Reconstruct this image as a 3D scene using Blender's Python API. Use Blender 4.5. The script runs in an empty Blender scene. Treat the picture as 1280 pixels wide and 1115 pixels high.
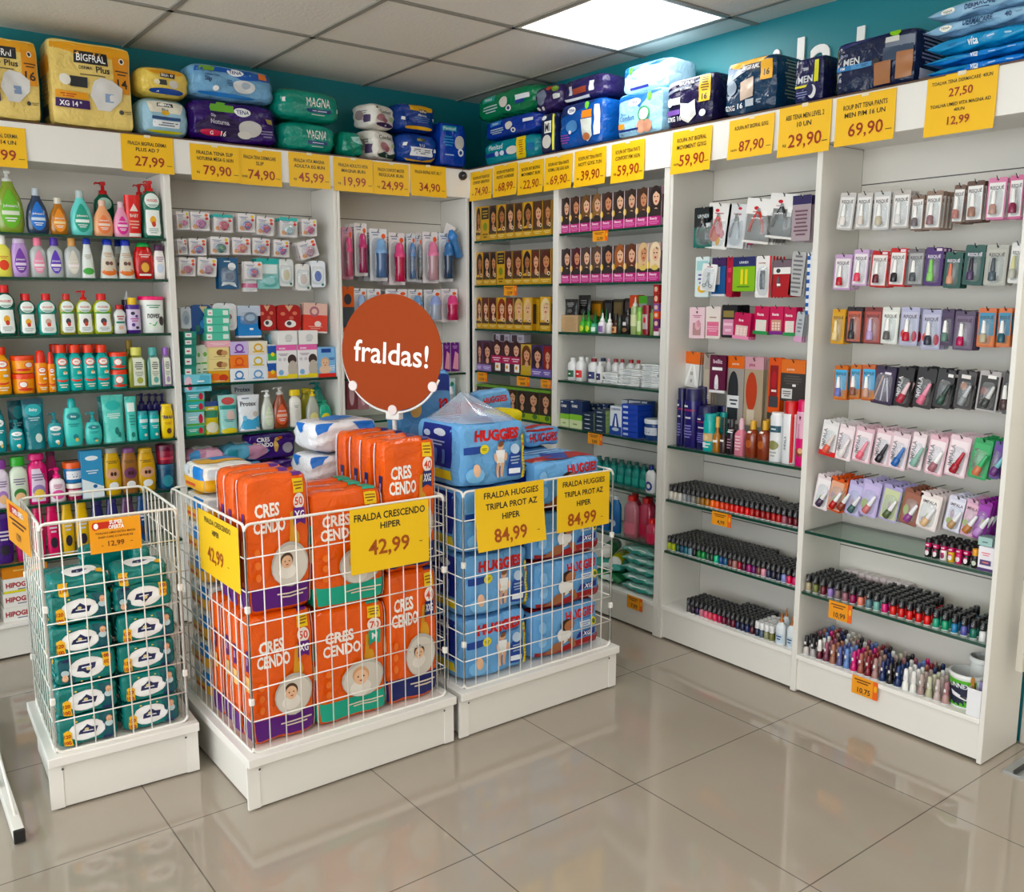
import bpy, math, random
from mathutils import Vector, Matrix
R_ = random.Random(7)
PI = math.pi
SC = bpy.context.scene
COL = SC.collection

# ------------------------------------------------------------------ camera
FPX, YAW, PITCH, ROLL, CAMX, CAMY = 1140.849, 0.652445, -0.156196, 0.001676, -3.113754, -4.487158
CAM = Vector((CAMX, CAMY, 1.6))
_fw = Vector((math.sin(YAW)*math.cos(PITCH), math.cos(YAW)*math.cos(PITCH), math.sin(PITCH)))
_r = Vector((math.cos(YAW), -math.sin(YAW), 0)); _u = _r.cross(_fw)
CR = _r*math.cos(ROLL)+_u*math.sin(ROLL); CU = -_r*math.sin(ROLL)+_u*math.cos(ROLL)
cam = bpy.data.cameras.new('camera'); camo = bpy.data.objects.new('camera', cam); COL.objects.link(camo)
cam.sensor_width = 36; cam.lens = FPX/1280*36; cam.clip_start = .05
camo.matrix_world = Matrix(((CR.x, CU.x, -_fw.x, CAM.x), (CR.y, CU.y, -_fw.y, CAM.y), (CR.z, CU.z, -_fw.z, CAM.z), (0, 0, 0, 1)))
SC.camera = camo
# ------------------------------------------------------------------ light, exposure
wd = bpy.data.worlds.new('daylight'); SC.world = wd; wd.use_nodes = True
wd.node_tree.nodes['Background'].inputs[0].default_value = (.93, .97, 1, 1)
wd.node_tree.nodes['Background'].inputs[1].default_value = 3.0
PANEL_STRENGTH = 8.0
SC.view_settings.view_transform = 'Standard'; SC.view_settings.look = 'None'
SC.view_settings.exposure = 0.36; SC.view_settings.gamma = 1
SC.view_settings.use_curve_mapping = False
SC.cycles.use_denoising = True
SC.cycles.max_bounces = 8; SC.cycles.diffuse_bounces = 4; SC.cycles.glossy_bounces = 3
SC.cycles.transparent_max_bounces = 24; SC.cycles.transmission_bounces = 3
SC.cycles.caustics_reflective = False; SC.cycles.caustics_refractive = False
SC.cycles.sample_clamp_indirect = 6

def ray(px, py): return _fw+CR*((px-640)/FPX)-CU*((py-557.5)/FPX)
def proj(P):
    d = P-CAM; k = d.dot(_fw)
    return 640+FPX*d.dot(CR)/k, 557.5-FPX*d.dot(CU)/k
def at_z(px, py, z): d = ray(px, py); return CAM+d*((z-CAM.z)/d.z)
def at_y(px, py, y): d = ray(px, py); return CAM+d*((y-CAM.y)/d.y)
def at_x(px, py, x): d = ray(px, py); return CAM+d*((x-CAM.x)/d.x)

class Wall:
    "a shelf wall: u runs along it, out is the distance in front of the shelf fronts"
    def __init__(s, right): s.right = right; s.rot = -PI/2 if right else 0
    def P(s, u, out, z): return Vector((-out, -u, z)) if s.right else Vector((u, -out, z))
    def pix(s, px, py, out=0):
        if s.right: p = at_x(px, py, -out); return -p.y, p.z
        p = at_y(px, py, -out); return p.x, p.z
    def u_at(s, px, z, out=0):
        lo, hi = (-.05, 3.4) if s.right else (-3.2, .1)
        for _ in range(40):
            m = (lo+hi)/2
            if proj(s.P(m, out, z))[0] < px: lo = m
            else: hi = m
        return (lo+hi)/2
    def shelves(s, u):
        if s.right: return (1.950, 1.697, 1.447, 1.2, .955, .693, .44) if u < .78 else (1.950, 1.697, 1.447, 1.196, .948, .695, .446) if u < 1.55 else (.944, .69, .442) if u < 2.34 else (.692, .437)
        return (1.894, 1.705, 1.452, 1.197, .944, .693, .44) if u < -1.72 else (1.2, .944, .693) if u < -.85 else (1.187, .944)
    def box(s, px0, px1, pytop, z, out):
        "footprint centre, width and height of something seen from px0 to px1 standing at z"
        u0, u1 = s.u_at(px0, z, out), s.u_at(px1, z, out)
        if z < 2.19:
            for a, b in ((.038, .759), (.80, 1.535), (1.59, 2.325), (2.35, 3.098)) if s.right else ((-2.6, -1.735), (-1.705, -.866), (-.83, -.024)):
                if a < (u0+u1)/2 < b: u0, u1 = max(u0, a+.003), min(u1, b-.003)
            top = min([q for q in s.shelves((u0+u1)/2) if q > z+.08]+[2.19])
            return (u0+u1)/2, u1-u0, min(s.pix((px0+px1)/2, pytop, out)[1], top-.0125)-z
        return (u0+u1)/2, u1-u0, s.pix((px0+px1)/2, pytop, out)[1]-z
LW, RW = Wall(False), Wall(True)

# ------------------------------------------------------------------ materials
def lin(h):
    h = h.lstrip('#'); c = [int(h[i:i+2], 16)/255 for i in (0, 2, 4)]
    c = [x/12.92 if x <= .04045 else ((x+.055)/1.055)**2.4 for x in c]; m = sum(c)/3
    return tuple(min(1, max(.002, (m+(x-m)*1.18)*(.9 if max(c)-min(c) > .12 else 1))) for x in c)+(1,)
_M = {}
def M(h, r=.42, metal=0, bump=0, bscale=30, clear=0, coat=0):
    key = (h, r, metal, bump, bscale, clear, coat)
    if key in _M: return _M[key]
    m = bpy.data.materials.new('m'+h); m.use_nodes = True
    nt = m.node_tree; b = nt.nodes['Principled BSDF']
    b.inputs['Base Color'].default_value = lin(h); b.inputs['Roughness'].default_value = r
    b.inputs['Metallic'].default_value = metal
    if coat: b.inputs['Coat Weight'].default_value = coat; b.inputs['Coat Roughness'].default_value = .08
    if bump:
        tc = nt.nodes.new('ShaderNodeTexCoord'); n = nt.nodes.new('ShaderNodeTexNoise'); bp = nt.nodes.new('ShaderNodeBump')
        n.inputs['Scale'].default_value = bscale; n.inputs['Detail'].default_value = 4; n.inputs['Distortion'].default_value = .6
        bp.inputs['Strength'].default_value = bump; bp.inputs['Distance'].default_value = .01
        nt.links.new(tc.outputs['Object'], n.inputs['Vector']); nt.links.new(n.outputs[0], bp.inputs['Height']); nt.links.new(bp.outputs[0], b.inputs['Normal'])
    if clear:      # see-through plastic or glass: tinted transparency under a gloss that grows at grazing angles
        b.inputs['Base Color'].default_value = lin(h)
        tr = nt.nodes.new('ShaderNodeBsdfTransparent'); gl = nt.nodes.new('ShaderNodeBsdfGlossy'); m1 = nt.nodes.new('ShaderNodeMixShader'); m2 = nt.nodes.new('ShaderNodeMixShader'); lw = nt.nodes.new('ShaderNodeLayerWeight'); pw = nt.nodes.new('ShaderNodeMath'); fr = nt.nodes.new('ShaderNodeMath')
        tr.inputs[0].default_value = lin(h); gl.inputs['Roughness'].default_value = r
        lw.inputs[0].default_value = .5; pw.operation = 'POWER'; pw.inputs[1].default_value = 4; fr.operation = 'MULTIPLY_ADD'; fr.inputs[1].default_value = .85; fr.inputs[2].default_value = .045
        nt.links.new(lw.outputs['Facing'], pw.inputs[0]); nt.links.new(pw.outputs[0], fr.inputs[0])
        m1.inputs[0].default_value = clear
        nt.links.new(b.outputs[0], m1.inputs[1]); nt.links.new(tr.outputs[0], m1.inputs[2])
        nt.links.new(fr.outputs[0], m2.inputs[0]); nt.links.new(m1.outputs[0], m2.inputs[1]); nt.links.new(gl.outputs[0], m2.inputs[2])
        nt.links.new(m2.outputs[0], nt.nodes['Material Output'].inputs[0])
    _M[key] = m; return m
def FILM(h): return M(h, .2, bump=1.0, bscale=22)     # printed wrinkled plastic film
def GL(h): return M(h, .12)                             # hard gloss plastic
INK = lambda h: M(h, .4)
BLIS = M('f4f8fa', .1, clear=.86)
WHITE = M('e9e9e4', .38); METALW = M('eceae4', .35)

# ------------------------------------------------------------------ text outlines (built-in font)
_T = {}
def text2d(s, bold=0., res=2):
    k = (s, bold, res)
    if k in _T: return _T[k]
    cu = bpy.data.curves.new('t', 'FONT'); cu.body = s; cu.resolution_u = res; cu.offset = bold; cu.fill_mode = 'FRONT'; cu.size = 1
    o = bpy.data.objects.new('t', cu); COL.objects.link(o)
    me = o.to_mesh()
    v = [(p.co.x, p.co.y) for p in me.vertices]; f = [tuple(p.vertices) for p in me.polygons]
    o.to_mesh_clear(); bpy.data.objects.remove(o); bpy.data.curves.remove(cu)
    x0, x1 = min(p[0] for p in v), max(p[0] for p in v); H = .729
    v = [((x-(x0+x1)/2)/H, y/H-.5) for x, y in v]
    _T[k] = (v, f, (x1-x0)/H); return _T[k]

def _split(v, f, lim):
    "cut long letter triangles so that print can follow a curved face"
    v = list(v); out = []; st = []; mid = {}
    for q in f:
        for i in range(1, len(q)-1): st.append((q[0], q[i], q[i+1]))
    while st:
        t = st.pop(); L = [(math.dist(v[t[i]], v[t[(i+1) % 3]]), i) for i in range(3)]; m, i = max(L)
        if m <= lim or len(v) > 4000: out.append(t); continue
        a, b, c = t[i], t[(i+1) % 3], t[(i+2) % 3]; k = (min(a, b), max(a, b))
        if k not in mid: mid[k] = len(v); v.append(((v[a][0]+v[b][0])/2, (v[a][1]+v[b][1])/2))
        st += [(a, mid[k], c), (mid[k], b, c)]
    return v, out
# ------------------------------------------------------------------ mesh builder
class MB:
    def __init__(s): s.v = []; s.f = []; s.mi = []; s.sm = []; s.mats = []; s.o = .0005; s.step = .00022; s.T = None
    def m(s, mat):
        if isinstance(mat, str): mat = INK(mat)
        if mat not in s.mats: s.mats.append(mat)
        return s.mats.index(mat)
    def add(s, vs, fs, mat, smooth=False):
        b = len(s.v); k = s.m(mat)
        s.v += [tuple(s.T @ Vector(v)) for v in vs] if s.T else [tuple(v) for v in vs]
        for f in fs: s.f.append(tuple(i+b for i in f)); s.mi.append(k); s.sm.append(smooth)
    def box(s, x0, x1, y0, y1, z0, z1, mat, bev=0):
        if bev <= 0:
            v = [(x, y, z) for x in (x0, x1) for y in (y0, y1) for z in (z0, z1)]
            s.add(v, [(0, 1, 3, 2), (4, 6, 7, 5), (0, 4, 5, 1), (2, 3, 7, 6), (0, 2, 6, 4), (1, 5, 7, 3)], mat); return
        b = min(bev, (x1-x0)/2.01, (y1-y0)/2.01, (z1-z0)/2.01)
        v = []; id = {}
        for i, x in enumerate((x0, x1)):
            for j, y in enumerate((y0, y1)):
                for k, z in enumerate((z0, z1)):
                    sx, sy, sz = b if i == 0 else -b, b if j == 0 else -b, b if k == 0 else -b
                    for a, p in enumerate(((x, y+sy, z+sz), (x+sx, y, z+sz), (x+sx, y+sy, z))):
                        id[i, j, k, a] = len(v); v.append(p)
        f = []
        for i in (0, 1):
            q = [id[i, 0, 0, 0], id[i, 0, 1, 0], id[i, 1, 1, 0], id[i, 1, 0, 0]]; f.append(q[::-1] if i else q)
            q = [id[0, i, 0, 1], id[1, i, 0, 1], id[1, i, 1, 1], id[0, i, 1, 1]]; f.append(q[::-1] if i else q)
            q = [id[0, 0, i, 2], id[0, 1, i, 2], id[1, 1, i, 2], id[1, 0, i, 2]]; f.append(q[::-1] if i else q)
        for i in (0, 1):
            for j in (0, 1):
                f.append([id[i, j, 0, 0], id[i, j, 1, 0], id[i, j, 1, 1], id[i, j, 0, 1]])
                f.append([id[i, 0, j, 0], id[i, 1, j, 0], id[i, 1, j, 2], id[i, 0, j, 2]])
                f.append([id[0, i, j, 1], id[1, i, j, 1], id[1, i, j, 2], id[0, i, j, 2]])
                for k in (0, 1): f.append([id[i, j, k, 0], id[i, j, k, 1], id[i, j, k, 2]])
        c = Vector(((x0+x1)/2, (y0+y1)/2, (z0+z1)/2)); g = []
        for q in f:
            a, b2, c2 = Vector(v[q[0]]), Vector(v[q[1]]), Vector(v[q[2]])
            n = (b2-a).cross(c2-a)
            g.append(tuple(q) if n.dot(a-c) > 0 else tuple(q[::-1]))
        s.add(v, g, mat)
    def prism(s, pts, y0, y1, mat, backmat=None):
        "outline in x,z (counter-clockwise seen from -y) extruded from y0 to y1"
        n = len(pts); v = [(x, y0, z) for x, z in pts]+[(x, y1, z) for x, z in pts]
        s.add(v, [tuple(range(n))]+[(i, i+n, (i+1) % n+n, (i+1) % n) for i in range(n)], mat)
        s.add([(x, y1, z) for x, z in pts], [tuple(range(n))[::-1]], backmat or mat)
    def lathe(s, prof, rx, ry, mat, n=18, e=2., cx=0, cy=0, z0=0, cap0=True, cap1=True, smooth=True):
        v = []; f = []
        def cs(t):
            c, q = math.cos(t), math.sin(t)
            return (math.copysign(abs(c)**(2/e), c), math.copysign(abs(q)**(2/e), q))
        ring = [cs(2*PI*i/n) for i in range(n)]
        for z, r in prof:
            for a, b in ring: v.append((cx+a*r*rx, cy+b*r*ry, z0+z))
        for k in range(len(prof)-1):
            for i in range(n):
                j = (i+1) % n; f.append((k*n+i, k*n+j, (k+1)*n+j, (k+1)*n+i))
        s.add(v, f, mat, smooth)
        if cap0: s.add([v[i] for i in range(n)], [tuple(range(n))[::-1]], mat)
        if cap1: s.add([v[(len(prof)-1)*n+i] for i in range(n)], [tuple(range(n))], mat)
    def tube(s, pts, r, mat, n=6, closed=False):
        P = [Vector(p) for p in pts]; v = []; f = []; N = len(P); up = None
        for i, p in enumerate(P):
            a = P[(i-1) % N] if (i or closed) else p; b = P[(i+1) % N] if (i < N-1 or closed) else p
            t = (b-a).normalized()
            if up is None: up = Vector((0, 0, 1)) if abs(t.z) < .9 else Vector((1, 0, 0))
            x = t.cross(up).normalized(); up = x.cross(t).normalized()
            for k in range(n):
                w = 2*PI*(k+.5)/n; v.append(tuple(p+x*(math.cos(w)*r)+up*(math.sin(w)*r)))
        for i in range(N if closed else N-1):
            for k in range(n):
                a, b, c, d = i*n+k, i*n+(k+1) % n, ((i+1) % N)*n+(k+1) % n, ((i+1) % N)*n+k; f.append((a, d, c, b))
        if not closed: f += [tuple(range(n)), tuple((N-1)*n+k for k in range(n))[::-1]]
        s.add(v, f, mat, n > 4)
    def surf(s, S, nu, nv, mat, smooth=True):
        v = [S(i/nu, j/nv) for j in range(nv+1) for i in range(nu+1)]
        s.add(v, [(j*(nu+1)+i, j*(nu+1)+i+1, (j+1)*(nu+1)+i+1, (j+1)*(nu+1)+i) for j in range(nv) for i in range(nu)], mat, smooth)
    # ---- print laid on a face F(x, z, off)
    def _o(s, o):
        if o is None: s.o += s.step; return s.o
        return o
    def rect(s, F, x0, z0, x1, z1, mat, n=1, m=1, o=None):
        o = s._o(o); s.surf(lambda a, b: F(x0+(x1-x0)*a, z0+(z1-z0)*b, o), n, m, mat, n > 1)
    def ell(s, F, cx, cz, rx, rz, mat, n=20, k=2, o=None):
        o = s._o(o); v = [F(cx, cz, o)]; f = []
        if s.step > .0003: k = 4
        for q in range(1, k+1):
            for i in range(n): v.append(F(cx+rx*q/k*math.cos(2*PI*i/n), cz+rz*q/k*math.sin(2*PI*i/n), o))
        f = [(0, 1+i, 1+(i+1) % n) for i in range(n)]
        for q in range(k-1):
            for i in range(n): j = (i+1) % n; f.append((1+q*n+i, 1+(q+1)*n+i, 1+(q+1)*n+j, 1+q*n+j))
        s.add(v, f, mat, k > 1)
    def poly(s, F, pts, mat, o=None):
        o = s._o(o); cx = sum(p[0] for p in pts)/len(pts); cz = sum(p[1] for p in pts)/len(pts); n = len(pts)
        if s.step > .0003 and n < 10:
            q = []
            for (x0, z0), (x1, z1) in zip(pts, pts[1:]+pts[:1]): q += [(x0+(x1-x0)*k/4, z0+(z1-z0)*k/4) for k in range(4)]
            pts = q; n = len(pts)
        K = 4 if s.step > .0003 else 1
        v = [F(cx, cz, o)]; f = [(0, 1+i, 1+(i+1) % n) for i in range(n)]
        for k in range(1, K+1): v += [F(cx+(x-cx)*k/K, cz+(z-cz)*k/K, o) for x, z in pts]
        for k in range(K-1):
            for i in range(n): j = (i+1) % n; f.append((1+k*n+i, 1+k*n+n+i, 1+k*n+n+j, 1+k*n+j))
        s.add(v, f, mat)
    def text(s, F, t, cx, cz, h, mat, w=None, bold=.012, rot=0, res=2, o=None, sh=0, left=False):
        if not t.strip(): return
        o = s._o(o); v, f, W = text2d(t, bold, res); k = h
        kx = min(h, w/W) if w else h
        c, q = math.cos(rot), math.sin(rot)
        ox = W*kx/2 if left else 0
        if s.step > .0003: v, f = _split(v, f, .35)
        s.add([F(cx+(x*kx+ox+y*sh*h)*c-y*k*q, cz+(x*kx+ox)*q+y*k*c, o) for x, y in v], f, mat)
    def lines(s, F, x0, z0, x1, z1, n, mat, seed=1):
        r = random.Random(seed); o = s._o(None); h = (z1-z0)/n
        for i in range(n):
            w = (x1-x0)*r.uniform(.6, 1); c = (x0+x1)/2; z = z0+h*(i+.25)
            s.rect(F, c-w/2, z, c+w/2, z+h*.45, mat, o=o, n=3)
    def data(s, name):
        me = bpy.data.meshes.new(name); me.from_pydata(s.v, [], s.f)
        for k in s.mats: me.materials.append(k)
        me.polygons.foreach_set('material_index', s.mi); me.polygons.foreach_set('use_smooth', s.sm); me.update(); return me
    def obj(s, name, parent=None, label=None): return mk(name, s.data(name), parent, label)

def mk(name, me, parent=None, label=None):
    o = bpy.data.objects.new(name, me); COL.objects.link(o)
    if parent: o.parent = parent
    if label: o['label'] = label
    return o
LABELS = {}
def tag(o, label, cat, group=None):
    if group is None or True:
        if label in LABELS: print('DUP LABEL', label)
        LABELS[label] = 1
    n = len(label.split())
    if n < 4 or n > 16: print('LABEL LENGTH', n, label)
    o['label'] = label; o['category'] = cat
    if group: o['group'] = group
    return o
def thing(name, label, cat, loc=(0, 0, 0), rot=0, group=None):
    o = mk(name, None); o.location = loc; o.rotation_euler = (0, 0, rot); return tag(o, label, cat, group)
def dup(r, loc, rot, label, group=None):
    c = r.copy(); COL.objects.link(c); c.location = loc
    c.rotation_euler = rot if isinstance(rot, tuple) else (0, 0, rot)
    for ch in r.children:
        d = ch.copy(); COL.objects.link(d); d.parent = c
        for g in ch.children: e = g.copy(); COL.objects.link(e); e.parent = d
    tag(c, label, r['category'], group or r.get('group')); return c
def struct(mb, name):
    o = mb.obj(name); o['kind'] = 'structure'; return o
def flat(ox, oy, oz, ux=(1, 0, 0), uz=(0, 0, 1)):
    ux, uz = Vector(ux).normalized(), Vector(uz).normalized(); n = ux.cross(uz); O = Vector((ox, oy, oz))
    return lambda x, z, o: tuple(O+ux*x+uz*z+n*o)
ORD = 'first second third fourth fifth sixth seventh eighth ninth tenth eleventh twelfth thirteenth fourteenth fifteenth sixteenth seventeenth eighteenth nineteenth twentieth'.split()
ORD += ['twenty-'+x for x in ORD[:9]]+['thirtieth']

def decals(mb, F, W, H, items, sx=1, x0=0):
    "items in fractions of a face W wide (x from -.5 to .5) and H high (z from 0 to 1)"
    for it in items:
        k = it[0]
        if k == 'r': mb.rect(F, it[1]*W, it[2]*H, it[3]*W, it[4]*H, it[5], n=(max(2, int(abs(it[3]-it[1])*16)) if mb.step > .0003 else 8), m=max(1, int(abs(it[4]-it[2])*(16 if mb.step > .0003 else 8))))
        elif k == 'e': mb.ell(F, it[1]*W, it[2]*H, it[3]*W, it[4]*H, it[5])
        elif k == 't': mb.text(F, it[1], it[2]*W, it[3]*H, it[4]*H, it[5], w=(it[6]*W if len(it) > 6 and it[6] else None), bold=it[7] if len(it) > 7 else .012, rot=it[8] if len(it) > 8 else 0)
        elif k == 'l': mb.lines(F, it[1]*W, it[2]*H, it[3]*W, it[4]*H, it[5], it[6])
        elif k == 'p': mb.poly(F, [(a*W, b*H) for a, b in it[1]], it[2])
        elif k == 'd':      # drop-shaped label: cx, z0, z1, half width
            cx, za, zb, hw, col = it[1:]
            pts = []
            for i in range(24):
                t = 2*PI*i/24; zz = (math.sin(t)+1)/2; k2 = math.cos(t)*(1-.55*max(0, zz-.35)/.65)
                pts.append(((cx+hw*k2)*W, (za+(zb-za)*zz)*H))
            mb.poly(F, pts, col)
        elif k == 'baby':   # a generic baby's head and shoulders: cx, cz, r, skin, hair, cloth
            cx, cz, r, sk, hr, cl = it[1:]; q = W/H
            mb.ell(F, cx*W, (cz-r*q*1.35)*H, r*1.25*W, r*q*.95*H, cl); mb.ell(F, cx*W, (cz+r*q*.18)*H, r*.95*W, r*q*.95*H, hr)
            mb.ell(F, cx*W, (cz-r*q*.1)*H, r*.8*W, r*q*.85*H, sk)
            for sg in (-1, 1): mb.ell(F, (cx+sg*r*.32)*W, cz*H, r*.1*W, r*q*.1*H, '2a1a16', n=8, k=1)
            mb.ell(F, cx*W, (cz-r*q*.45)*H, r*.22*W, r*q*.09*H, 'b5524a', n=8, k=1)
# ------------------------------------------------------------------ room shell
def node_mat(name):
    m = bpy.data.materials.new(name); m.use_nodes = True; return m, m.node_tree, m.node_tree.nodes['Principled BSDF']
ZC = 2.80
def grid_mat(name, px, py, ox, oy, lw, base, line, r, bump=0):
    m, nt, b = node_mat(name); L = nt.links
    g = nt.nodes.new('ShaderNodeNewGeometry'); sx = nt.nodes.new('ShaderNodeSeparateXYZ'); L.new(g.outputs['Position'], sx.inputs[0])
    outs = []
    for ax, p, o in ((0, px, ox), (1, py, oy)):
        a = nt.nodes.new('ShaderNodeMath'); a.operation = 'SUBTRACT'; L.new(sx.outputs[ax], a.inputs[0]); a.inputs[1].default_value = o-p/2
        d = nt.nodes.new('ShaderNodeMath'); d.operation = 'FLOORED_MODULO'; L.new(a.outputs[0], d.inputs[0]); d.inputs[1].default_value = p
        e = nt.nodes.new('ShaderNodeMath'); e.operation = 'SUBTRACT'; L.new(d.outputs[0], e.inputs[0]); e.inputs[1].default_value = p/2
        f = nt.nodes.new('ShaderNodeMath'); f.operation = 'ABSOLUTE'; L.new(e.outputs[0], f.inputs[0])
        h = nt.nodes.new('ShaderNodeMath'); h.operation = 'LESS_THAN'; L.new(f.outputs[0], h.inputs[0]); h.inputs[1].default_value = lw; outs.append(h)
    mx = nt.nodes.new('ShaderNodeMath'); mx.operation = 'MAXIMUM'; L.new(outs[0].outputs[0], mx.inputs[0]); L.new(outs[1].outputs[0], mx.inputs[1])
    n = nt.nodes.new('ShaderNodeTexNoise'); n.inputs['Scale'].default_value = 2.2; n.inputs['Detail'].default_value = 6; L.new(g.outputs['Position'], n.inputs['Vector'])
    c1 = nt.nodes.new('ShaderNodeMix'); c1.data_type = 'RGBA'; L.new(n.outputs[0], c1.inputs[0]); c1.inputs[6].default_value = lin(base[0]); c1.inputs[7].default_value = lin(base[1])
    c2 = nt.nodes.new('ShaderNodeMix'); c2.data_type = 'RGBA'; L.new(mx.outputs[0], c2.inputs[0]); L.new(c1.outputs[2], c2.inputs[6]); c2.inputs[7].default_value = lin(line)
    L.new(c2.outputs[2], b.inputs['Base Color']); b.inputs['Roughness'].default_value = r
    if r < .1: b.inputs['IOR'].default_value = 1.75
    if bump:
        nn = nt.nodes.new('ShaderNodeTexNoise'); nn.inputs['Scale'].default_value = 90; L.new(g.outputs['Position'], nn.inputs['Vector'])
        bp = nt.nodes.new('ShaderNodeBump'); bp.inputs['Strength'].default_value = bump; bp.inputs['Distance'].default_value = .01; L.new(nn.outputs[0], bp.inputs['Height']); L.new(bp.outputs[0], b.inputs['Normal'])
    return m
FLOOR = grid_mat('porcelain tiles', .663, .680, -1.047, -2.470, .0022, ('a89f93', '9e9589'), '6a645c', .05)
mb = MB(); mb.box(-6.2, .3, -7.0, .3, -.06, 0, FLOOR); struct(mb, 'floor')
mb = MB(); mb.box(.3, .42, -7.0, -3.13, -.06, 0, FLOOR); struct(mb, 'floor_entrance')
TILE = M('e4e0d8', .85, bump=.25, bscale=60)
TEAL = M('07808a', .5, bump=.05, bscale=8)
# ceiling: mineral fibre tiles in a white T-bar grid, lamp openings left out
XL = [.3]+[.122-.6385*i for i in range(11)]; YL = [.3]+[-.41-.683*i for i in range(11)]
LAMPS = [(1, 2), (4, 4), (7, 2), (1, 6), (7, 6), (4, 8), (8, 9), (1, 9)]
mb = MB()
for i in range(len(XL)-1):
    for j in range(len(YL)-1):
        if (i, j) in LAMPS: continue
        mb.box(XL[i+1], XL[i], YL[j+1], YL[j], ZC+.004, ZC+.02, TILE)
struct(mb, 'ceiling')
mb = MB(); BAR = M('8f8c85', .5)
for x in XL[1:]: mb.box(x-.012, x+.012, YL[-1], .3, ZC-.003, ZC+.004, BAR)
for y in YL[1:]: mb.box(XL[-1], .3, y-.012, y+.012, ZC-.003, ZC+.0035, BAR)
struct(mb, 'trim_1')
em = bpy.data.materials.new('led diffuser'); em.use_nodes = True
e = em.node_tree.nodes.new('ShaderNodeEmission'); e.inputs[0].default_value = (1, .985, .96, 1); e.inputs[1].default_value = PANEL_STRENGTH
em.node_tree.links.new(e.outputs[0], em.node_tree.nodes['Material Output'].inputs[0])
for n, (i, j) in enumerate(LAMPS):
    t = thing('ceiling_light', ['square white LED panel lit in the ceiling grid above the corner', 'lit LED ceiling panel over the aisle before the wipes cage', 'lit LED ceiling panel above the far end of the left shelves', 'lit LED ceiling panel above the shop entrance',
        'lit LED ceiling panel behind the viewer by the left wall', 'lit LED ceiling panel in the middle behind the viewer', 'lit LED ceiling panel in the front left corner', 'lit LED ceiling panel in the front right corner'][n], 'ceiling light', ((XL[i]+XL[i+1])/2, (YL[j]+YL[j+1])/2, ZC), group='LED panels in the ceiling')
    hx, hy = (XL[i]-XL[i+1])/2-.014, (YL[j]-YL[j+1])/2-.014
    b = MB(); b.box(-hx+.012, hx-.012, -hy+.012, hy-.012, .001, .006, em); b.obj('diffuser', t)
    b = MB()
    for x0, x1, y0, y1 in ((-hx, hx, -hy, -hy+.012), (-hx, hx, hy-.012, hy), (-hx, -hx+.012, -hy+.012, hy-.012), (hx-.012, hx, -hy+.012, hy-.012)): b.box(x0, x1, y0, y1, -.002, .02, METALW)
    b.obj('frame', t)
mb = MB(); mb.box(-6.2, .4, .3, .4, 0, ZC+.1, TEAL); struct(mb, 'wall_left')
mb = MB(); mb.box(.3, .4, -3.1165, .3, 0, ZC+.1, TEAL); struct(mb, 'wall_right')
mb = MB(); mb.box(.288, .42, -3.25, -3.1165, 0, ZC, M('cfcbc2', .5), .003); struct(mb, 'trim_3')
# the shopfront on the far left is open to daylight; a plain wall closes the side behind the viewer and the entrance side
OFFW = M('d2cec4', .7)
mb = MB(); mb.box(-6.2, .5, -7.1, -7.0, 0, ZC+.1, OFFW); struct(mb, 'wall_back')
mb = MB(); mb.box(.42, .5, -7.0, -3.25, 0, ZC+.1, OFFW); struct(mb, 'wall_entrance')
mb = MB(); mb.box(.3, .5, -7.0, -3.13, ZC, ZC+.1, OFFW); struct(mb, 'ceiling_entrance')
# aluminium threshold of the entrance, right of the last shelf
mb = MB(); AL = M('b9bcbd', .3, .7); mb.box(.02, .29, -3.30, -3.18, 0, .008, AL); mb.box(.02, .29, -3.225, -3.215, .008, .02, M('2b2b2c')); struct(mb, 'trim_2')
# ------------------------------------------------------------------ shelving
MELA = M('e4e2dc', .32); EDGEW = M('eceae5', .3); BROWN = M('5b4334', .5); BACKP = M('dcd9d2', .45); GRV = M('55534f', .6)
GTOP = M('e3efe9', .04, clear=.93); GEDGE = M('0f3b2d', .12)
D0 = .27
def shelf_glass(t, W, u0, u1, z, th=.0115):
    b = MB()
    x0, x1 = u0+.004, u1-.004
    b.add([(x0, .006, 0), (x1, .006, 0), (x1, D0-.01, 0), (x0, D0-.01, 0)], [(0, 1, 2, 3)], GTOP)
    b.add([(x0, .006, -th), (x1, .006, -th), (x1, D0-.01, -th), (x0, D0-.01, -th)], [(3, 2, 1, 0)], GTOP)
    b.add([(x0, .006, 0), (x1, .006, 0), (x1, D0-.01, 0), (x0, D0-.01, 0), (x0, .006, -th), (x1, .006, -th), (x1, D0-.01, -th), (x0, D0-.01, -th)], [(4, 5, 1, 0), (5, 6, 2, 1), (6, 7, 3, 2), (7, 4, 0, 3)], GEDGE)
    o = b.obj('glass_shelf', t); o.location = (0, 0, z-.0005)
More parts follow.
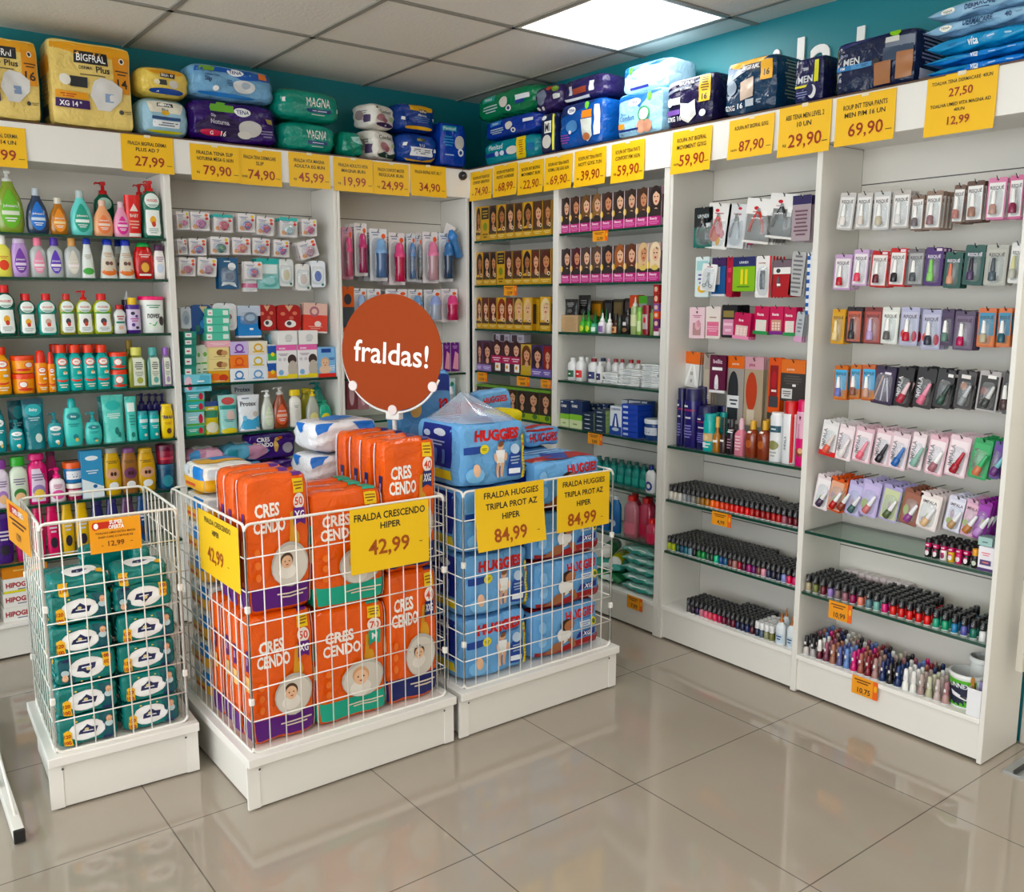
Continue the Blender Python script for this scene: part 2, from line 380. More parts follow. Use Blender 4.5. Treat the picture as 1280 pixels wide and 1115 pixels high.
def unit(label, W, u0, u1, panels, bays, dark=False, ztop=2.358, grooves=(2.06, .84, .59, .35)):
    """panels: (ua, ub) upright boards; bays: (ua, ub, [shelf z], base). Local frame: x = u-u0, y into the wall, z up."""
    t = thing('shelving_unit', label, 'shelving', W.P(u0, 0, 0), W.rot, 'white wall shelving units')
    for ua, ub in panels:
        b = MB(); b.box(ua-u0, ub-u0, 0, D0, 0.004, 2.196, MELA, .0015)
        k = (ub+ua)/2-u0; h = (ub-ua)/2
        for zz in [.25+.0627*i for i in range(28)]:
            for yy in (.05, .215):
                for sg in (-1, 1):
                    F = flat(k+sg*h, yy, zz, (0, -sg, 0)); b.ell(F, 0, 0, .0035, .0035, METALW if zz % .25 < .07 else GRV, n=6, k=1, o=.0006)
        b.obj('side_panel', t)
    for ua, ub, zs, zb in bays:
        a, c = ua-u0, ub-u0
        b = MB(); b.box(a, c, D0, D0+.012, 0.02, 2.2, BACKP)
        for zz in grooves: b.box(a, c, D0-.0015, D0, zz, zz+.004, GRV)
        b.obj('back_panel', t)
        b = MB(); b.box(a, c, -.002, D0, zb-.018, zb, EDGEW, .0015); b.obj('bottom_shelf', t)
        b = MB(); b.box(a, c, .012, .03, .012, zb-.018, MELA); b.box(a+.02, c-.02, .03, .2, .004, .03, GRV); b.obj('plinth_board', t)
        for z in zs: shelf_glass(t, W, a, c, z)
        for z in zs:
            for xx in (a+.006, c-.006):
                b = MB(); b.lathe([(0, 1), (.006, 1)], .006, .006, METALW, n=8, cx=xx, cy=.05, z0=z-.016); b.obj('shelf_support', t)
    return t
def fascia(t, W, u0, ua, ub):
    b = MB(); b.box(ua-u0, ub-u0, -.004, .014, 2.196, 2.352, EDGEW, .001); b.obj('header_board', t)
    b = MB(); b.box(ua-u0+.001, ub-u0-.001, .014, D0, 2.198, 2.212, MELA); b.obj('canopy_board', t)
def topboard(t, W, u0, ua, ub):
    b = MB(); b.box(ua-u0, ub-u0, -.006, .285, 2.352, 2.358, BROWN); b.obj('top_board', t)
ZS = [1.947, 1.697, 1.447, 1.197]
# left wall: bays L1 + L2 share one unit, L3 stands alone in the corner
U = -2.62
t = unit('white shelving unit of two bays on the left wall holding baby bottles and pacifiers', LW, U, -.848, [(-2.62, -2.6), (-1.735, -1.705), (-.866, -.849)],
    [(-2.6, -1.735, [1.894, 1.705, 1.452, 1.197, .944, .693, .44], .168), (-1.705, -.866, [1.2, .944, .693], .168)])
fascia(t, LW, U, U, -.849); topboard(t, LW, U, U, -.849); UL1 = t
U = -.847
t = unit('narrow white shelving unit in the corner behind the round sign', LW, U, 0, [(-.847, -.83), (-.024, -.002)], [(-.83, -.024, [1.187, .944], .168)])
fascia(t, LW, U, U, -.002); topboard(t, LW, U, U, -.008); UL2 = t
t = unit('white shelving unit of two bays on the right wall full of hair dye boxes', RW, 0, 1.57, [(.022, .038), (.759, .80), (1.535, 1.571)],
    [(.038, .759, [1.950, 1.697, 1.447, 1.2, .955, .693, .44], .168), (.80, 1.535, [1.950, 1.697, 1.447, 1.196, .948, .695, .446], .17)])
fascia(t, RW, 0, .003, 1.571); topboard(t, RW, 0, .0, 1.571); UR1 = t
U = 1.573
t = unit('white shelving unit of two bays nearest the entrance full of nail polish', RW, U, 3.115, [(1.573, 1.59), (2.325, 2.35), (3.098, 3.115)],
    [(1.59, 2.325, [.944, .69, .442], .17), (2.35, 3.098, [.692, .437], .165)])
fascia(t, RW, U, U, 3.115); topboard(t, RW, U, U, 3.115); UR2 = t

# ------------------------------------------------------------------ wire display cages on white plinths
def cage(label, loc, rot, w, d, post=False):
    t = thing('display_cage', label, 'display cage', loc, rot, 'wire display cages on white plinths')
    hx = w/2; z0, z1 = .188, .93; r = .0022
    b = MB(); b.box(-hx-.03, hx+.03, -.03, d+.03, .155, .185, EDGEW, .002); b.obj('plinth_top', t)
    b = MB(); b.box(-hx-.008, hx+.008, -.008, d+.008, .006, .155, MELA, .0015)
    for sx in (-1, 1): b.box(sx*(hx+.0085)-.02, sx*(hx+.0085)+.02, -.0105, .0, .006, .155, EDGEW); b.ell(flat(sx*(hx-.012), -.0105, .135), 0, 0, .004, .004, GRV, n=8, k=1)
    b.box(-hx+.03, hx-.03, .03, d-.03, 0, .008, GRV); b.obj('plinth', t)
    def wirewall(P0, P1):
        P0, P1 = Vector(P0), Vector(P1); L = (P1-P0).length; n = round(L/.054); q = MB(); dx = (P1-P0)/L
        rr = .02; up = Vector((0, 0, 1))
        loop = []
        for cx, cz, a0 in ((L-rr, z1-rr, 0), (rr, z1-rr, 90), (rr, z0+rr, 180), (L-rr, z0+rr, 270)):
            for a in range(0, 91, 30):
                w_ = math.radians(a0+a); loop.append(P0+dx*(cx+rr*math.cos(w_))+up*(cz+rr*math.sin(w_)))
        q.tube(loop, .0045, METALW, 8, closed=True)
        for i in range(1, n): q.tube([P0+dx*(L*i/n)+up*z0, P0+dx*(L*i/n)+up*z1], r, METALW, 6)
        nrm = dx.cross(up)
        for k in range(1, 7): q.tube([P0+dx*0+up*(z0+(z1-z0)*k/7)+nrm*.003, P0+dx*L+up*(z0+(z1-z0)*k/7)+nrm*.003], r, METALW, 6)
        q.obj('wire_panel', t)
    c = [(-hx, 0, 0), (hx, 0, 0), (hx, d, 0), (-hx, d, 0)]
    for i in range(4): wirewall(c[i], c[(i+1) % 4])
    for x, y in ((-hx, 0), (hx, 0), (hx, d), (-hx, d)):
        for z in (.36, .66):
            q = MB(); q.box(x-.008, x+.008, y-.008, y+.008, z-.012, z+.012, METALW, .003); q.obj('corner_clip', t)
    return t
CG1 = cage('narrow white wire cage on a plinth filled with teal wipes packs', (-2.415, -1.478, 0), math.radians(-3), .405, .45)
CG2 = cage('wide white wire cage on a plinth filled with orange nappy packs', (-1.760, -1.846, 0), 0, .722, .70)
CG3 = cage('white wire cage on a plinth filled with light blue nappy packs', (-.948, -1.846, 0), 0, .735, .70)
# ------------------------------------------------------------------ rack foot at the left edge, door strip at the right edge
t = thing('garment_rack', 'white metal rack foot with a black end cap at the left edge', 'rack', (-2.742, -1.60, 0))
b = MB(); b.T = Matrix.Rotation(math.radians(90-1.5), 4, 'Z'); b.box(.0, .9, -.0, .03, .006, .045, METALW, .002); b.obj('foot_bar', t)
b = MB(); b.T = Matrix.Rotation(math.radians(90-1.5), 4, 'Z'); b.box(-.012, .0, -.0005, .0305, .005, .046, M('161616', .5), .002); b.obj('end_cap', t)
b = MB(); b.box(-.048, -.018, .30, .33, .045, 1.0, METALW, .002); b.box(-.05, -.016, .297, .333, .30, .34, M('cfcdc6', .4), .002); b.obj('post', t)
b = MB(); b.tube([(-.01, .09, .044), (-.02, .30, .20)], .005, METALW, 6); b.obj('brace', t)
b = MB(); b.box(-.62, -.018, .302, .328, .62, .65, METALW, .002); b.obj('cross_bar', t)
b = MB(); b.box(-.648, -.618, .30, .33, .006, 1.0, METALW, .002); b.obj('post', t)
t = thing('door_rail', 'off-white vertical door rail hanging beside the last shelf end', 'door rail', (.13, -3.16, 0))
b = MB(); b.box(-.008, .014, -.012, .012, .33, 2.3, M('d8d3c6', .5), .002); b.obj('rail', t)
b = MB(); b.box(.03, .06, -.02, .01, .40, .50, AL, .003); b.tube([(.045, -.005, .3), (.045, -.005, 2.3)], .006, AL, 8); b.obj('latch', t)
# ------------------------------------------------------------------ makers of goods (all face -y, stand on z = 0)
PROF = {
 'drop': [(0, .80), (.03, .90), (.18, 1), (.40, 1), (.58, .92), (.73, .76), (.85, .54), (.94, .40), (1, .36)],
 'hour': [(0, .86), (.03, .96), (.2, 1), (.42, .86), (.58, .87), (.74, .98), (.85, .9), (.94, .6), (1, .42)],
 'shoulder': [(0, .9), (.02, 1), (.76, 1), (.86, .9), (.94, .6), (1, .42)],
 'oval': [(0, .78), (.03, .88), (.3, .99), (.55, 1), (.78, .93), (.92, .78), (1, .68)],
 'taper': [(0, .93), (.02, 1), (.5, .97), (.85, .8), (.97, .66), (1, .62)],
 'can': [(0, .96), (.01, 1), (.97, 1), (1, .97)],
 'cone': [(0, 1), (.02, 1.0), (.6, .78), (.9, .5), (1, .46)],
 'flask': [(0, .95), (.03, 1), (.55, 1), (.7, .8), (.8, .4), (1, .34)],
 'tubeflat': [(0, .8), (.05, .84), (.5, .95), (.97, 1), (1, 1)],
}
def prof_r(k, t):
    p = PROF[k]
    for (a, ra), (b, rb) in zip(p, p[1:]):
        if t <= b: return ra+(rb-ra)*(t-a)/max(1e-6, b-a)
    return p[-1][1]
def bottle_face(k, W, D, H, e, z0=0):
    def F(x, z, o):
        r = prof_r(k, min(1, max(0, (z-z0)/H))); rx, ry = r*W/2, r*D/2
        q = min(.985, abs(x)/rx); y = -ry*(1-q**e)**(1/e)
        return (math.copysign(q*rx, x), y-o, z)
    return F
def make_bottle(t, W, H, kind='shoulder', body='ffffff', cap='ffffff', capk='cyl', caph=.16, capw=.4, dep=.6, e=2.4, prints=(), clear=0, r=.18, label=None):
    "body, closure and printed label as children of t; H is the whole height"
    D = W*dep; hc = H*caph; hb = H-hc
    bm = M(body, r, clear=clear) if clear else M(body, r)
    b = MB(); b.lathe([(z*hb, q) for z, q in PROF[kind]], W/2, D/2, bm, n=22, e=e); b.obj('body', t)
    if clear > .5:
        b = MB(); b.lathe([(z*hb*.86+.003, q*.93) for z, q in PROF[kind]], W/2, D/2, M(label or body, .2, clear=.35), n=16, e=e); b.obj('contents', t)
    if prints:
        b = MB(); b.step = .0004; decals(b, bottle_face(kind, W, D, hb, e), W, hb, prints); b.obj('label', t)
    cm = M(cap, .3); c = MB(); cw = W*capw/2; cd = min(cw, D*.48) if capk in ('flip', 'tubefoot') else cw
    if capk == 'cyl': c.lathe([(0, 1), (hc*.9, 1), (hc, .92)], cw, cw, cm, n=16, z0=hb-.001); c.obj('cap', t)
    elif capk == 'flip': c.lathe([(0, 1), (hc*.8, .96), (hc, .82)], cw, min(D/2, cw), cm, n=18, e=e, z0=hb-.001); c.obj('cap', t)
    elif capk == 'dome': c.lathe([(0, 1), (hc*.5, .97), (hc*.85, .8), (hc, .5)], cw, cw, cm, n=16, z0=hb-.001); c.obj('cap', t)
    elif capk == 'nozzle': c.lathe([(0, 1), (hc*.25, .95), (hc*.35, .5), (hc*.9, .25), (hc, .15)], cw, cw, cm, n=12, z0=hb-.001); c.obj('nozzle', t)
    elif capk == 'pump':
        c.lathe([(0, 1), (hc*.3, .95), (hc*.34, .45), (hc*.72, .42)], cw, cw, cm, n=14, z0=hb-.001)
        c.box(-cw*.6, cw*.6, -cw*.6, cw*.6, hb+hc*.7, hb+hc, cm, .002); c.tube([(-cw*.3, 0, hb+hc*.86), (-cw*1.7, -cw*.2, hb+hc*.88), (-cw*1.95, -cw*.25, hb+hc*.74)], cw*.22, cm, 6); c.obj('pump', t)
    elif capk == 'tubefoot': pass
def make_jar(t, W, H, body, lid, prints=(), lidh=.25, taper=.96):
    hb = H*(1-lidh); b = MB(); b.lathe([(0, taper*.97), (.004, taper), (hb*.96, 1), (hb, .97)], W/2, W/2, M(body, .25), n=24); b.obj('body', t)
    PROF['_j'] = [(0, taper), (1, 1)]
    if prints: b = MB(); decals(b, bottle_face('_j', W, W, hb, 2.), W, hb, prints); b.obj('label', t)
    b = MB(); b.lathe([(0, 1.03), (H*lidh-.003, 1.03), (H*lidh, .99)], W/2, W/2, M(lid, .25), n=24, z0=hb-.002); b.obj('lid', t)
def box_mesh(W, D, H, side, front=(), left=(), top=(), bev=.0008, right=(), frontbg=None):
    b = MB(); b.box(-W/2, W/2, 0, D, 0, H, M(side, .35), bev)
    if frontbg: b.rect(flat(0, 0, 0), -W/2+bev, bev, W/2-bev, H-bev, frontbg, o=.0003)
    decals(b, flat(0, 0, 0), W, H, front); b.o = .0005
    if left: decals(b, flat(-W/2, D/2, 0, (0, -1, 0)), D, H, left); b.o = .0005
    if right: decals(b, flat(W/2, D/2, 0, (0, 1, 0)), D, H, right); b.o = .0005
    if top: decals(b, flat(0, 0, H, (1, 0, 0), (0, 1, 0)), W, D, top)
    return b
# ---- film packs: a rounded, wrinkled block with print on its faces
def pack_surface(W, D, H, k=6, wr=.003, seed=0, puff=1.0):
    ph = [random.Random(seed*31+i).uniform(0, 6.28) for i in range(6)]
    def S(a, b, c):
        n = (abs(a)**k+abs(b)**k+abs(c)**k)**(1/k); a, b, c = a/n, b/n, c/n
        w = wr*(math.sin(a*5+ph[0]+c*3)+.6*math.sin(c*9+ph[1]-a*4)+.5*math.sin(a*13+ph[2]+b*5)*math.sin(c*11+ph[3]))
        return Vector((a*W/2+b*w*.3, b*(D/2+min(.05*D/2, .004)*puff*(1-a*a)*(1-c*c))+(w if b < 0 else -w), H/2+c*H/2+w*.6*abs(c)**3))
    return S
def pack_mesh(W, D, H, col, front=(), left=(), right=(), top=(), k=8, wr=.003, seed=0, n=16, mat=None, fins=None):
    S = pack_surface(W, D, H, k, wr, seed); b = MB(); b.step = .0005; mat = mat or FILM(col)
    g = lambda f: (lambda u, v: tuple(f(2*u-1, 2*v-1)))
    b.surf(g(lambda u, v: S(u, -1, v)), n, n, mat); b.surf(g(lambda u, v: S(-u, 1, v)), n, n, mat)
    b.surf(g(lambda u, v: S(1, u, v)), 6, n, mat); b.surf(g(lambda u, v: S(-1, -u, v)), 6, n, mat)
    b.surf(g(lambda u, v: S(u, v, 1)), n, 6, mat); b.surf(g(lambda u, v: S(u, -v, -1)), n, 6, mat)
    cl = lambda q: max(-.999, min(.999, q))
    FF = lambda x, z, o: tuple(S(cl(x*2/W), -1, cl(z*2/H-1))+Vector((0, -o-.0009, 0)))
    FL = lambda x, z, o: tuple(S(-1, cl(-x*2/D), cl(z*2/H-1))+Vector((-o-.0006, 0, 0)))
    FR = lambda x, z, o: tuple(S(1, cl(x*2/D), cl(z*2/H-1))+Vector((o+.0009, 0, 0)))
    FT = lambda x, z, o: tuple(S(cl(x*2/W), cl(z*2/D-1), 1)+Vector((0, 0, o+.0009)))
    for items, F, w, h in ((front, FF, W, H), (left, FL, D, H), (right, FR, D, H), (top, FT, W, D)):
        b.o = .0005; decals(b, F, w, h, items)
    if fins:       # flat crimped seams standing off both ends
        fm = FILM(fins)
        for sg in (-1, 1):
            b.surf(lambda u, v: (sg*(W/2-.004+.022*u), (v-.5)*D*.86+.004*math.sin(v*17+u), H*(.5+.08*math.sin(v*9+sg))), 2, 8, fm, False)
    return b
def flow_mesh(W, D, H, col, top=(), front=(), seed=0, endcol=None):
    "pillow pouch lying flat: thick in the middle, pinched to a crimped fin at both ends"
    r = random.Random(seed); p0, p1 = r.uniform(0, 6), r.uniform(0, 6)
    def S(a, t):         # a along the pouch, t around it
        th = max(.05, 1-abs(a)**5); wd_ = 1-.10*abs(a)**3
        c, q = math.cos(t), math.sin(t); e = 2/3.2
        y = math.copysign(abs(c)**e, c)*D/2*wd_; z = math.copysign(abs(q)**e, q)*H/2*th
        w = .0025*math.sin(a*11+p0+t*3)+.002*math.sin(t*7+p1+a*5)
        return Vector((a*W/2, y+w, H/2+z+w*th))
    b = MB(); b.step = .0005; b.surf(lambda u, v: tuple(S(2*u-1, 2*PI*v)), 28, 30, FILM(col))
    FTp = lambda x, z, o: tuple(S(max(-1, min(1, x*2/W)), PI/2-max(-1.2, min(1.2, (z*2/D-1)*1.15-.0))*-1)+Vector((0, 0, o+.0009)))
    def FTop(x, z, o):
        a = max(-1, min(1, x*2/W)); yy = z*2/D-1; t = math.acos(max(-1, min(1, math.copysign(abs(yy)**1.6, yy)))); return tuple(S(a, t)+Vector((0, 0, o+.001)))
    def FFr(x, z, o):
        a = max(-1, min(1, x*2/W)); zz = max(-1, min(1, z*2/H-1)); t = PI+math.asin(math.copysign(min(1, abs(zz)**1.6), -zz)); return tuple(S(a, t)+Vector((0, -o-.001, 0)))
    b.o = .0005; decals(b, FTop, W, D, top); b.o = .0005; decals(b, FFr, W, H, front)
    return b
# ---- hang-sell cards
def rrect(w, h, r, z0=0, n=3):
    pts = []
    for cx, cz, a0 in ((w/2-r, z0+h-r, 0), (-w/2+r, z0+h-r, 90), (-w/2+r, z0+r, 180), (w/2-r, z0+r, 270)):
        for i in range(n+1): a = math.radians(a0+90*i/n); pts.append((cx+r*math.cos(a), cz+r*math.sin(a)))
    return pts
def card_mesh(W, H, col, prints=(), r=.006, th=.0012, back='d9d6d0'):
    "card hanging from z = 0 downwards (z from -H to 0), with a slot near its top"
    b = MB(); nb = H*.055+.0024; nw = min(.004, W*.2); o = rrect(W, H, r, -H)
    k = max(range(len(o)), key=lambda i: (o[i][1] > -1e-6, -abs(o[i][0]-(W/2-r))))      # end of the top edge on the right
    o = o[:k+1]+[(nw, 0), (nw, -nb), (-nw, -nb), (-nw, 0)]+o[k+1:]
    b.prism(o, 0, th, M(col, .3), M(back, .5)); F0 = flat(0, 0, -H); pr = []
    for it in prints:            # print stops at the open hang slot
        if it[0] == 'r' and it[4]*H > H-nb and it[1]*W < nw and it[3]*W > -nw:
            zs = max(it[2], (H-nb)/H)
            if it[2] < zs: pr.append(('r', it[1], it[2], it[3], zs, it[5]))
            if it[1]*W < -nw: pr.append(('r', it[1], zs, -nw/W, it[4], it[5]))
            if it[3]*W > nw: pr.append(('r', nw/W, zs, it[3], it[4], it[5]))
        else: pr.append(it)
    decals(b, F0, W, H, pr)
    return b
def blister_mesh(W, H, D, cx=0, cz=0, k=4):
    b = MB(); n = 8
    def S(u, v):
        a, c = 2*u-1, 2*v-1; q = max(abs(a), abs(c)); e = max(1e-4, (abs(a)**k+abs(c)**k)**(1/k)); a2, c2 = a*q/e, c*q/e
        return (cx+a2*W/2, -D*(1-q**6)-.0008, cz+c2*H/2)
    b.surf(S, n, n, BLIS); return b
def put(W, z, px0, px1, pytop, out=-.02): return W.box(px0, px1, pytop, z, out)
_HK = {}
def hook(unit_, W, u0, u, z, out):
    "wire peg hook from the back panel to just past the front card"
    key = round(out, 3)
    if key not in _HK:
        b = MB(); L = D0+out+.012; b.tube([(0, D0, 0), (0, D0-L+.012, 0), (0, D0-L, .012)], .0016, M('26262a', .35), 5); _HK[key] = b.data('peg_hook')
    o = mk('peg_hook', _HK[key], unit_); o.location = (u-u0, 0, z); return o
# ------------------------------------------------------------------ yellow price sheets on the header boards
YEL = M('f7c62f', .5); RED = '9c3a1c'; BLK = '1d1a16'
def sheet(W, pxs, pys, lines, price, label, pre=None, suf=True, unit_='un', price2=None, out=.007, curl=.004, big=1.0):
    (x0, x1), (yt, yb) = pxs, pys
    xm = (x0+x1)/2
    zt, zb = W.pix(xm, yt, out)[1], W.pix(xm, yb, out)[1]
    ua, ub = W.u_at(x0, (zt+zb)/2, out), W.u_at(x1, (zt+zb)/2, out)
    w, h = ub-ua, zt-zb
    o_ = thing('price_sheet', label, 'price sign', W.P((ua+ub)/2, out, zb), W.rot, 'yellow price sheets on the header boards')
    sd = R_.uniform(-1, 1)
    def F(x, z, o):
        t = 1-z/h; return (x+sd*.004*t, -curl*t*t*2-o-.002*math.sin(x/w*3+sd), z)
    b = MB(); b.surf(lambda u, v: F(-w/2+w*u, h*v, 0), 6, 6, YEL); b.surf(lambda u, v: F(w/2-w*u, h*v, -.0005), 6, 6, YEL); b.obj('paper', o_)
    b = MB()
    if price2 is None:
        for i, L in enumerate(lines): b.text(F, L, 0, h*(.78-.16*i), h*.10, BLK, w=w*.74, bold=.018)
        b.text(F, price, w*.03, h*.31, h*.27, RED, w=w*.66, bold=.012)
        if pre: b.text(F, pre, -w*.36, h*.23, h*.06, BLK, w=w*.13, bold=.01)
        b.rect(F, w*.36, h*.21, w*.46, h*.225, BLK)
    else:
        for i, (L, zz, hh, c) in enumerate(price2): b.text(F, L, 0, h*zz, h*hh, c, w=w*.86, bold=.016)
    b.obj('printing', o_)
    b = MB(); b.rect(F, -w*.06, h*.95, w*.06, h*1.02, M('f3ead0', .2), o=.0012); b.obj('tape', o_)
    return o_
LT = [((-45, 33), (157, 208), ['FRALDA BIGFRAL DERMA', 'PLUS XG 14 UN'], '49,99', None), ((152, 217), (170, 216), ['FRALDA BIGFRAL DERMA', 'PLUS AD 7'], '27,99', None),
 ((238, 299), (182, 227), ['FRALDA TENA SLIP', 'NOTURNA MEGA G 16UN'], '79,90', 'R$'), ((298, 352), (187.5, 232), ['FRALDA TENA DERMACARE', 'SLIP'], '74,90', '10UNID'),
 ((361, 412), (192, 235), ['FRALDA VITA MAGNA', 'ADULTA EG 8UN'], '45,99', 'R$'), ((417, 466), (198, 240), ['FRALDA ADULTO VITA', 'MAGNA 8UN'], '19,99', 'R$'),
 ((467, 511), (204, 244), ['FRALDA CONFORT MASTER', 'REGULAR 8UN'], '24,99', 'R$'), ((513, 557), (207, 246), ['FRALDA BIGFRAL NOT. AD. 7'], '34,90', None)]
WHL = ['cut off by the left picture edge', 'above the baby shampoo bottles', 'above the left end of the pacifier cards', 'above the middle of the pacifier cards', 'above the right end of the pacifier cards',
       'above the left end of the baby bottle cards', 'above the middle of the baby bottle cards', 'beside the small black camera']
for (a, b_, ls, pr, pre), w_ in zip(LT, WHL): sheet(LW, a, b_, ls, pr, 'yellow price sheet reading %s %s' % (pr, w_), pre)
RT = [((588, 616), (213, 250), ['ROUPA INT PLENITUD', 'CONFORT GERIATRICA'], '74,90', 'R$'), ((617, 647), (205, 245), ['ROUPA INT PLENITUD', 'PROTECT 16 UNIDADES'], '68,99', 'R$'),
 ((648, 680), (201, 242), ['ROUPA INT BIGFRAL', 'MOVIMENT 8UN'], '22,90', 'R$'), ((681, 716), (194.5, 237), ['ROUPA INT TENA PANTS', 'NORMAL CARE G/XG 16UN'], '69,90', 'R$'),
 ((718, 758), (186, 232), ['ROUPA INT TENA PANTS', 'NOTT G/XG 7UN'], '39,90', 'R$'), ((764, 806), (177, 227), ['ROUPA INT TENA PANTS', 'CONFORT P/M 16UN'], '59,90', 'R$'),
 ((840, 890), (161, 215), ['ROUPA INT BIGFRAL', 'MOVIMENT G/XG'], '59,90', '16UN'), ((911, 968), (146, 196), ['ROUPA INT BIGFRAL G/XG'], '87,90', '16UN'),
 ((973, 1039), (130, 193), ['ABS TENA MEN LEVEL 2', '10 UN'], '29,90', 'R$'), ((1044, 1119), (117, 179), ['ROUP INT TENA PANTS', 'MEN P/M 16 UN'], '69,90', None)]
WHR = ['first from the corner camera', 'second from the corner camera', 'third from the corner camera', 'fourth from the corner camera', 'above the left end of the magenta boxes', 'above the right end of the magenta boxes',
       'beside the hanging nail pliers bay', 'above the hanging nail pliers', 'above the panel between the two nail polish bays', 'above the left end of the hanging polish cards']
for (a, b_, ls, pr, pre), w_ in zip(RT, WHR): sheet(RW, a, b_, ls, pr, 'yellow price sheet reading %s %s' % (pr, w_), pre)
sheet(RW, (1157, 1246), (90, 166), [], '', 'large yellow price sheet with two prices below the stacked wipes pouches', price2=[('TOALHA TENA DERMACARE  40UN', .88, .06, BLK), ('27,50', .70, .14, RED), ('TOALHA UMED VITA MAGNA AD', .50, .06, BLK), ('40UN', .40, .055, BLK), ('12,99', .23, .14, RED)])
# ------------------------------------------------------------------ small orange shelf tags
ORG = M('eea22e', .5)
def stag(W, pxs, pys, label, price='12,99', out=.003):
    (x0, x1), (yt, yb) = pxs, pys; xm = (x0+x1)/2
    zt, zb = W.pix(xm, yt, out)[1], W.pix(xm, yb, out)[1]; ua, ub = W.u_at(x0, (zt+zb)/2, out), W.u_at(x1, (zt+zb)/2, out); w, h = ub-ua, zt-zb
    b = MB(); b.box(-w/2, w/2, -.0008, 0, 0, h, ORG); F = flat(0, -.0008, 0)
    b.rect(F, w*.32, 0, w*.5, h, M('e8702a', .5)); b.ell(F, w*.42, h*.6, w*.06, h*.18, M('f2b54a', .5), n=12, k=1)
    b.lines(F, -w*.42, h*.62, w*.25, h*.9, 2, '6b3a16'); b.text(F, price, -w*.02, h*.28, h*.3, BLK, w=w*.5)
    o = b.obj('shelf_tag'); o.location = W.P((ua+ub)/2, out, zb); o.rotation_euler = (0, 0, W.rot); tag(o, label, 'price tag', 'orange price tags on the shelf edges')
for a in [((741, 760), (288.5, 301.5), 'orange shelf tag below the top row of magenta hair dye boxes', '22,90'), ((630, 646), (357, 369.5), 'orange shelf tag below the second row of gold hair dye boxes', '12,99'),
  ((597, 609), (465.5, 477), 'orange shelf tag below the purple dye boxes, nearest the corner', '19,90'), ((646, 662), (471, 482.5), 'orange shelf tag below the middle of the purple dye box row', '24,90'),
  ((676, 688.5), (474.5, 485), 'orange shelf tag below the right end of the purple dye box row', '19,90'), ((735, 753), (542, 555.5), 'orange shelf tag below the green and navy care boxes', '9,90'),
  ((784, 803), (746, 762), 'orange shelf tag on the bottom board below the cotton bags', '7,99'), ((890, 914), (641, 657.5), 'orange shelf tag under the upper row of red and white nail polish', '4,99'),
  ((1036, 1065), (753.5, 776), 'orange shelf tag under the middle glass shelf in the last bay', '10,99'), ((1065, 1097), (848, 871), 'orange shelf tag on the white bottom board of the last bay', '10,75')]: stag(RW, *a)
# ------------------------------------------------------------------ signs on the cages
YS = M('f8cd35', .5)
def cagesign(label, P0, ux, w, h, items, tilt=0, mat=YS, curl=.0, cat='price sign'):
    "sheet whose lower left corner is P0, running along ux"
    a = math.atan2(ux[1], ux[0]); t = thing('price_sheet', label, cat, P0, a)
    F = lambda x, z, o: (x+w/2+tilt*z+.03*curl*(1-z/h)**2, -o-curl*(1-z/h)**2, z)
    b = MB(); b.surf(lambda u, v: F(-w/2+w*u, h*v, 0), 6, 6, mat); b.surf(lambda u, v: F(w/2-w*u, h*v, -.0006), 6, 6, mat); b.obj('paper', t)
    b = MB(); decals(b, F, w, h, items); b.obj('printing', t); return t
def span(pts, y):
    "pixel corners (tl, bl, br) on the plane y"
    tl, bl, br = (at_y(px, py, y) for px, py in pts); return bl, br.x-bl.x, tl.z-bl.z
FY = -1.8555
P, w, h = span(((437, 638), (439, 720), (536.5, 702.5)), FY)
cagesign('yellow price sheet reading 42,99 on the front of the orange nappy cage', (P.x, FY, P.z), (1, 0), w, h, [('t', 'FRALDA CRESCENDO', 0, .86, .11, BLK, .90, .02), ('t', 'HIPER', 0, .70, .10, BLK, .3, .02), ('t', '42,99', -.02, .38, .235, 'a8561a', .58, .02), ('r', .37, .345, .41, .355, BLK)])
P, w, h = span(((586, 613), (594, 690), (679, 665)), FY)
cagesign('yellow price sheet reading 84,99 on the left of the blue nappy cage', (P.x, FY, P.z), (1, 0), w, h, [('t', 'FRALDA HUGGIES', .02, .87, .10, BLK, .8, .02), ('t', 'TRIPLA PROT AZ', .02, .69, .10, BLK, .76, .02), ('t', 'HIPER', 0, .51, .10, BLK, .3, .02), ('t', '84,99', -.02, .22, .22, 'a8561a', .6, .02), ('r', .37, .19, .41, .2, BLK)], curl=.02)
P, w, h = span(((692, 599), (696, 667), (761, 651)), FY)
cagesign('yellow price sheet reading 84,99 on the right of the blue nappy cage', (P.x, FY, P.z), (1, 0), w, h, [('t', 'FRALDA HUGGIES', .0, .87, .10, BLK, .8, .02), ('t', 'TRIPLA PROT AZ', .0, .68, .10, BLK, .74, .02), ('t', 'HIPER', 0, .49, .10, BLK, .27, .02), ('t', '84,99', -.03, .21, .23, 'a8561a', .56, .02), ('r', .33, .16, .37, .17, BLK)])
LX = -2.130
a = at_x(251, 710, LX); c = at_x(301, 740, LX); d = at_x(252, 637, LX)
cagesign('yellow price sheet reading 42,99 on the left side of the orange nappy cage', (LX, a.y, a.z), (0, -1), a.y-c.y, d.z-a.z, [('t', 'FRALDA CRESCENDO', .0, .88, .085, BLK, .95, .02), ('t', 'HIPER', -.05, .72, .085, BLK, .3, .02), ('t', '42,99', -.08, .36, .23, 'a8561a', .62, .02), ('r', .22, .3, .26, .31, BLK)])
OS = M('f0a733', .5)
cy, sy = math.cos(math.radians(-3)), math.sin(math.radians(-3))
PY = -1.49
P, w, h = span(((108.5, 651), (113, 693), (176, 682)), PY)
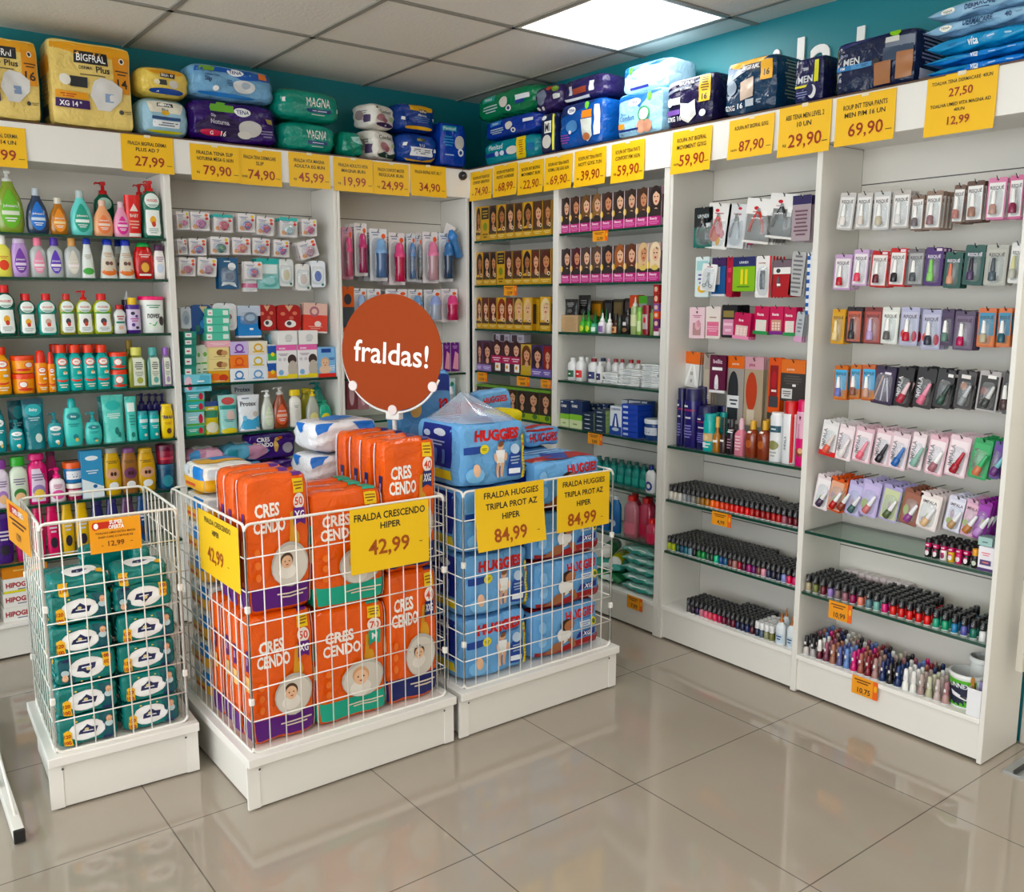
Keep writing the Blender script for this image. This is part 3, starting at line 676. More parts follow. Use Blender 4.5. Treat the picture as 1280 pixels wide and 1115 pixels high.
cagesign('orange offer sheet reading 12,99 on the front of the teal wipes cage', (P.x, PY-.006, P.z), (cy, sy), w, h, [('r', -.36, .72, .06, .92, 'c8402a'), ('e', -.38, .81, .07, .12, 'c8402a'), ('e', -.37, .81, .045, .085, 'ffffff'), ('t', 'SUPER', .02, .89, .11, 'ffffff', .26, .03), ('t', 'OFERTA', .02, .75, .12, 'ffffff', .3, .03),
  ('t', 'TOALHAS UMED EXTRA MACIA', .0, .59, .06, '6b3a16', .78), ('t', 'BABY CARE C/120 POR R$', .0, .47, .06, '6b3a16', .74), ('t', '12,99', .0, .27, .16, '6b3a16', .4, .01), ('l', -.3, .2, -.24, .24, 1, '6b3a16'), ('l', .26, .25, .34, .29, 1, '6b3a16')], mat=OS)
P = Vector((-2.622, -1.10, .80))
cagesign('orange offer sheet on the left side of the teal wipes cage', (-2.640, -1.05, .80), (.05, -1), .30, .145, [('r', -.36, .72, .06, .92, 'c8402a'), ('t', 'SUPER OFERTA', .05, .82, .12, 'ffffff', .5, .03), ('l', -.4, .45, .4, .65, 2, '6b3a16'), ('t', '12,99', 0, .25, .16, '6b3a16', .4)], mat=OS)
# ------------------------------------------------------------------ round hanging sign on its post
DC = at_y(489, 441, -1.4505); rad = .221
t = thing('round_sign', 'round burnt-orange sign lettered in white on a white post', 'sign', (DC.x, DC.y, 0), math.radians(-62+90-90))
F = flat(0, -.004, DC.z); b = MB()
ring = [(rad*math.cos(2*PI*i/64), DC.z+rad*math.sin(2*PI*i/64)) for i in range(64)]
b.prism(ring, -.004, .0, M('9a4600', .95)); b.obj('disc', t)
b = MB(); b.text(F, 'fraldas!', 0, 0, .085, 'fff6ee', w=.345, rot=math.radians(-3.5), bold=.012, res=4, o=.0008); b.obj('lettering', t)
b = MB(); b.tube([(1.005*rad*math.cos(math.radians(a)), .004, DC.z-.005+1.01*rad*math.sin(math.radians(a))) for a in range(192, 342, 6)], .0045, M('efeeea', .3), 8); b.obj('holder_rim', t)
for a in (217, 271, 326):
    b = MB(); b.T = Matrix.Translation((rad*.985*math.cos(math.radians(a)), -.0045, DC.z+rad*.985*math.sin(math.radians(a)))) @ Matrix.Rotation(PI/2, 4, 'X')
    b.lathe([(0, 1), (.003, .95)], .02, .02, M('e9dcd8', .3), n=20); b.obj('clip', t)
b = MB(); b.box(-.007, .007, .008, .022, 0.005, DC.z-rad+.04, METALW, .002); b.box(-.03, .03, -.002, .032, DC.z-rad-.035, DC.z-rad-.003, METALW, .003); b.obj('post', t)
b = MB(); b.box(-.0085, .0085, .0065, .0235, 0, .006, METALW, .002); b.obj('base_plate', t)
# ------------------------------------------------------------------ small black camera in the corner
cp = LW.pix(577.5, 220, .004)
t = thing('security_camera', 'small black dome camera on the header board in the corner', 'camera', (cp[0], -.0045, cp[1]))
b = MB(); b.T = Matrix.Rotation(PI/2, 4, 'X'); b.lathe([(0, 1), (.012, 1), (.02, .9)], .024, .024, M('141414', .35), n=24); b.obj('housing', t)
b = MB(); b.T = Matrix.Rotation(PI/2, 4, 'X'); b.lathe([(.02, .9), (.026, .75), (.03, .4), (.031, .05)], .017, .017, M('3a3a3e', .08), n=20); b.obj('lens_dome', t)
b = MB(); b.tube([(0, -.003, .024), (.004, -.004, .04), (.01, -.003, .128)], .0015, M('141414', .4), 5); b.obj('cable', t)
# ------------------------------------------------------------------ white letters on the teal wall, partly behind the packs
t = thing('wall_lettering', 'white cut-out letters on the teal wall behind the stacked packs', 'lettering', (.299, 0, 0), -PI/2)
for ch, px, pyt, hh in (('i', 972, 62, .17), ('l', 1003, 47, .2), ('a', 1029, 55, .19), ('l', 1078, 33, .2)):
    p = at_x(px, pyt, .299); v, f, W_ = text2d(ch, .02, 4)
    top = max(q[1] for q in v); b = MB()
    n0 = len(v); s_ = hh
    b.add([(-p.y+x*s_, -.008, p.z+(y-top)*s_) for x, y in v], f, M('f4f4f0', .4)); b.add([(-p.y+x*s_, -.0005, p.z+(y-top)*s_) for x, y in v], [q[::-1] for q in f], M('f4f4f0', .4))
    ed = {}
    for q in f:
        for i in range(len(q)): e_ = (q[i], q[(i+1) % len(q)]); ed[e_] = 1
    side = [(a, b_) for a, b_ in ed if (b_, a) not in ed]
    b.add([(-p.y+x*s_, -.008, p.z+(y-top)*s_) for x, y in v]+[(-p.y+x*s_, -.0005, p.z+(y-top)*s_) for x, y in v], [(a, a+n0, b_+n0, b_) for a, b_ in side], M('e2e2de', .4))
    b.obj('letter', t)
# ------------------------------------------------------------------ packs along the top boards
ZT = 2.362
def TP(W, pxs, pyt, z, D, col, label, front=(), left=(), right=(), top=(), out=-.02, k=8, wr=.003, rot=0, wfix=None, group='nappy packs on top of the shelves', kind='pack', seed=None, fins=None, name='nappy_pack', cat='nappy pack', hfix=None):
    uc, w, h = W.box(pxs[0], pxs[1], pyt, z, out)
    if hfix: h = hfix
    w = wfix or w-.012; h -= .004; D -= .004
    seed = seed if seed is not None else int(pxs[0])+int(pyt)
    b = pack_mesh(w, D, h, col, front, left, right, top, k, wr, seed, fins=fins) if kind == 'pack' else flow_mesh(w, D, h, col, top, front, seed)
    o = b.obj(name); o.location = W.P(uc, out-D/2, z); o.rotation_euler = (0, 0, W.rot+rot); tag(o, label, cat, group); return z+h+(.009 if kind == 'flow' else .006)
OV = lambda cx, cz, rx, rz, s='TENA': [('e', cx, cz, rx, rz, 'f6f7f8'), ('t', s, cx, cz, rz*.9, '1d3a78', rx*1.5, .02)]
def bigfral(n, size, tag_):
    return [('p', [(-.5, .97), (-.5, .9), (.05, .80), (.2, .84), (.48, .8), (.48, .98)], 'e8a828'), ('r', -.20, .74, .20, .88, '1b1a1e'), ('t', 'BIGFRAL', 0, .81, .085, 'ffffff', .34, .01),
      ('t', 'DERMA', -.07, .695, .04, '2a2622', .15), ('t', 'Plus', .13, .69, .075, '2a2622', .17, .02), ('l', -.22, .60, .24, .63, 1, '6a5a3a'),
      ('r', .26, .44, .47, .86, 'e39a22'), ('e', .37, .82, .032, .036, 'f8f4ea'), ('e', .37, .82, .02, .024, '2a2622'), ('t', n, .37, .56, .11, '33241a', .15, .02), ('l', .28, .65, .46, .72, 2, '5a3a14'),
      ('p', [(.02, .55), (.10, .60), (.24, .58), (.36, .50), (.34, .36), (.20, .22), (.05, .22), (-.03, .38)], 'd9d8d6'), ('r', .14, .32, .24, .42, '8fa3c2'),
      ('e', -.33, .53, .07, .065, 'f6f3ea'), ('r', -.27, .46, -.06, .58, '26282c'), ('r', -.46, .32, -.06, .40, 'f0a935'), ('l', -.40, .33, -.2, .38, 2, 'b5481e'), ('r', -.46, .21, -.05, .31, '3a1a56'), ('t', tag_, -.28, .26, .06, 'ffffff', .26, .02), ('e', .33, .22, .028, .028, '3a3a3a'), ('l', .37, .2, .47, .24, 2, '7a6a40')]
CREAM = 'f3d98c'
TP(LW, (-45, 56), 44, ZT, .20, CREAM, 'tall cream incontinence pack numbered 16, leftmost on top of the shelves', bigfral('16', '', 'XG 16'), k=14)
TP(LW, (64, 171), 52, ZT, .20, CREAM, 'tall cream incontinence pack numbered 14 with a purple XG flash', bigfral('14', '', 'XG 14 "'), left=[('r', -.4, .6, .4, .8, 'e8a828'), ('l', -.35, .3, .35, .6, 6, '8a7a4a'), ('r', -.3, .12, .3, .25, '3a2a20')], k=14)
z = TP(LW, (174, 241), 121, ZT, .20, 'a9cfe2', 'small pale blue pack under a small yellow pack, with barcode strip', [('p', [(-.42, .95), (-.3, .6), (.3, .6), (.45, .95)], 'f2eedd'), ('r', -.16, .76, .16, .88, '26282c'), ('t', 'BIGFRAL', 0, .82, .08, 'ffffff', .26, .02), ('t', 'Plus', 0, .68, .08, '26282c', .12, .02), ('e', .0, .6, .08, .06, 'e8b84a'), ('r', -.28, .42, .3, .5, '2a4a7a'), ('r', -.26, .22, .28, .4, 'e9edf0'), ('l', -.24, .25, .26, .37, 2, '4a5a6a'), ('e', 0, .06, .42, .06, 'd8d64a')], k=4)
TP(LW, (172, 241), 82, z, .19, 'f0d478', 'small yellow pack with a dark blue lower edge, lying on a pale blue pack', [('p', [(-.42, .9), (-.2, .72), (.3, .74), (.44, .9)], 'e8a828'), ('r', -.1, .62, .2, .78, '26282c'), ('t', 'BIGFRAL', .05, .7, .09, 'ffffff', .26, .02), ('r', -.12, .36, .02, .54, '3a3a3c'), ('e', -.16, .45, .05, .09, 'e8e0c0'), ('e', .16, .42, .1, .14, 'd8d4cc'), ('e', .03, .1, .38, .16, '1f4a94'), ('t', '24', -.15, .12, .07, 'ffffff')], k=4)
z = TP(LW, (238, 350), 126, ZT, .2, '341a66', 'dark purple slip pack with a green leaf flash, under a light blue pack', [('p', [(-.5, .35), (-.2, .75), (.2, .4), (.1, .1), (-.45, .1)], '241044'), ('r', -.28, .72, -.02, .9, '6fae45'), ('r', -.22, .85, -.12, 1, '6fae45')]+OV(.07, .76, .09, .11)+[('t', 'Slip', -.26, .62, .07, 'd8d4e8', .07), ('t', 'Noturna', -.18, .48, .12, 'e4e0f0', .22, .01), ('e', -.3, .2, .13, .08, 'c02450'), ('t', 'G', -.29, .2, .09, 'ffffff'), ('t', '16', -.16, .2, .12, 'ffffff', .07), ('e', .16, .38, .13, .2, 'c9c6c4'), ('e', .1, .22, .08, .1, 'd4d0cc'), ('r', .36, .55, .46, .68, 'a8985a'), ('l', .28, .2, .46, .4, 3, '8a80a8')], k=6, wr=.006)
TP(LW, (236, 346), 82, z, .2, '86b6dc', 'light blue slip pack with an orange sticker, lying on a dark purple pack', [('p', [(-.5, .95), (-.5, .75), (-.1, .8), (.1, .62), (.5, .7), (.5, .95)], '1f62b4'), ('r', -.42, .78, -.2, .96, '7fb04a')]+OV(.02, .82, .09, .12)+[('t', 'DERMACARE', -.25, .66, .06, '3a5a84', .2), ('t', 'Slip', -.3, .54, .13, '2a3a6a', .1, .02), ('e', -.22, .27, .035, .08, 'f4f6f8'), ('e', .12, .42, .13, .2, 'dfe3e6'), ('e', .14, .46, .05, .1, 'b8c4d0'), ('r', .3, .72, .42, .92, 'e8854a'), ('e', -.1, .06, .36, .1, '3a7cc4'), ('l', -.08, .38, .0, .6, 4, '4a6a94')], k=6, wr=.005)
MAG = lambda: [('t', 'MAGNA', .12, .60, .30, 'f4f6f4', .36, .0), ('r', -.06, .26, .32, .38, '1a3f74'), ('l', -.04, .29, .3, .35, 1, 'd8e4ec'), ('l', -.06, .16, .3, .22, 1, 'd8ece4')]
z = TP(LW, (352, 424), 151, ZT, .2, '0f8f7d', 'lower of the two bright green packs lettered in white', MAG(), k=4, wr=.004)
TP(LW, (346, 430), 110, z, .2, '0f8f7d', 'upper of the two bright green packs lettered in white', MAG()+[('r', -.5, .5, -.42, .66, 'e9eeee'), ('r', .46, .3, .5, .45, 'e9eeee')], k=4, wr=.004)
TP(LW, (426, 458), 162, ZT, .18, '0f8a74', 'small crumpled green pack squeezed between green and white packs', [('p', [(-.1, .75), (.3, .82), (.45, .5), (.2, .5), (.0, .6)], 'a8d0c8')], out=-.03, k=3.4, wr=.006)
z = TP(LW, (446, 508), 161, ZT, .17, 'ece9e2', 'lower white pack with pink flowers and a dark green wave', [('t', 'Confort', -.02, .76, .14, '2c4a34', .62, .01), ('e', -.1, .46, .16, .14, 'b98a92'), ('e', .02, .38, .1, .1, 'a46a76'), ('e', .28, .52, .1, .08, 'b8cc98'), ('p', [(-.4, .16), (-.1, .3), (.15, .2), (.42, .3), (.4, .06), (-.3, .06)], '1c3a30'), ('t', 'G', .0, .16, .1, 'ffffff')], left=[('l', -.3, .3, .3, .7, 5, '8a8a8c'), ('e', -.1, .5, .2, .2, '9a8a8c'), ('r', .1, .2, .4, .5, '4a3a5e')], rot=.36, wfix=.19, out=-.04, k=4.5)
TP(LW, (445, 506), 128, z, .17, 'ece9e2', 'upper white pack with pink flowers and a dark purple wave', [('e', -.36, .84, .06, .06, '5a6a5a'), ('t', 'Confort', .0, .68, .15, '2c4a34', .66, .01), ('e', -.18, .42, .18, .15, 'b98a92'), ('e', -.05, .34, .1, .1, 'a46a76'), ('e', .25, .42, .1, .1, 'b8cc98'), ('e', .0, .12, .4, .12, '33204e'), ('t', 'M', .0, .12, .1, 'ffffff')], left=[('l', -.3, .3, .3, .7, 5, '8a8a8c'), ('e', -.1, .5, .2, .2, '9a8a8c'), ('r', .1, .2, .4, .5, '4a3a5e')], rot=.36, wfix=.19, out=-.04, k=4.5)
z = TP(LW, (500, 550), 165, ZT, .2, '1c4796', 'lower blue and yellow pack with a white barcode panel', [('r', -.08, .72, .14, .84, '2a3a34'), ('t', 'BIGFRAL', .03, .78, .08, 'e8d890', .2), ('t', '8 U', .05, .6, .1, 'dfe6f0', .12), ('r', -.26, .24, .34, .52, 'e6e9ee'), ('l', -.22, .30, .3, .48, 3, '3a4450'), ('p', [(-.44, .1), (-.2, .06), (.3, .06), (.48, .2), (.4, .02), (-.4, .0)], 'e0b23a'), ('r', -.48, .55, -.36, .66, 'e8ecee'), ('r', .38, .4, .48, .52, 'e8ecee')], k=4.5, wr=.005)
TP(LW, (497, 548), 128, z, .2, '1b3f88', 'upper blue and yellow pack with a yellow top edge', [('p', [(-.28, .99), (-.2, .74), (.1, .68), (.42, .76), (.46, .99)], 'eab43a'), ('r', .0, .64, .22, .78, '26282c'), ('t', 'BIGFRAL', .11, .71, .08, 'ffffff', .2), ('t', 'Noturna', .1, .58, .09, 'e4e8f0', .24), ('e', .0, .06, .4, .12, 'eab43a'), ('r', -.48, .34, -.34, .46, 'e8ecee'), ('r', .42, .4, .5, .52, 'e8ecee'), ('l', -.1, .3, .3, .5, 3, '5a7ab4')], k=4.5, wr=.005)
TP(LW, (549, 585), 152, ZT, .2, '1a49a8', 'blue pack with a white nappy picture, last before the corner', [('r', -.42, .8, .1, .92, '2aa6b4'), ('t', 'Plenitud', -.16, .86, .08, 'e8f4f6', .44, .01), ('e', .2, .56, .17, .15, 'c9c6c0'), ('l', -.4, .45, .0, .7, 4, '4a9ad0'), ('e', .24, .34, .1, .085, 'eef1f4'), ('e', .24, .34, .05, .045, '1a3a84'), ('l', -.4, .24, .05, .3, 1, 'a8c4e4')], k=8, wr=.002)
# ---- right wall
PL = lambda c: [('r', -.34, .62, -.12, .86, c), ('t', 'Plenitud', -.23, .74, .12, 'e8f4f6', .2, .01), ('e', .02, .5, .06, .2, 'd8d4cc'), ('e', .1, .22, .04, .12, 'e8ecea'), ('e', .1, .22, .022, .07, '1a3a6a'), ('l', -.34, .2, -.06, .5, 3, 'b8d0d4')]
z = TP(RW, (600, 673), 170, ZT, .2, '118a96', 'teal pack with a yellow vertical band, lowest of the corner stack', [('t', 'Plenitud', -.22, .72, .22, 'dff4f4', .3, .01), ('r', -.5, .34, .06, .5, '1c3f92'), ('e', -.18, .42, .035, .1, 'd8e8f4'), ('e', -.09, .42, .035, .1, 'd8e8f4'), ('e', .08, .46, .1, .16, 'd9d6ce'), ('r', .16, .02, .32, .99, 'f0d22e'), ('l', .2, .2, .28, .8, 7, 'a8501e'), ('r', .36, .3, .48, .6, '2a6a9a')], out=-.04, k=5)
z = TP(RW, (601, 673), 143, z, .2, '1d3f9a', 'dark blue pack with a thin nappy picture, middle of the corner stack', PL('2a7ac0')+[('r', .26, .5, .46, .66, 'e6e9ec')], out=-.04, k=5)
TP(RW, (590, 671), 109, z, .2, '0d7a50', 'green pack on top of the corner stack, with a white label', PL('1a9a8a')+[('r', .2, .44, .44, .62, 'e9ecee'), ('r', .2, .3, .34, .44, '1c3f92')], out=-.04, k=4)
z = TP(RW, (674, 694), 139, ZT, .2, '1a2448', 'narrow navy pack with a white panel and a lime edge', [('e', -.2, .88, .18, .06, 'eef1f4'), ('r', -.15, .5, .3, .78, 'f0f1ee'), ('t', 'Mi', .08, .64, .2, '1c1c22', .34, .02), ('e', .02, .3, .3, .16, 'd4d2cc'), ('r', .38, .06, .48, .96, 'd6d63a')], out=-.03, k=8, wr=.001)
TP(RW, (664, 702), 104, z, .19, '2f2450', 'dark purple pack lying on the narrow navy pack', [('e', -.15, .55, .16, .3, '70788a'), ('e', .1, .86, .14, .1, 'c2583a'), ('r', .25, .4, .5, .56, 'd8dad4'), ('e', .34, .78, .12, .14, '6a8a3a'), ('e', -.34, .12, .09, .1, 'e6e4e0'), ('e', -.1, .1, .08, .1, 'e6e4e0')], out=-.04, k=4, wr=.006)
z = TP(RW, (696, 755), 124, ZT, .21, '1c56a0', 'deep blue pack with an orange flash and a white side strip', [('p', [(-.5, .99), (-.5, .72), (0., .8), (.4, .99)], '14285e')]+OV(-.17, .82, .09, .085)+[('e', .15, .88, .045, .1, '7ac74a'), ('r', .06, .6, .26, .76, 'ec8a4a'), ('p', [(.04, .58), (.26, .58), (.28, .2), (.18, .08), (.08, .2)], 'c8cdc6'), ('e', .16, .2, .08, .08, 'c07a54'), ('e', -.16, .48, .13, .13, '5c8cc0'), ('r', .32, .2, .45, .84, 'eef1f3'), ('l', -.46, .12, -.2, .34, 4, '8a4a9a'), ('e', -.2, .36, .03, .04, 'e8e8f0')], k=7, wr=.003)
TP(RW, (700, 756), 93, z, .19, '2a2350', 'purple-black pack lying across the deep blue pack', [('r', -.3, .3, -.22, .66, 'c8c8d0'), ('r', -.2, .3, .12, .54, '9a4a3a'), ('r', .18, .3, .28, .7, 'd8dade'), ('r', -.48, .02, .2, .16, 'e2e8ea')], out=-.05, k=5, wr=.004)
CMF = [('p', [(-.5, .99), (-.5, .84), (-.2, .88), (.02, .62), (.2, .86), (.48, .92), (.48, .99)], '2a6fd0'), ('e', -.1, .76, .14, .09, 'f6f8fa'), ('t', 'TENA', -.1, .76, .06, '1d3a78', .17, .02), ('e', .22, .84, .045, .1, '6fd04a'), ('t', 'Pants', -.34, .54, .07, '3a6a9a', .16), ('t', 'Comfort', -.26, .44, .12, '2c5a94', .32, .01),
  ('e', .12, .46, .13, .17, '4a9a6a'), ('e', .12, .46, .10, .13, 'dfeeea'), ('e', .12, .44, .06, .07, 'f4f8f8'), ('e', .06, .18, .1, .16, 'd9a890'), ('e', .2, .17, .1, .15, 'cf9a82'), ('r', -.46, .2, -.3, .32, 'ec9a50'), ('r', -.46, .13, .0, .18, '1d2f6a'), ('t', '16', -.36, .06, .07, '2a3a5a', .08, .02)]
z = TP(RW, (770, 829), 112, ZT, .22, 'a9d8f4', 'pale blue pants pack with green arrows and a yellow edge strip', CMF, left=[('r', .12, .04, .46, .96, 'f0e63a'), ('l', .2, .1, .4, .9, 12, '4a5a2a')], right=[('l', -.35, .5, .35, .9, 7, 'a4b4cc'), ('r', -.3, .3, .0, .7, 'c06a7a'), ('r', -.3, .02, .3, .2, '8a94b0')], k=12, wr=.002, out=-.015)
TP(RW, (775, 838), 75, z, .2, 'bfe2f8', 'pale blue pants pack, wide, on top of another pale blue pants pack', [('p', [(-.5, .99), (-.48, .62), (-.1, .86), (.3, .8), (.48, .95), (.48, .99)], '3a74d8'), ('e', .0, .82, .08, .09, 'f6f8fa'), ('e', -.28, .8, .05, .14, '62c84a'), ('r', -.3, .1, .1, .2, '3a3a8a'), ('t', 'Pants', -.2, .5, .1, '6a94c0', .2), ('e', .3, .4, .14, .2, 'eef4f8')], out=-.06, k=7, wr=.003)
BFM = lambda bg, n: [('p', [(-.48, .96), (-.48, .84), (.1, .92), (.3, .97)], 'd8dce4'), ('p', [(-.48, .76), (-.48, .7), (.2, .84), (.3, .9)], '9aa2b4'), ('r', -.22, .82, .14, .93, bg), ('t', 'BIGFRAL', -.04, .87, .08, 'eef0f2', .34, .02), ('t', 'MOVIMENT', -.06, .76, .05, 'c8ccd4', .26)]
TP(RW, (830, 893), 93, ZT, .2, '1f1b3e', 'dark indigo pants pack with a yellow numbered flash and a white brief', BFM('1f1b3e', 16)+[('r', .22, .42, .44, .96, 'f0c232'), ('t', '16', .33, .52, .12, '2a2416', .16, .03), ('l', .25, .62, .41, .92, 6, '4a3a14'), ('p', [(-.16, .48), (.0, .44), (.14, .5), (.16, .2), (.0, .04), (-.14, .16)], 'dcdcda'), ('e', -.38, .52, .07, .09, 'eceef0'), ('r', -.32, .46, -.16, .6, 'd8dce2'), ('r', -.48, .26, -.16, .36, '7a5aa8'), ('t', 'G/XG 16', -.3, .18, .1, 'eef0f2', .34, .02), ('e', .3, .2, .07, .07, 'e0e0e4')], k=8)
TP(RW, (902, 972), 70, ZT, .21, '123450', 'dark petrol pants pack with a gold top and a numbered gold shield', [('p', [(-.45, .99), (-.3, .82), (.2, .88), (.34, .99)], 'eeb42c'), ('p', [(-.48, .9), (-.48, .6), (.1, .82), (.2, .86), (-.1, .8)], 'a8b8d0'), ('r', -.14, .76, .2, .88, '1a1a1e'), ('t', 'BIGFRAL', .03, .82, .08, 'f4f4f2', .3, .02), ('r', .2, .55, .42, .9, 'eeb42c'), ('t', '16', .31, .68, .11, '2a2416', .16, .03), ('p', [(-.16, .58), (.08, .64), (.1, .42), (.08, .3), (-.16, .26)], 'd8c4b4'), ('e', -.34, .52, .1, .14, '9aa8b8'), ('t', 'G/XG', -.36, .15, .1, 'eef0f2', .2, .02), ('t', '16', -.16, .17, .1, 'eef0f2', .1, .02), ('r', -.06, .13, .1, .26, 'aab4bc'), ('l', .16, .14, .26, .24, 2, '8a98a8'), ('t', '"', .37, .22, .06, 'ffffff')], right=[('l', -.3, .2, .3, .9, 12, '7a8a84')], k=8, wr=.004)
TP(RW, (990, 1030), 70, ZT, .14, '171a46', 'small navy pack with a yellow bar and a crescent pad picture', [('t', 'TENA', -.1, .74, .07, 'dfe4f0', .2, .02), ('t', 'MEN', -.1, .52, .15, 'd8dae0', .52, .02), ('r', -.5, .34, .05, .39, 'e2d63a'), ('r', .2, .42, .34, .9, 'd8d63a'), ('e', .14, .22, .14, .15, 'dcdde0'), ('e', .06, .27, .13, .13, '171a46'), ('l', -.4, .1, .0, .26, 3, '8a90b8')], k=12, wr=.001)
TP(RW, (1040, 1146), 42, ZT, .22, '19223f', 'wide navy pants pack with bare legs pictured and a lime edge', [('p', [(-.5, .99), (-.4, .86), (0, .95), (.2, .99)], '1b2458'), ('t', 'MEN', -.28, .60, .13, 'cfd2d6', .3, .02), ('r', -.5, .44, -.28, .53, '3c7cb4'), ('r', -.28, .44, -.02, .53, '5a94c4'), ('t', 'P/M', -.39, .485, .05, 'ffffff', .1), ('l', -.22, .46, -.06, .51, 2, '1a2a4a'), ('e', .03, .48, .05, .08, '26262e'), ('t', 'Pants', -.38, .74, .06, '8a98b8', .12), ('t', '16', -.42, .28, .09, 'c8ccd4', .08), ('r', .14, .66, .5, .86, '6e7684'), ('r', .12, .44, .48, .7, '39485c'), ('r', .02, .04, .22, .46, 'a3714e'), ('r', .28, .1, .48, .58, 'a87654'), ('r', .14, .78, .3, .88, 'd4d4ce'), ('e', .25, .96, .07, .08, '8fc83a')], left=[('r', .05, .05, .45, .95, 'd4d83a'), ('l', .12, .1, .4, .9, 12, '3a4a2a')], right=[('l', -.4, .35, .4, .95, 9, 'a8a4c8'), ('r', -.4, .05, .3, .25, 'd0d2dc')], k=12, wr=.003)
# stack of wipes pouches at the right end
z = ZT
wl = ['lowest bright blue wipes pouch of the stack of six', 'second bright blue wipes pouch from the bottom of the stack', 'third bright blue wipes pouch from the bottom of the stack', 'thick blue wipes pouch, fourth from the bottom of the stack', 'lower of the two pale blue wipes pouches on the stack', 'topmost pale blue wipes pouch of the stack']
VT = [('r', -.5, .3, -.12, .8, '3a94c8'), ('t', 'vita', -.06, .5, .52, 'eef6fa', .1, .02), ('l', -.3, .4, -.2, .6, 2, '1f5a94'), ('l', .05, .4, .14, .6, 1, 'bfe0f4'), ('l', .2, .4, .3, .6, 1, 'bfe0f4')]
DC_ = [('e', -.3, .5, .06, .26, 'f2f2ea'), ('t', 'TENA', -.3, .5, .2, '3a5a5a', .08), ('t', 'DERMACARE', -.02, .56, .4, '23456e', .26, .02), ('l', -.12, .2, .1, .3, 1, '23456e'), ('t', '40', .24, .5, .4, '23456e', .06, .02), ('l', .29, .4, .36, .6, 2, '5a7a9a')]
for i, (pt, cc, pr) in enumerate([(87, '1f86dc', VT), (72, '1f86dc', VT), (58, '228ad8', VT), (35, '2f98cc', VT), (14, '9cc4e2', DC_), (-8, 'a4cae6', DC_)]):
    z = TP(RW, (1152+(i % 2)*3, 1300+(i % 3)*4), pt, z, .15, cc, wl[i], pr, kind='flow', out=-.015-.004*(i % 2), seed=i, group='wipes pouches stacked at the right end', name='wipes_pouch', cat='wipes pouch')
# ------------------------------------------------------------------ goods on the glass shelves of the left wall
def B(W, z, px, pyt, kind, body, cap, capk, label, prints=(), out=-.025, name='shampoo_bottle', cat='bottle', group=None, **kw):
    uc, w, h = W.box(px[0], px[1], pyt, z, out); w -= .0015
    d = w*kw.get('dep', .6); t = thing(name, label, cat, W.P(uc, out-d/2, z+.0005), W.rot, group); make_bottle(t, w, h, kind, body, cap, capk, prints=prints, **kw); return t
def J(W, z, px, pyt, body, lid, label, prints=(), out=-.025, name='cream_jar', cat='jar', group=None, **kw):
    uc, w, h = W.box(px[0], px[1], pyt, z, out); w -= .0015
    t = thing(name, label, cat, W.P(uc, out-w/2, z+.0005), W.rot, group); make_jar(t, w, h, body, lid, prints, **kw); return z+h+.001
def BX(W, z, px, pyt, d, side, label, front=(), out=-.025, name='carton', cat='box', group=None, hfix=None, **kw):
    uc, w, h = W.box(px[0], px[1], pyt, z, out); h = hfix or h; w -= .001
    o = box_mesh(w, d, h, side, front, **kw).obj(name); o.location = W.P(uc, out, z+.0005); o.rotation_euler = (0, 0, W.rot); tag(o, label, cat, group); return z+h+.0008
def DP(col, band, z0=.08, z1=.84): return [('d', .0, z0, z1, .36, col), ('r', -.3, .34, .3, .42, band), ('l', -.22, .2, .22, .3, 2, 'eef0f0'), ('t', "Johnson's", .0, .52, .055, 'f4f4f4', .5, .02)]
G = 'baby care bottles on the left wall'
z = 1.894
B(LW, z, (-3, 34), 213, 'drop', '9cb84a', 'd8dcd8', 'pump', 'big clear green baby shampoo pump bottle, leftmost on the top glass shelf', DP('6fb83c', 'e8f2e0'), caph=.17, capw=.36, clear=.25, group=G)
B(LW, z, (35, 64), 235, 'drop', '2c3f5c', 'b8c0c8', 'cyl', 'dark blue baby bottle with a blue drop label on the top glass shelf', DP('2f7ad0', 'd8e8f8'), capw=.34, clear=.2, group=G)
B(LW, z, (64, 88), 247, 'drop', 'd08a1c', 'd8d4c8', 'cyl', 'small amber baby bottle between blue and turquoise bottles', DP('f09a1c', 'fbe0b0'), capw=.4, clear=.3, group=G)
B(LW, z, (90, 119), 238, 'drop', '7fdcd8', 'b4c4c4', 'cyl', 'turquoise baby bottle with a green drop label on the top shelf', DP('1fa088', 'eef8f4'), capw=.36, group=G)
B(LW, z, (121, 147), 227, 'shoulder', '0a5a46', 'c41f2c', 'pump', 'dark green bottle with a red pump, behind the peach bottle', [('e', 0, .78, .34, .14, 'bfe4d8')], caph=.22, out=-.13, capw=.42, group=G)
B(LW, z, (119, 144), 250, 'drop', 'f4b48c', 'e4c4b0', 'cyl', 'peach baby bottle with an orange drop label on the top shelf', DP('f08a5c', 'fbe4d8', z1=.7), capw=.36, group=G)
B(LW, z, (144, 165), 252, 'drop', 'f4b0cc', 'e0c8d0', 'cyl', 'pale pink baby bottle on the top shelf left of a red tube', DP('e0489c', 'fbe0ee', z1=.7), capw=.36, group=G)
B(LW, z, (159, 180), 243, 'tubeflat', 'd8232a', 'd8d8d4', 'none', 'red baby lotion tube standing on its clear cap', [('t', 'BABY', 0, .52, .08, 'fbe8e0', .5), ('p', [(-.25, .62), (.0, .8), (.25, .62)], 'f4e4dc'), ('l', -.3, .2, .3, .42, 3, 'f0b4a8'), ('r', -.4, .02, .4, .1, 'e4e2de')], caph=.02, group=G, name='lotion_tube', cat='tube')
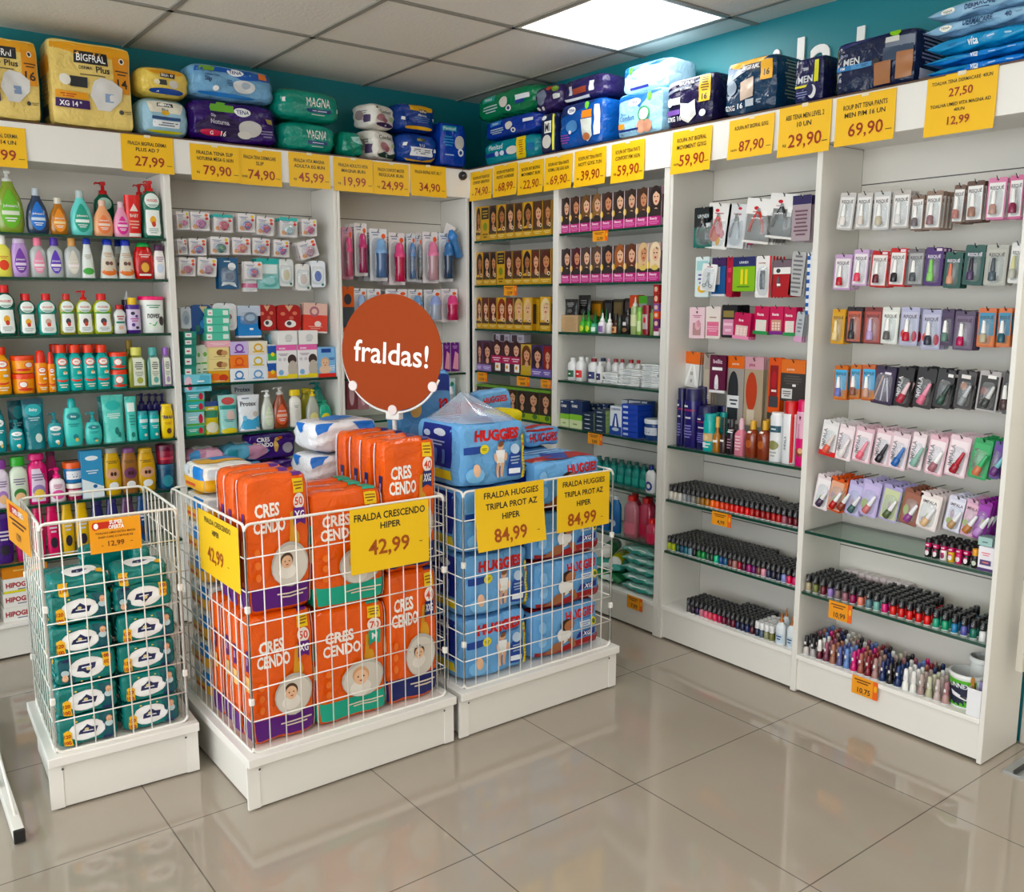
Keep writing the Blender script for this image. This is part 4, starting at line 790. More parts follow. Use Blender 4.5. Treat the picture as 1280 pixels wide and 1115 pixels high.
HUG = lambda a='0d7a68', pic='e8b04a': [('e', 0, .80, .36, .16, 'e9f4f0'), ('t', 'HUGGIES', 0, .80, .055, 'd03030', .5, .02), ('r', -.4, .60, .4, .645, a), ('p', [(-.33, .6), (.33, .6), (.36, .12), (.3, .06), (-.3, .06), (-.36, .12)], 'eef3f0'), ('e', .0, .38, .15, .09, pic), ('e', .02, .30, .1, .06, 'c8452c'), ('l', -.25, .1, .25, .22, 3, '9aa8a4'), ('l', -.25, .66, .25, .72, 2, '5a8a80')]
B(LW, z, (168, 190), 230, 'hour', '0c6b55', 'c81f2c', 'pump', 'green wavy bottle with a red pump, hidden behind the red tube', (), caph=.2, capw=.36, out=-.15, group=G)
B(LW, z, (176, 200), 229, 'hour', '0c6b55', 'c81f2c', 'pump', 'green wavy bottle with a red pump, second in its row', (), caph=.2, capw=.36, out=-.09, group=G)
B(LW, z, (180, 211), 226, 'hour', '0c6b55', 'c81f2c', 'pump', 'large dark green wavy bottle with a red pump, rightmost on the top shelf', HUG(), caph=.18, capw=.34, group=G)
z = 1.705
B(LW, z, (-4, 17), 292, 'shoulder', 'f0ea78', 'f2f2ee', 'cyl', 'yellow bottle with a white cap, leftmost on the second glass shelf', [('e', .0, .36, .3, .16, 'e0502c'), ('l', -.3, .55, .3, .65, 2, 'c8781c')], capw=.46, caph=.22, group=G)
B(LW, z, (16, 39), 298, 'oval', 'c3a3dc', 'd8c8e4', 'flip', 'lavender baby bottle with a purple drop label on the second shelf', DP('7a44a8', 'e8dcf4', .12, .85), capw=.7, caph=.12, group=G)
for px, cp, lb, nm in (((40, 61), 'f08aa4', 'f0a0bc', 'pink'), ((61, 82), '5a3fa8', '6a4ac0', 'purple'), ((83, 104), 'd8a468', 'd8d4c8', 'tan')):
    B(LW, z, px, 297, 'shoulder', 'e6ecec', cp, 'cyl', 'clear baby oil bottle with a %s cap and drop label' % nm, DP(lb, 'f4eef0', .12, .86), capw=.5, caph=.2, clear=.45, group=G)
B(LW, z, (103, 121), 297, 'cone', 'e4eaea', '2040b0', 'flip', 'frosted baby bottle with a blue cap and green label, beside the tan capped bottle', [('p', [(-.4, .1), (.4, .1), (.35, .5), (-.35, .5)], 'dfe6e0'), ('e', 0, .2, .4, .1, '4aa84a'), ('l', -.25, .55, .25, .7, 3, 'b0a890')], capw=.55, caph=.14, group=G)
for px, nm, o_ in (((143, 160), 'behind the other two', -.12), ((127, 149), 'left of two', -.025), ((150, 171), 'right of two', -.025)):
    B(LW, z, px, 298, 'cone', 'd8dcd8', '1f3fb0', 'flip', 'frosted bottle with a blue cap and orange label, %s' % nm, [('e', 0, .2, .44, .12, 'e07a34'), ('p', [(-.42, .22), (.42, .22), (.34, .6), (-.34, .6)], 'ddd2c0'), ('e', -.1, .45, .12, .06, '5a4a44'), ('e', .12, .45, .1, .06, '7a4a40'), ('l', -.3, .62, .3, .78, 3, 'c4a078')], capw=.55, caph=.14, out=o_, group=G)
B(LW, z, (170, 195), 303, 'oval', 'c8202c', '1f9a4a', 'dome', 'red bottle with a green cap on the second glass shelf', [('e', 0, .34, .34, .26, 'a02a2a'), ('e', 0, .36, .2, .15, 'e8b45c'), ('l', -.3, .66, .3, .78, 2, 'f4dcd4'), ('r', -.3, .1, .3, .16, 'f0ece4')], capw=.7, caph=.12, group=G)
B(LW, z, (194, 213), 306, 'oval', 'eeeae8', '4a2048', 'flip', 'white bottle with a dark purple cap, rightmost on the second shelf', [('l', -.32, .6, .32, .8, 3, '8a6a8a'), ('e', 0, .38, .3, .16, 'd4dff0')], capw=.74, caph=.17, group=G)
z = 1.452
HG = 'green and lime wavy baby bottles on the third shelf'
B(LW, z, (-14, 8), 356, 'hour', '0a4a3c', 'd02a24', 'cyl', 'dark green wavy bottle with a red cap, behind the leftmost one', (), capw=.42, caph=.16, out=-.11, group=HG)
B(LW, z, (-3, 24), 356, 'hour', '0b5547', 'd8281f', 'cyl', 'tall dark green wavy bottle with a red cap, leftmost on the third shelf', HUG(), capw=.46, caph=.15, group=HG)
B(LW, z, (26, 40), 367, 'hour', '0a4a3c', 'c02420', 'cyl', 'dark green bottle with a red cap, behind the second one', (), capw=.5, caph=.16, out=-.1, group=HG)
B(LW, z, (25, 49), 367, 'hour', '0b5547', 'd02a24', 'cyl', 'shorter dark green wavy bottle with a red cap, second on the third shelf', HUG(), capw=.44, caph=.16, group=HG)
B(LW, z, (52, 66), 367, 'hour', '0d8a7a', 'c02420', 'cyl', 'teal bottle with a red cap, behind the teal wavy bottle', (), capw=.5, caph=.16, out=-.1, group=HG)
B(LW, z, (49, 75), 367, 'hour', '10a090', 'd02a24', 'cyl', 'teal wavy bottle with a red cap on the third glass shelf', HUG(pic='c8b0a0'), capw=.44, caph=.16, group=HG)
B(LW, z, (76, 98), 367, 'hour', 'a4a43a', 'c8281f', 'cyl', 'olive clear wavy bottle with a red cap on the third shelf', HUG('4a9a3a', '3a3a44'), capw=.42, caph=.15, clear=.2, group=HG)
B(LW, z, (97, 120), 363, 'hour', 'c2cc5a', 'd02a24', 'pump', 'lime wavy bottle with a red pump on the third glass shelf', HUG('4a9a3a', '5a3a34'), capw=.38, caph=.22, clear=.15, group=HG)
B(LW, z, (118, 144), 367, 'hour', 'b8c83e', 'd02a24', 'cyl', 'lime yellow wavy bottle with a red cap on the third shelf', HUG('4a9a3a', '3a3a44'), capw=.46, caph=.16, clear=.1, group=HG)
B(LW, z, (144, 160), 381, 'hour', 'd8dcda', 'b82a2c', 'cyl', 'small white bottle with a red cap on the third shelf', [('r', -.34, .42, .34, .5, '0d7a68'), ('l', -.3, .55, .3, .75, 2, 'b03a3a'), ('e', 0, .25, .2, .08, 'e0b4a0')], capw=.6, caph=.15, group=HG)
B(LW, z, (156, 170), 363, 'can', '2a2438', 'd8d8dc', 'nozzle', 'dark spray bottle with a clear nozzle, behind the purple bottle', (), capw=.5, caph=.22, out=-.09, dep=1, group=HG)
B(LW, z, (160, 179), 372, 'can', '4a2f86', 'f0c81c', 'cyl', 'purple bottle with a yellow cap and white label on the third shelf', [('r', -.48, .12, .48, .84, 'dccfe8'), ('e', -.1, .7, .14, .06, '26203a'), ('e', .14, .6, .1, .05, '5a3a8a'), ('e', -.1, .3, .12, .06, '5a3a8a'), ('e', .16, .2, .12, .05, '26203a'), ('l', -.3, .4, .3, .55, 2, 'b04a9a')], capw=.6, caph=.2, dep=1, group=HG)
J(LW, z, (179, 210), 370, 'e9eeea', 'f0287a', 'big white and green hair cream tub with a pink lid', [('t', 'novex', -.02, .55, .2, '1c1c20', .5, .02), ('p', [(-.46, .06), (.46, .06), (.46, .3), (.1, .34), (-.2, .3), (-.42, .14)], '2fae4a'), ('e', .3, .36, .12, .14, '2a1c18'), ('l', -.3, .74, .3, .86, 2, '2f8a5a'), ('r', -.3, .16, .1, .22, 'e8f4e4')], lidh=.1)
z = 1.197
SG = 'orange and teal hair care on the fourth shelf'
SK = lambda c: [('e', .0, .76, .34, .1, 'e8483c'), ('e', .0, .76, .27, .075, 'f4f0ea'), ('t', 'salon', 0, .775, .035, 'd83a3a', .4, .03), ('l', -.36, .58, .36, .66, 1, 'f4f4ec'), ('e', -.05, .3, .38, .06, 'd8482c'), ('e', -.03, .335, .36, .045, c), ('l', -.3, .08, .3, .2, 2, 'f4ecd8'), ('r', .02, .44, .3, .5, 'e8e4dc')]
B(LW, z, (-14, 10), 432, 'shoulder', 'f0a01c', 'e04a1c', 'cyl', 'orange bottle with a red-orange cap, second row at the left end', (), capw=.62, caph=.17, dep=1, out=-.1, group=SG)
B(LW, z, (-6, 17), 434, 'shoulder', 'f4ae1e', 'e8501c', 'cyl', 'yellow-orange bottle with an orange cap, leftmost on the fourth shelf', SK('f4ae1e'), capw=.62, caph=.16, dep=.9, group=SG)
zz = J(LW, z, (18, 47), 467, 'f2a51c', 'ea5a1c', 'orange hair cream jar, lower of two stacked jars', [('e', -.08, .6, .2, .24, 'e8483c'), ('e', -.08, .6, .16, .18, 'f4f0ea'), ('e', .05, .26, .36, .1, 'd8482c')], lidh=.26, group=SG)
J(LW, zz, (16, 46), 444.5, 'f2a51c', 'ea5a1c', 'orange hair cream jar, upper of two stacked jars', [('e', .2, .62, .2, .24, 'e8483c'), ('e', .2, .62, .16, .18, 'f4f0ea'), ('e', -.05, .26, .36, .1, 'd8482c')], lidh=.26, group=SG)
B(LW, z, (47, 63), 438, 'can', 'f2a01c', 'e0481c', 'dome', 'orange spray bottle with a tall cap, beside the stacked orange jars', SK('f2a01c'), capw=.8, caph=.3, dep=1, group=SG)
B(LW, z, (62, 72), 440, 'can', 'f2a01c', 'e0481c', 'dome', 'slim orange spray bottle left of the teal bottles', SK('f2a01c'), capw=.8, caph=.3, dep=1, group=SG)
for i, (a, c) in enumerate([(71, 90), (89, 107), (106, 124), (122, 141)]):
    B(LW, z, (a-6, c-8), 430, 'shoulder', '18a0a0', 'd8441c', 'cyl', 'teal bottle with an orange cap, %s of the back row on the fourth shelf' % ORD[i], (), capw=.8, caph=.19, dep=.9, out=-.12, group=SG)
    B(LW, z, (a, c), 431, 'shoulder', '1fb2ae', 'e6501e', 'cyl', 'teal hair care bottle with an orange cap, %s from left on the fourth shelf' % ORD[i], SK('1fb2ae')+[('e', .15, .5, .07, .03, 'f2b41e')], capw=.72, caph=.17, dep=.9, group=SG)
zz = J(LW, z, (140, 163), 462, '1ca6a0', 'e6501e', 'teal hair cream jar with an orange lid, lower of two', [('e', -.06, .6, .22, .28, 'e8483c'), ('e', -.06, .6, .18, .22, 'f4f0ea'), ('e', 0, .2, .4, .1, 'd8482c')], lidh=.24, group=SG)
J(LW, zz, (139, 162), 440, '1ca6a0', 'e6501e', 'teal hair cream jar with an orange lid, upper of two', [('e', -.1, .55, .22, .28, 'e8483c'), ('e', -.1, .55, .18, .22, 'f4f0ea'), ('e', 0, .2, .4, .1, 'd8482c')], lidh=.24, group=SG)
CL = lambda c: [('r', -.28, .06, .36, .92, 'e8ecdc'), ('l', -.2, .55, .3, .8, 4, '2a3a3a'), ('e', .08, .22, .18, .1, c), ('l', -.2, .34, .3, .5, 3, '8a948a')]
B(LW, z, (158, 172), 425, 'shoulder', '8a8a2a', 'a88a1c', 'cyl', 'olive bottle behind the square green cologne bottle', (), capw=.6, caph=.2, out=-.12, group=SG)
for px, bc, cc, nm in (((163, 185), 'a8b05a', 'd8d878', 'yellow-green'), ((186, 203), '6fb0a8', '5aa8a4', 'teal'), ((204, 222), 'b09ac0', '9a6ab8', 'lilac')):
    B(LW, z, px, 434, 'shoulder', bc, cc, 'cyl', 'square clear %s cologne bottle on the fourth glass shelf' % nm, CL(bc), capw=.62, caph=.2, e=6, clear=.25, name='cologne_bottle', group='square cologne bottles')
z = .944
EG = 'turquoise baby care on the fifth shelf'
TQ = lambda c='f0f4f4', k='0e6a70': [('e', 0, .78, .34, .1, c), ('t', 'Baby', 0, .78, .05, k, .4, .02), ('l', -.3, .5, .3, .6, 2, c), ('e', .05, .24, .13, .07, c), ('e', .1, .16, .09, .05, 'e8c878')]
B(LW, z, (-8, 11), 511, 'oval', '1a8f98', '14737c', 'dome', 'turquoise bottle cut off by the left picture edge, fifth shelf', TQ(), capw=.6, caph=.14, group=EG)
def pouch(W, z, px, pyt, col, label, prints, out=-.03, dep=.05, group=EG, topcol=None):
    uc, w, h = W.box(px[0], px[1], pyt, z, out); w -= .002
    def S(u, v): a = 2*u-1; th = dep*(1-v)**.7*(1-abs(a)**4)+.003; return (a*w/2*(1-.08*math.sin(PI*v)), th, v*h)
    b = MB(); b.step = .0004; fm = FILM(col)
    b.surf(lambda u, v: (S(u, v)[0], -S(u, v)[1]/2, S(u, v)[2]), 14, 14, fm); b.surf(lambda u, v: (S(1-u, v)[0], S(1-u, v)[1]/2, S(1-u, v)[2]), 14, 14, fm)
    F = lambda x, zz, o: (S(x/w+.5, min(1, max(0, zz/h)))[0], -S(max(0, min(1, x/w+.5)), min(1, max(0, zz/h)))[1]/2-o-.0006, zz)
    decals(b, F, w, h, prints); o = b.obj('refill_pouch'); o.location = W.P(uc, out-dep/2-.002, z+.0005); o.rotation_euler = (0, 0, W.rot); return tag(o, label, 'refill pouch', group)
pouch(LW, z, (14, 36), 501, '0f5a68', 'dark turquoise refill pouch standing behind a small pump bottle', [('e', .1, .75, .34, .14, '2a9aa4'), ('l', -.3, .45, .3, .55, 2, 'a8d4d8')], out=-.12)
B(LW, z, (13, 33), 525, 'oval', '1fa0a8', '158088', 'pump', 'small turquoise pump bottle in front of a dark pouch', TQ(), capw=.4, caph=.3, group=EG)
pouch(LW, z, (32, 60), 499, '15808c', 'tall dark turquoise refill pouch on the fifth shelf', [('e', .0, .78, .4, .12, '2fb0b8'), ('t', 'Baby', 0, .79, .06, 'eaf6f6', .5, .02), ('r', -.46, .9, .46, 1, '0d4858'), ('l', -.3, .56, .3, .64, 2, 'bfe0e4'), ('e', .15, .22, .16, .09, 'd8e8e0')])
B(LW, z, (61, 82), 516, 'oval', '1f9aa2', '178088', 'pump', 'small turquoise pump bottle left of the big pale turquoise bottle', TQ(), capw=.4, caph=.3, group=EG)
B(LW, z, (82, 107), 498, 'oval', '5fd0c8', '2fb0b0', 'dome', 'big pale turquoise bottle with a round cap, middle of the fifth shelf', TQ('1f8a90', 'eaf6f4'), capw=.42, caph=.2, group=EG)
B(LW, z, (108, 130), 515, 'oval', '5fccc4', '22a0a4', 'pump', 'small pale turquoise pump bottle left of a tall pouch', TQ('1f8a90', 'eaf6f4'), capw=.4, caph=.32, group=EG)
pouch(LW, z, (126, 146), 496, '1f9a9c', 'turquoise refill pouch mostly hidden behind a paler pouch', [], out=-.12)
pouch(LW, z, (131, 159), 494, '6fd4c8', 'tall pale turquoise refill pouch on the fifth shelf', [('e', .0, .78, .36, .1, '3fb8b0'), ('l', -.34, .5, .34, .62, 3, 'e4f4ee'), ('e', .1, .24, .1, .08, '1f7a70'), ('e', .2, .16, .08, .06, '1f7a70')])
pouch(LW, z, (160, 175), 496, '62ccc0', 'narrow pale turquoise pouch with a white label', [('r', -.36, .66, .3, .86, 'e6f2ee'), ('l', -.3, .34, .3, .6, 4, '1f8a84'), ('e', .0, .14, .16, .06, '1f7a70')])
for i, (a, c) in enumerate([(175, 187), (185, 196), (193, 204), (201, 213)]):
    B(LW, z, (a, c), 492, 'can', '2a2468', '241e5c', 'pump', 'dark indigo pump bottle, %s from left behind small turquoise cans' % ORD[i], (), capw=.6, caph=.26, out=-.13, dep=.9, group=EG)
for i, (a, c) in enumerate([(175, 188), (188, 202)]):
    B(LW, z, (a, c), 514, 'can', '2ab0b0', '1a9098', 'cyl', 'small turquoise can, %s of two beside the yellow bottle' % ('left', 'right')[i], [('r', -.4, .7, .4, .84, 'd8ecec'), ('l', -.3, .45, .3, .6, 2, 'd0ecec'), ('e', .1, .2, .14, .06, 'dfe8d8')], capw=.94, caph=.14, dep=1, group=EG)
B(LW, z, (203, 221), 505, 'oval', 'f2d21c', 'f2d21c', 'flip', 'bright yellow bottle, rightmost on the fifth shelf', [('t', 'TRALALA', 0, .66, .1, '2a2a6a', .8, .05), ('e', .05, .22, .18, .09, '5a3a24'), ('l', -.3, .42, .3, .5, 2, 'c8782c')], capw=.8, caph=.06, group=EG)
z = .693
FG = 'hair care bottles on the lower glass shelf behind the wipes cage'
CH = lambda hat, sk='f0c49a': [('e', .0, .3, .33, .14, hat), ('e', .0, .22, .27, .12, sk), ('l', -.34, .52, .34, .7, 3, '7a6a8a')]
B(LW, z, (-4, 15), 575, 'shoulder', 'e6dcea', '8a4a9a', 'flip', 'lilac bottle with a purple cap, leftmost on the lower glass shelf', CH('b088c8'), capw=.8, caph=.18, group=FG)
B(LW, z, (15, 39), 571, 'shoulder', 'e2eedc', '3aa83a', 'flip', 'white bottle with a green cap on the lower glass shelf', CH('3a7a3a'), capw=.8, caph=.18, group=FG)
B(LW, z, (60, 75), 564, 'oval', 'c04a80', '8a3a64', 'flip', 'dark pink bottle standing behind a magenta bottle', (), capw=.8, caph=.1, out=-.12, group=FG)
B(LW, z, (38, 63), 567, 'shoulder', 'd81f7c', 'd81f7c', 'flip', 'magenta bottle with a white label on the lower glass shelf', [('p', [(-.4, .06), (.3, .06), (.34, .5), (.1, .8), (-.3, .8)], 'e8d8ec')]+CH('a088c0', 'f0d06a'), capw=.8, caph=.12, group=FG)
B(LW, z, (64, 84), 585, 'shoulder', 'f4eaf0', 'f0308a', 'pump', 'white bottle with a pink pump on the lower glass shelf', [('e', 0, .3, .4, .2, 'e868a8'), ('l', -.3, .55, .3, .75, 3, 'c05a8a')], capw=.5, caph=.3, group=FG)
zz = J(LW, z, (85, 108), 604, '9a2a4a', 'e8e4e0', 'dark red jar with a white lid, under an orange lidded jar', [('r', -.5, .3, .5, .8, 'e4d4d4')], lidh=.28, group=FG)
J(LW, zz, (82, 107), 578, '3a7ab0', 'e0642c', 'blue and white jar with an orange lid, on a dark red jar', [('r', -.5, .25, .5, .8, 'e4e8ec'), ('l', -.4, .35, .4, .65, 2, '3a5a8a')], lidh=.28, group=FG)
BX(LW, z, (104, 131), 563, .05, '4f9ac8', 'tall blue baby lotion carton on the lower glass shelf', [('e', 0, .84, .3, .05, 'e8f0f4'), ('p', [(-.5, 0), (.5, 0), (.5, .22), (.0, .32), (-.5, .42)], 'e4eef2'), ('e', .1, .24, .1, .04, '2f6a9a'), ('l', -.3, .5, .3, .6, 2, 'e4eef4')], group=FG)
for px, bc, cc, nm in (((132, 155), 'd8b02a', '9a9a90', 'gold bottle with a grey cap'), ((154, 176), '9a6a3a', '7a4a7a', 'bronze and purple bottle'), ((174, 198), 'd4a828', 'c8a02a', 'gold bottle with a gold cap')):
    B(LW, z, px, 560, 'oval', bc, cc, 'flip', nm+' with a cartoon face on the lower shelf', [('l', -.36, .74, .36, .82, 2, '4a3018'), ('e', 0, .5, .36, .14, 'd8a888' if bc != '9a6a3a' else '6a3a5a'), ('e', -.08, .5, .08, .05, '3a1c14'), ('e', .1, .5, .08, .05, '3a1c14'), ('e', .0, .22, .26, .09, 'ececec')], capw=.72, caph=.1, group=FG)
zz = J(LW, z, (200, 222), 580, '1f4a6a', '2f5a78', 'dark blue tub at the right end of the lower shelf', [('e', 0, .4, .3, .3, '3a8a9a')], lidh=.2, group=FG)
J(LW, zz, (199, 221), 556, '8a1f3a', '5a1430', 'dark red tub stacked on a dark blue tub', [('r', -.5, .3, .5, .5, 'c04a5a')], lidh=.3, group=FG)
z = .44
for i, (a, c, col) in enumerate([(-4, 20, '4a2a7a'), (22, 42, 'b02a6a'), (44, 60, 'd03a6a'), (61, 78, 'd8386a'), (80, 96, 'dcb42a'), (97, 115, 'e0b82a'), (117, 134, '2a2a5a'), (136, 152, '34306a'), (154, 172, '5a3a5a'), (174, 190, '2a4a7a')]):
    B(LW, z, (a, c), 642-(i*4.2), 'oval', col, col, 'flip', '%s bottle, %s from left on the lowest glass shelf behind the wipes cage' % (['purple', 'plum', 'rose', 'red-pink', 'yellow', 'golden yellow', 'navy', 'indigo', 'mauve', 'steel blue'][i], ORD[i]), [('l', -.3, .5, .3, .75, 3, 'd8d0dc'), ('e', 0, .3, .26, .12, '2a2430')], capw=.8, caph=.1, group='bottles on the lowest glass shelf')
z = .168
zz = z
for i, nm in enumerate(['lowest', 'middle', 'topmost']):
    zz = BX(LW, zz, (5, 62), 0, .1, 'ecebe6', '%s of the three white ointment cartons at the far left base' % nm, [('t', 'HIPOGLÓS', -.1, .55, .34, 'a8283a', .7, .04), ('l', -.3, .15, .3, .3, 1, '6a6a8a')]+([('r', -.5, .0, .5, .16, 'e4dc4a')] if i == 2 else []), hfix=.066, group='ointment cartons on the bottom board')
BX(LW, zz, (3, 60), 0, .1, 'd88a2c', 'orange carton lying on the white ointment cartons', [('l', -.4, .4, .4, .6, 1, 'f0c878')], hfix=.07)
# ------------------------------------------------------------------ second bay: cartons, pouches, bottles
z = 1.2; CG_ = 'cartons on the upper glass shelf of the second bay'
zz = z
for i, (h_, c, fr) in enumerate([(.034, 'c8d86a', 'e4ecc0'), (.05, '2f8a7a', 'e8ece8'), (.05, '1f7a6c', 'e4ecec'), (.05, '2a8070', 'e8eeea'), (.034, '1f7a6a', 'dfe8e4'), (.034, '2f8a78', 'e4ecea')]):
    zz = BX(LW, zz, (230, 246), 0, .1, c, '%s small green ointment carton from the bottom at the left end' % ORD[i], [('r', -.4, .2, .1, .8, fr), ('l', -.36, .35, .05, .65, 1, 'c83a3a')], hfix=h_, group=CG_)
for i, (a, pt) in enumerate([((246, 253), 432), ((252, 262), 431)]): BX(LW, z, a, pt, .08, 'dfe8dc', 'upright white and green carton, %s of two beside the ointment stack' % ('left', 'right')[i], [('r', -.4, .5, .4, .54, '4aa84a'), ('e', .1, .75, .24, .06, '6fae5a'), ('l', -.3, .1, .3, .4, 4, '6a8a6a')], out=-.06, group=CG_)
zz = z
zz = BX(LW, zz, (263, 287), 458, .1, 'e0a82c', 'yellow carton with an orange sun at the base of the soap stack', [('e', -.2, .5, .26, .3, 'f07a2c'), ('e', .2, .4, .24, .3, 'c84a2c'), ('l', -.4, .1, .4, .2, 1, 'f4ecd0')], hfix=.058, group=CG_)
for i in range(2): zz = BX(LW, zz, (262, 287), 0, .1, 'efdda0', 'cream carton with a bear picture, %s of two' % ('lower', 'upper')[i], [('e', .05, .55, .2, .26, '8a5a3a'), ('e', .25, .5, .16, .22, 'c89a6a'), ('l', -.45, .15, .45, .25, 1, '8a6a4a')], hfix=.058, group=CG_)
zz = BX(LW, zz, (259, 288), 0, .1, 'f0b8c4', 'pink carton under the stack of mint green cartons', [('l', -.4, .3, .4, .7, 2, 'f8e8ec')], hfix=.032, group=CG_)
for i in range(4): zz = BX(LW, zz, (258+(i % 2), 288-(i % 2)), 0, .1, '5fc4a8', 'mint green soap carton, %s from the bottom of four' % ORD[i], [('r', -.48, .15, -.26, .85, 'eef0ec'), ('l', -.46, .35, -.3, .6, 1, 'c83a4a'), ('r', .2, .2, .44, .8, 'dcebe4')], hfix=.0385, group='mint green soap cartons in a stack')
cols = [[('f0f2f4', '4a8ac8'), ('f08a4a', 'e0603a'), ('d4c4ec', '7a4aa8')], [('e8eef4', '7aa8d8'), ('e4e8ee', 'd8c04a'), ('f0ead8', 'e0b04a')]]
for j, (a, c) in enumerate([(288, 311), (311, 335)]):
    zz = z
    for i, (bg, ic) in enumerate(cols[j]): zz = BX(LW, zz, (a, c), 0, .1, bg, '%s soap carton, %s in the %s column left of the milk cartons' % (['white', 'orange', 'lilac', 'pale blue', 'grey-white', 'cream'][j*3+i], ['lowest', 'middle', 'topmost'][i], ('first', 'second')[j]), [('e', .0, .5, .24, .34, ic), ('e', .0, .5, .16, .2, bg), ('l', -.44, .1, .44, .3, 1, ic)], hfix=.0665, group=CG_)
zz = z
for i in range(2): zz = BX(LW, zz, (334, 346), 0, .1, 'eef0f0', 'narrow white carton with a blue and green panel, %s of two' % ('lower', 'upper')[i], [('r', -.4, .5, .5, .95, '2a5aa8'), ('r', -.4, .1, .5, .5, ['e88a3a', '4aae5a'][i]), ('e', .1, .45, .2, .12, 'e4d44a')], hfix=.09, group=CG_)
BX(LW, z, (338, 350), 418, .06, '8ac0d8', 'pale blue carton standing behind the breast pad cartons', [], out=-.12, group=CG_)
for i, (a, c) in enumerate([(346.5, 372), (373, 397.5)]):
    zz = BX(LW, z, (a, c), 0, .12, 'f0eeee', '%s breast pad carton with a pink top and yellow foot' % ('left', 'right')[i], [('r', -.5, .84, .5, 1, 'e878b4'), ('t', 'MAMA', -.2, .9, .05, 'ffffff', .4, .02), ('e', .26, .56, .22, .16, '3a2a2a'), ('e', .28, .28, .24, .26, 'c8c0b4'), ('e', -.34, .58, .08, .05, 'd4d0d4'), ('e', -.1, .58, .08, .05, 'd4d0d4'), ('r', .0, .02, .5, .14, 'f0dc3a'), ('r', -.5, .02, .0, .1, 'e4d84a'), ('e', -.3, .2, .12, .08, '8ab8e0'), ('l', -.42, .68, .1, .76, 2, '9a8a9a')], hfix=.178, group='breast pad cartons on the second bay shelf')
    BX(LW, zz, (a+1, c), 0, .1, 'ececea', 'plain white carton lying on the %s breast pad carton' % ('left', 'right')[i], [('e', .05, .5, .2, .26, 'd4d4d4'), ('l', -.2, .2, .25, .3, 1, 'b0b0b4')], hfix=.072, group=CG_)
BX(LW, z, (398, 421.5), 434, .1, '8fc0e8', 'pale blue baby carton with a red foot, rightmost in the second bay', [('r', -.3, .82, .25, .95, '1f4a9a'), ('baby', -.1, .48, .26, 'f0c8a8', 'e0b898', 'f0d0b4'), ('r', -.5, .0, .5, .13, 'd8402c'), ('l', .1, .56, .46, .66, 2, '2a4a8a'), ('l', .15, .2, .46, .4, 3, 'e8f0f4')], group=CG_)
z = .944; PG = 'soap refills and bottles on the lower shelf of the second bay'
zz = z
for i, (c, h_) in enumerate([('4ab89a', .045), ('a8dce4', .07), ('4ab8b8', .05), ('6ac4c8', .05)]):
    zz = BX(LW, zz, (233, 256), 0, .1, c, '%s wipes carton from the bottom, at the left end of the lower shelf' % ORD[i], [('e', .3, .5, .12, .36, 'c83a4a'), ('r', -.48, .05, .48, .2, '5aae4a'), ('l', -.4, .4, .15, .75, 2, 'eef4f4')], hfix=h_, group=PG)
BX(LW, zz, (231, 265), 0, .12, '8ad4e4', 'pale blue wipes carton with pink flowers, on top of the left stack', [('e', -.36, .5, .14, .4, 'f0d0dc'), ('e', -.3, .3, .08, .2, 'c84a6a'), ('p', [(-.1, .1), (.4, .2), (.45, .9), (.1, .95)], '6ab8d0'), ('l', -.1, .5, .3, .7, 1, 'f4f8fa')], hfix=.085, out=-.01, group=PG)
pouch(LW, z, (256, 277), 502, 'dccc3a', 'yellow refill pouch with a blue top on the lower shelf', [('r', -.5, .84, .5, 1, '1f4a8a'), ('r', -.42, .5, .42, .72, '3a8a6a'), ('e', 0, .2, .4, .16, 'e8e4cc'), ('l', -.3, .74, .3, .82, 1, 'f4f0d8')], group=PG)
pouch(LW, z, (266, 292), 488, '1f7a7a', 'dark teal refill pouch behind the pale mint one', [], out=-.12, group=PG)
pouch(LW, z, (276, 300), 494, 'a8e0dc', 'pale mint refill pouch with a yellow foot on the lower shelf', [('r', -.46, .62, .46, .72, '1f9a94'), ('e', .1, .45, .24, .14, 'e0c8c0'), ('e', .0, .04, .44, .08, 'e4d44a'), ('e', .0, .84, .36, .1, 'c85a5a'), ('l', -.3, .28, .3, .36, 2, '3a8a8a')], group=PG)
pouch(LW, z, (293, 322), 479, 'dfe4e8', 'white and grey refill pouch behind another, on the lower shelf', [('t', 'Protex', -.02, .86, .1, '1c2c4a', .7, .02)], out=-.12, group=PG)
pouch(LW, z, (300, 328), 494, 'e9eef2', 'white and blue refill pouch with black lettering on the lower shelf', [('t', 'Protex', -.04, .76, .13, '1a1f2e', .74, .02), ('p', [(-.48, .04), (.48, .04), (.48, .42), (.1, .3), (-.3, .36)], '5ab0dc'), ('e', -.25, .36, .1, .07, '8ac8e8'), ('e', .26, .46, .12, .08, 'd8c8c0'), ('l', -.4, .88, .1, .94, 1, '4a6a9a')], group=PG)
B(LW, z, (329, 345), 488, 'drop', 'e0e4da', 'f0f0ee', 'pump', 'clear white baby wash with a white pump on the lower shelf', DP('dce8c8', 'eef4e4', .1, .7), capw=.44, caph=.16, group=PG, clear=.2)
B(LW, z, (343, 364), 484, 'drop', '9a4a2c', 'd0ccc8', 'pump', 'amber-red baby wash with a clear pump on the lower shelf', DP('e06a4a', 'f0c8b4', .1, .72), capw=.4, caph=.18, group=PG, clear=.15)
B(LW, z, (364, 379), 487, 'shoulder', 'ecebe4', 'e8cc1c', 'flip', 'white bottle with a yellow cap beside the amber wash', [('e', .05, .4, .18, .2, 'd8d4cc'), ('l', -.2, .6, .2, .7, 2, '8a8a7a')], capw=.9, caph=.16, group=PG)
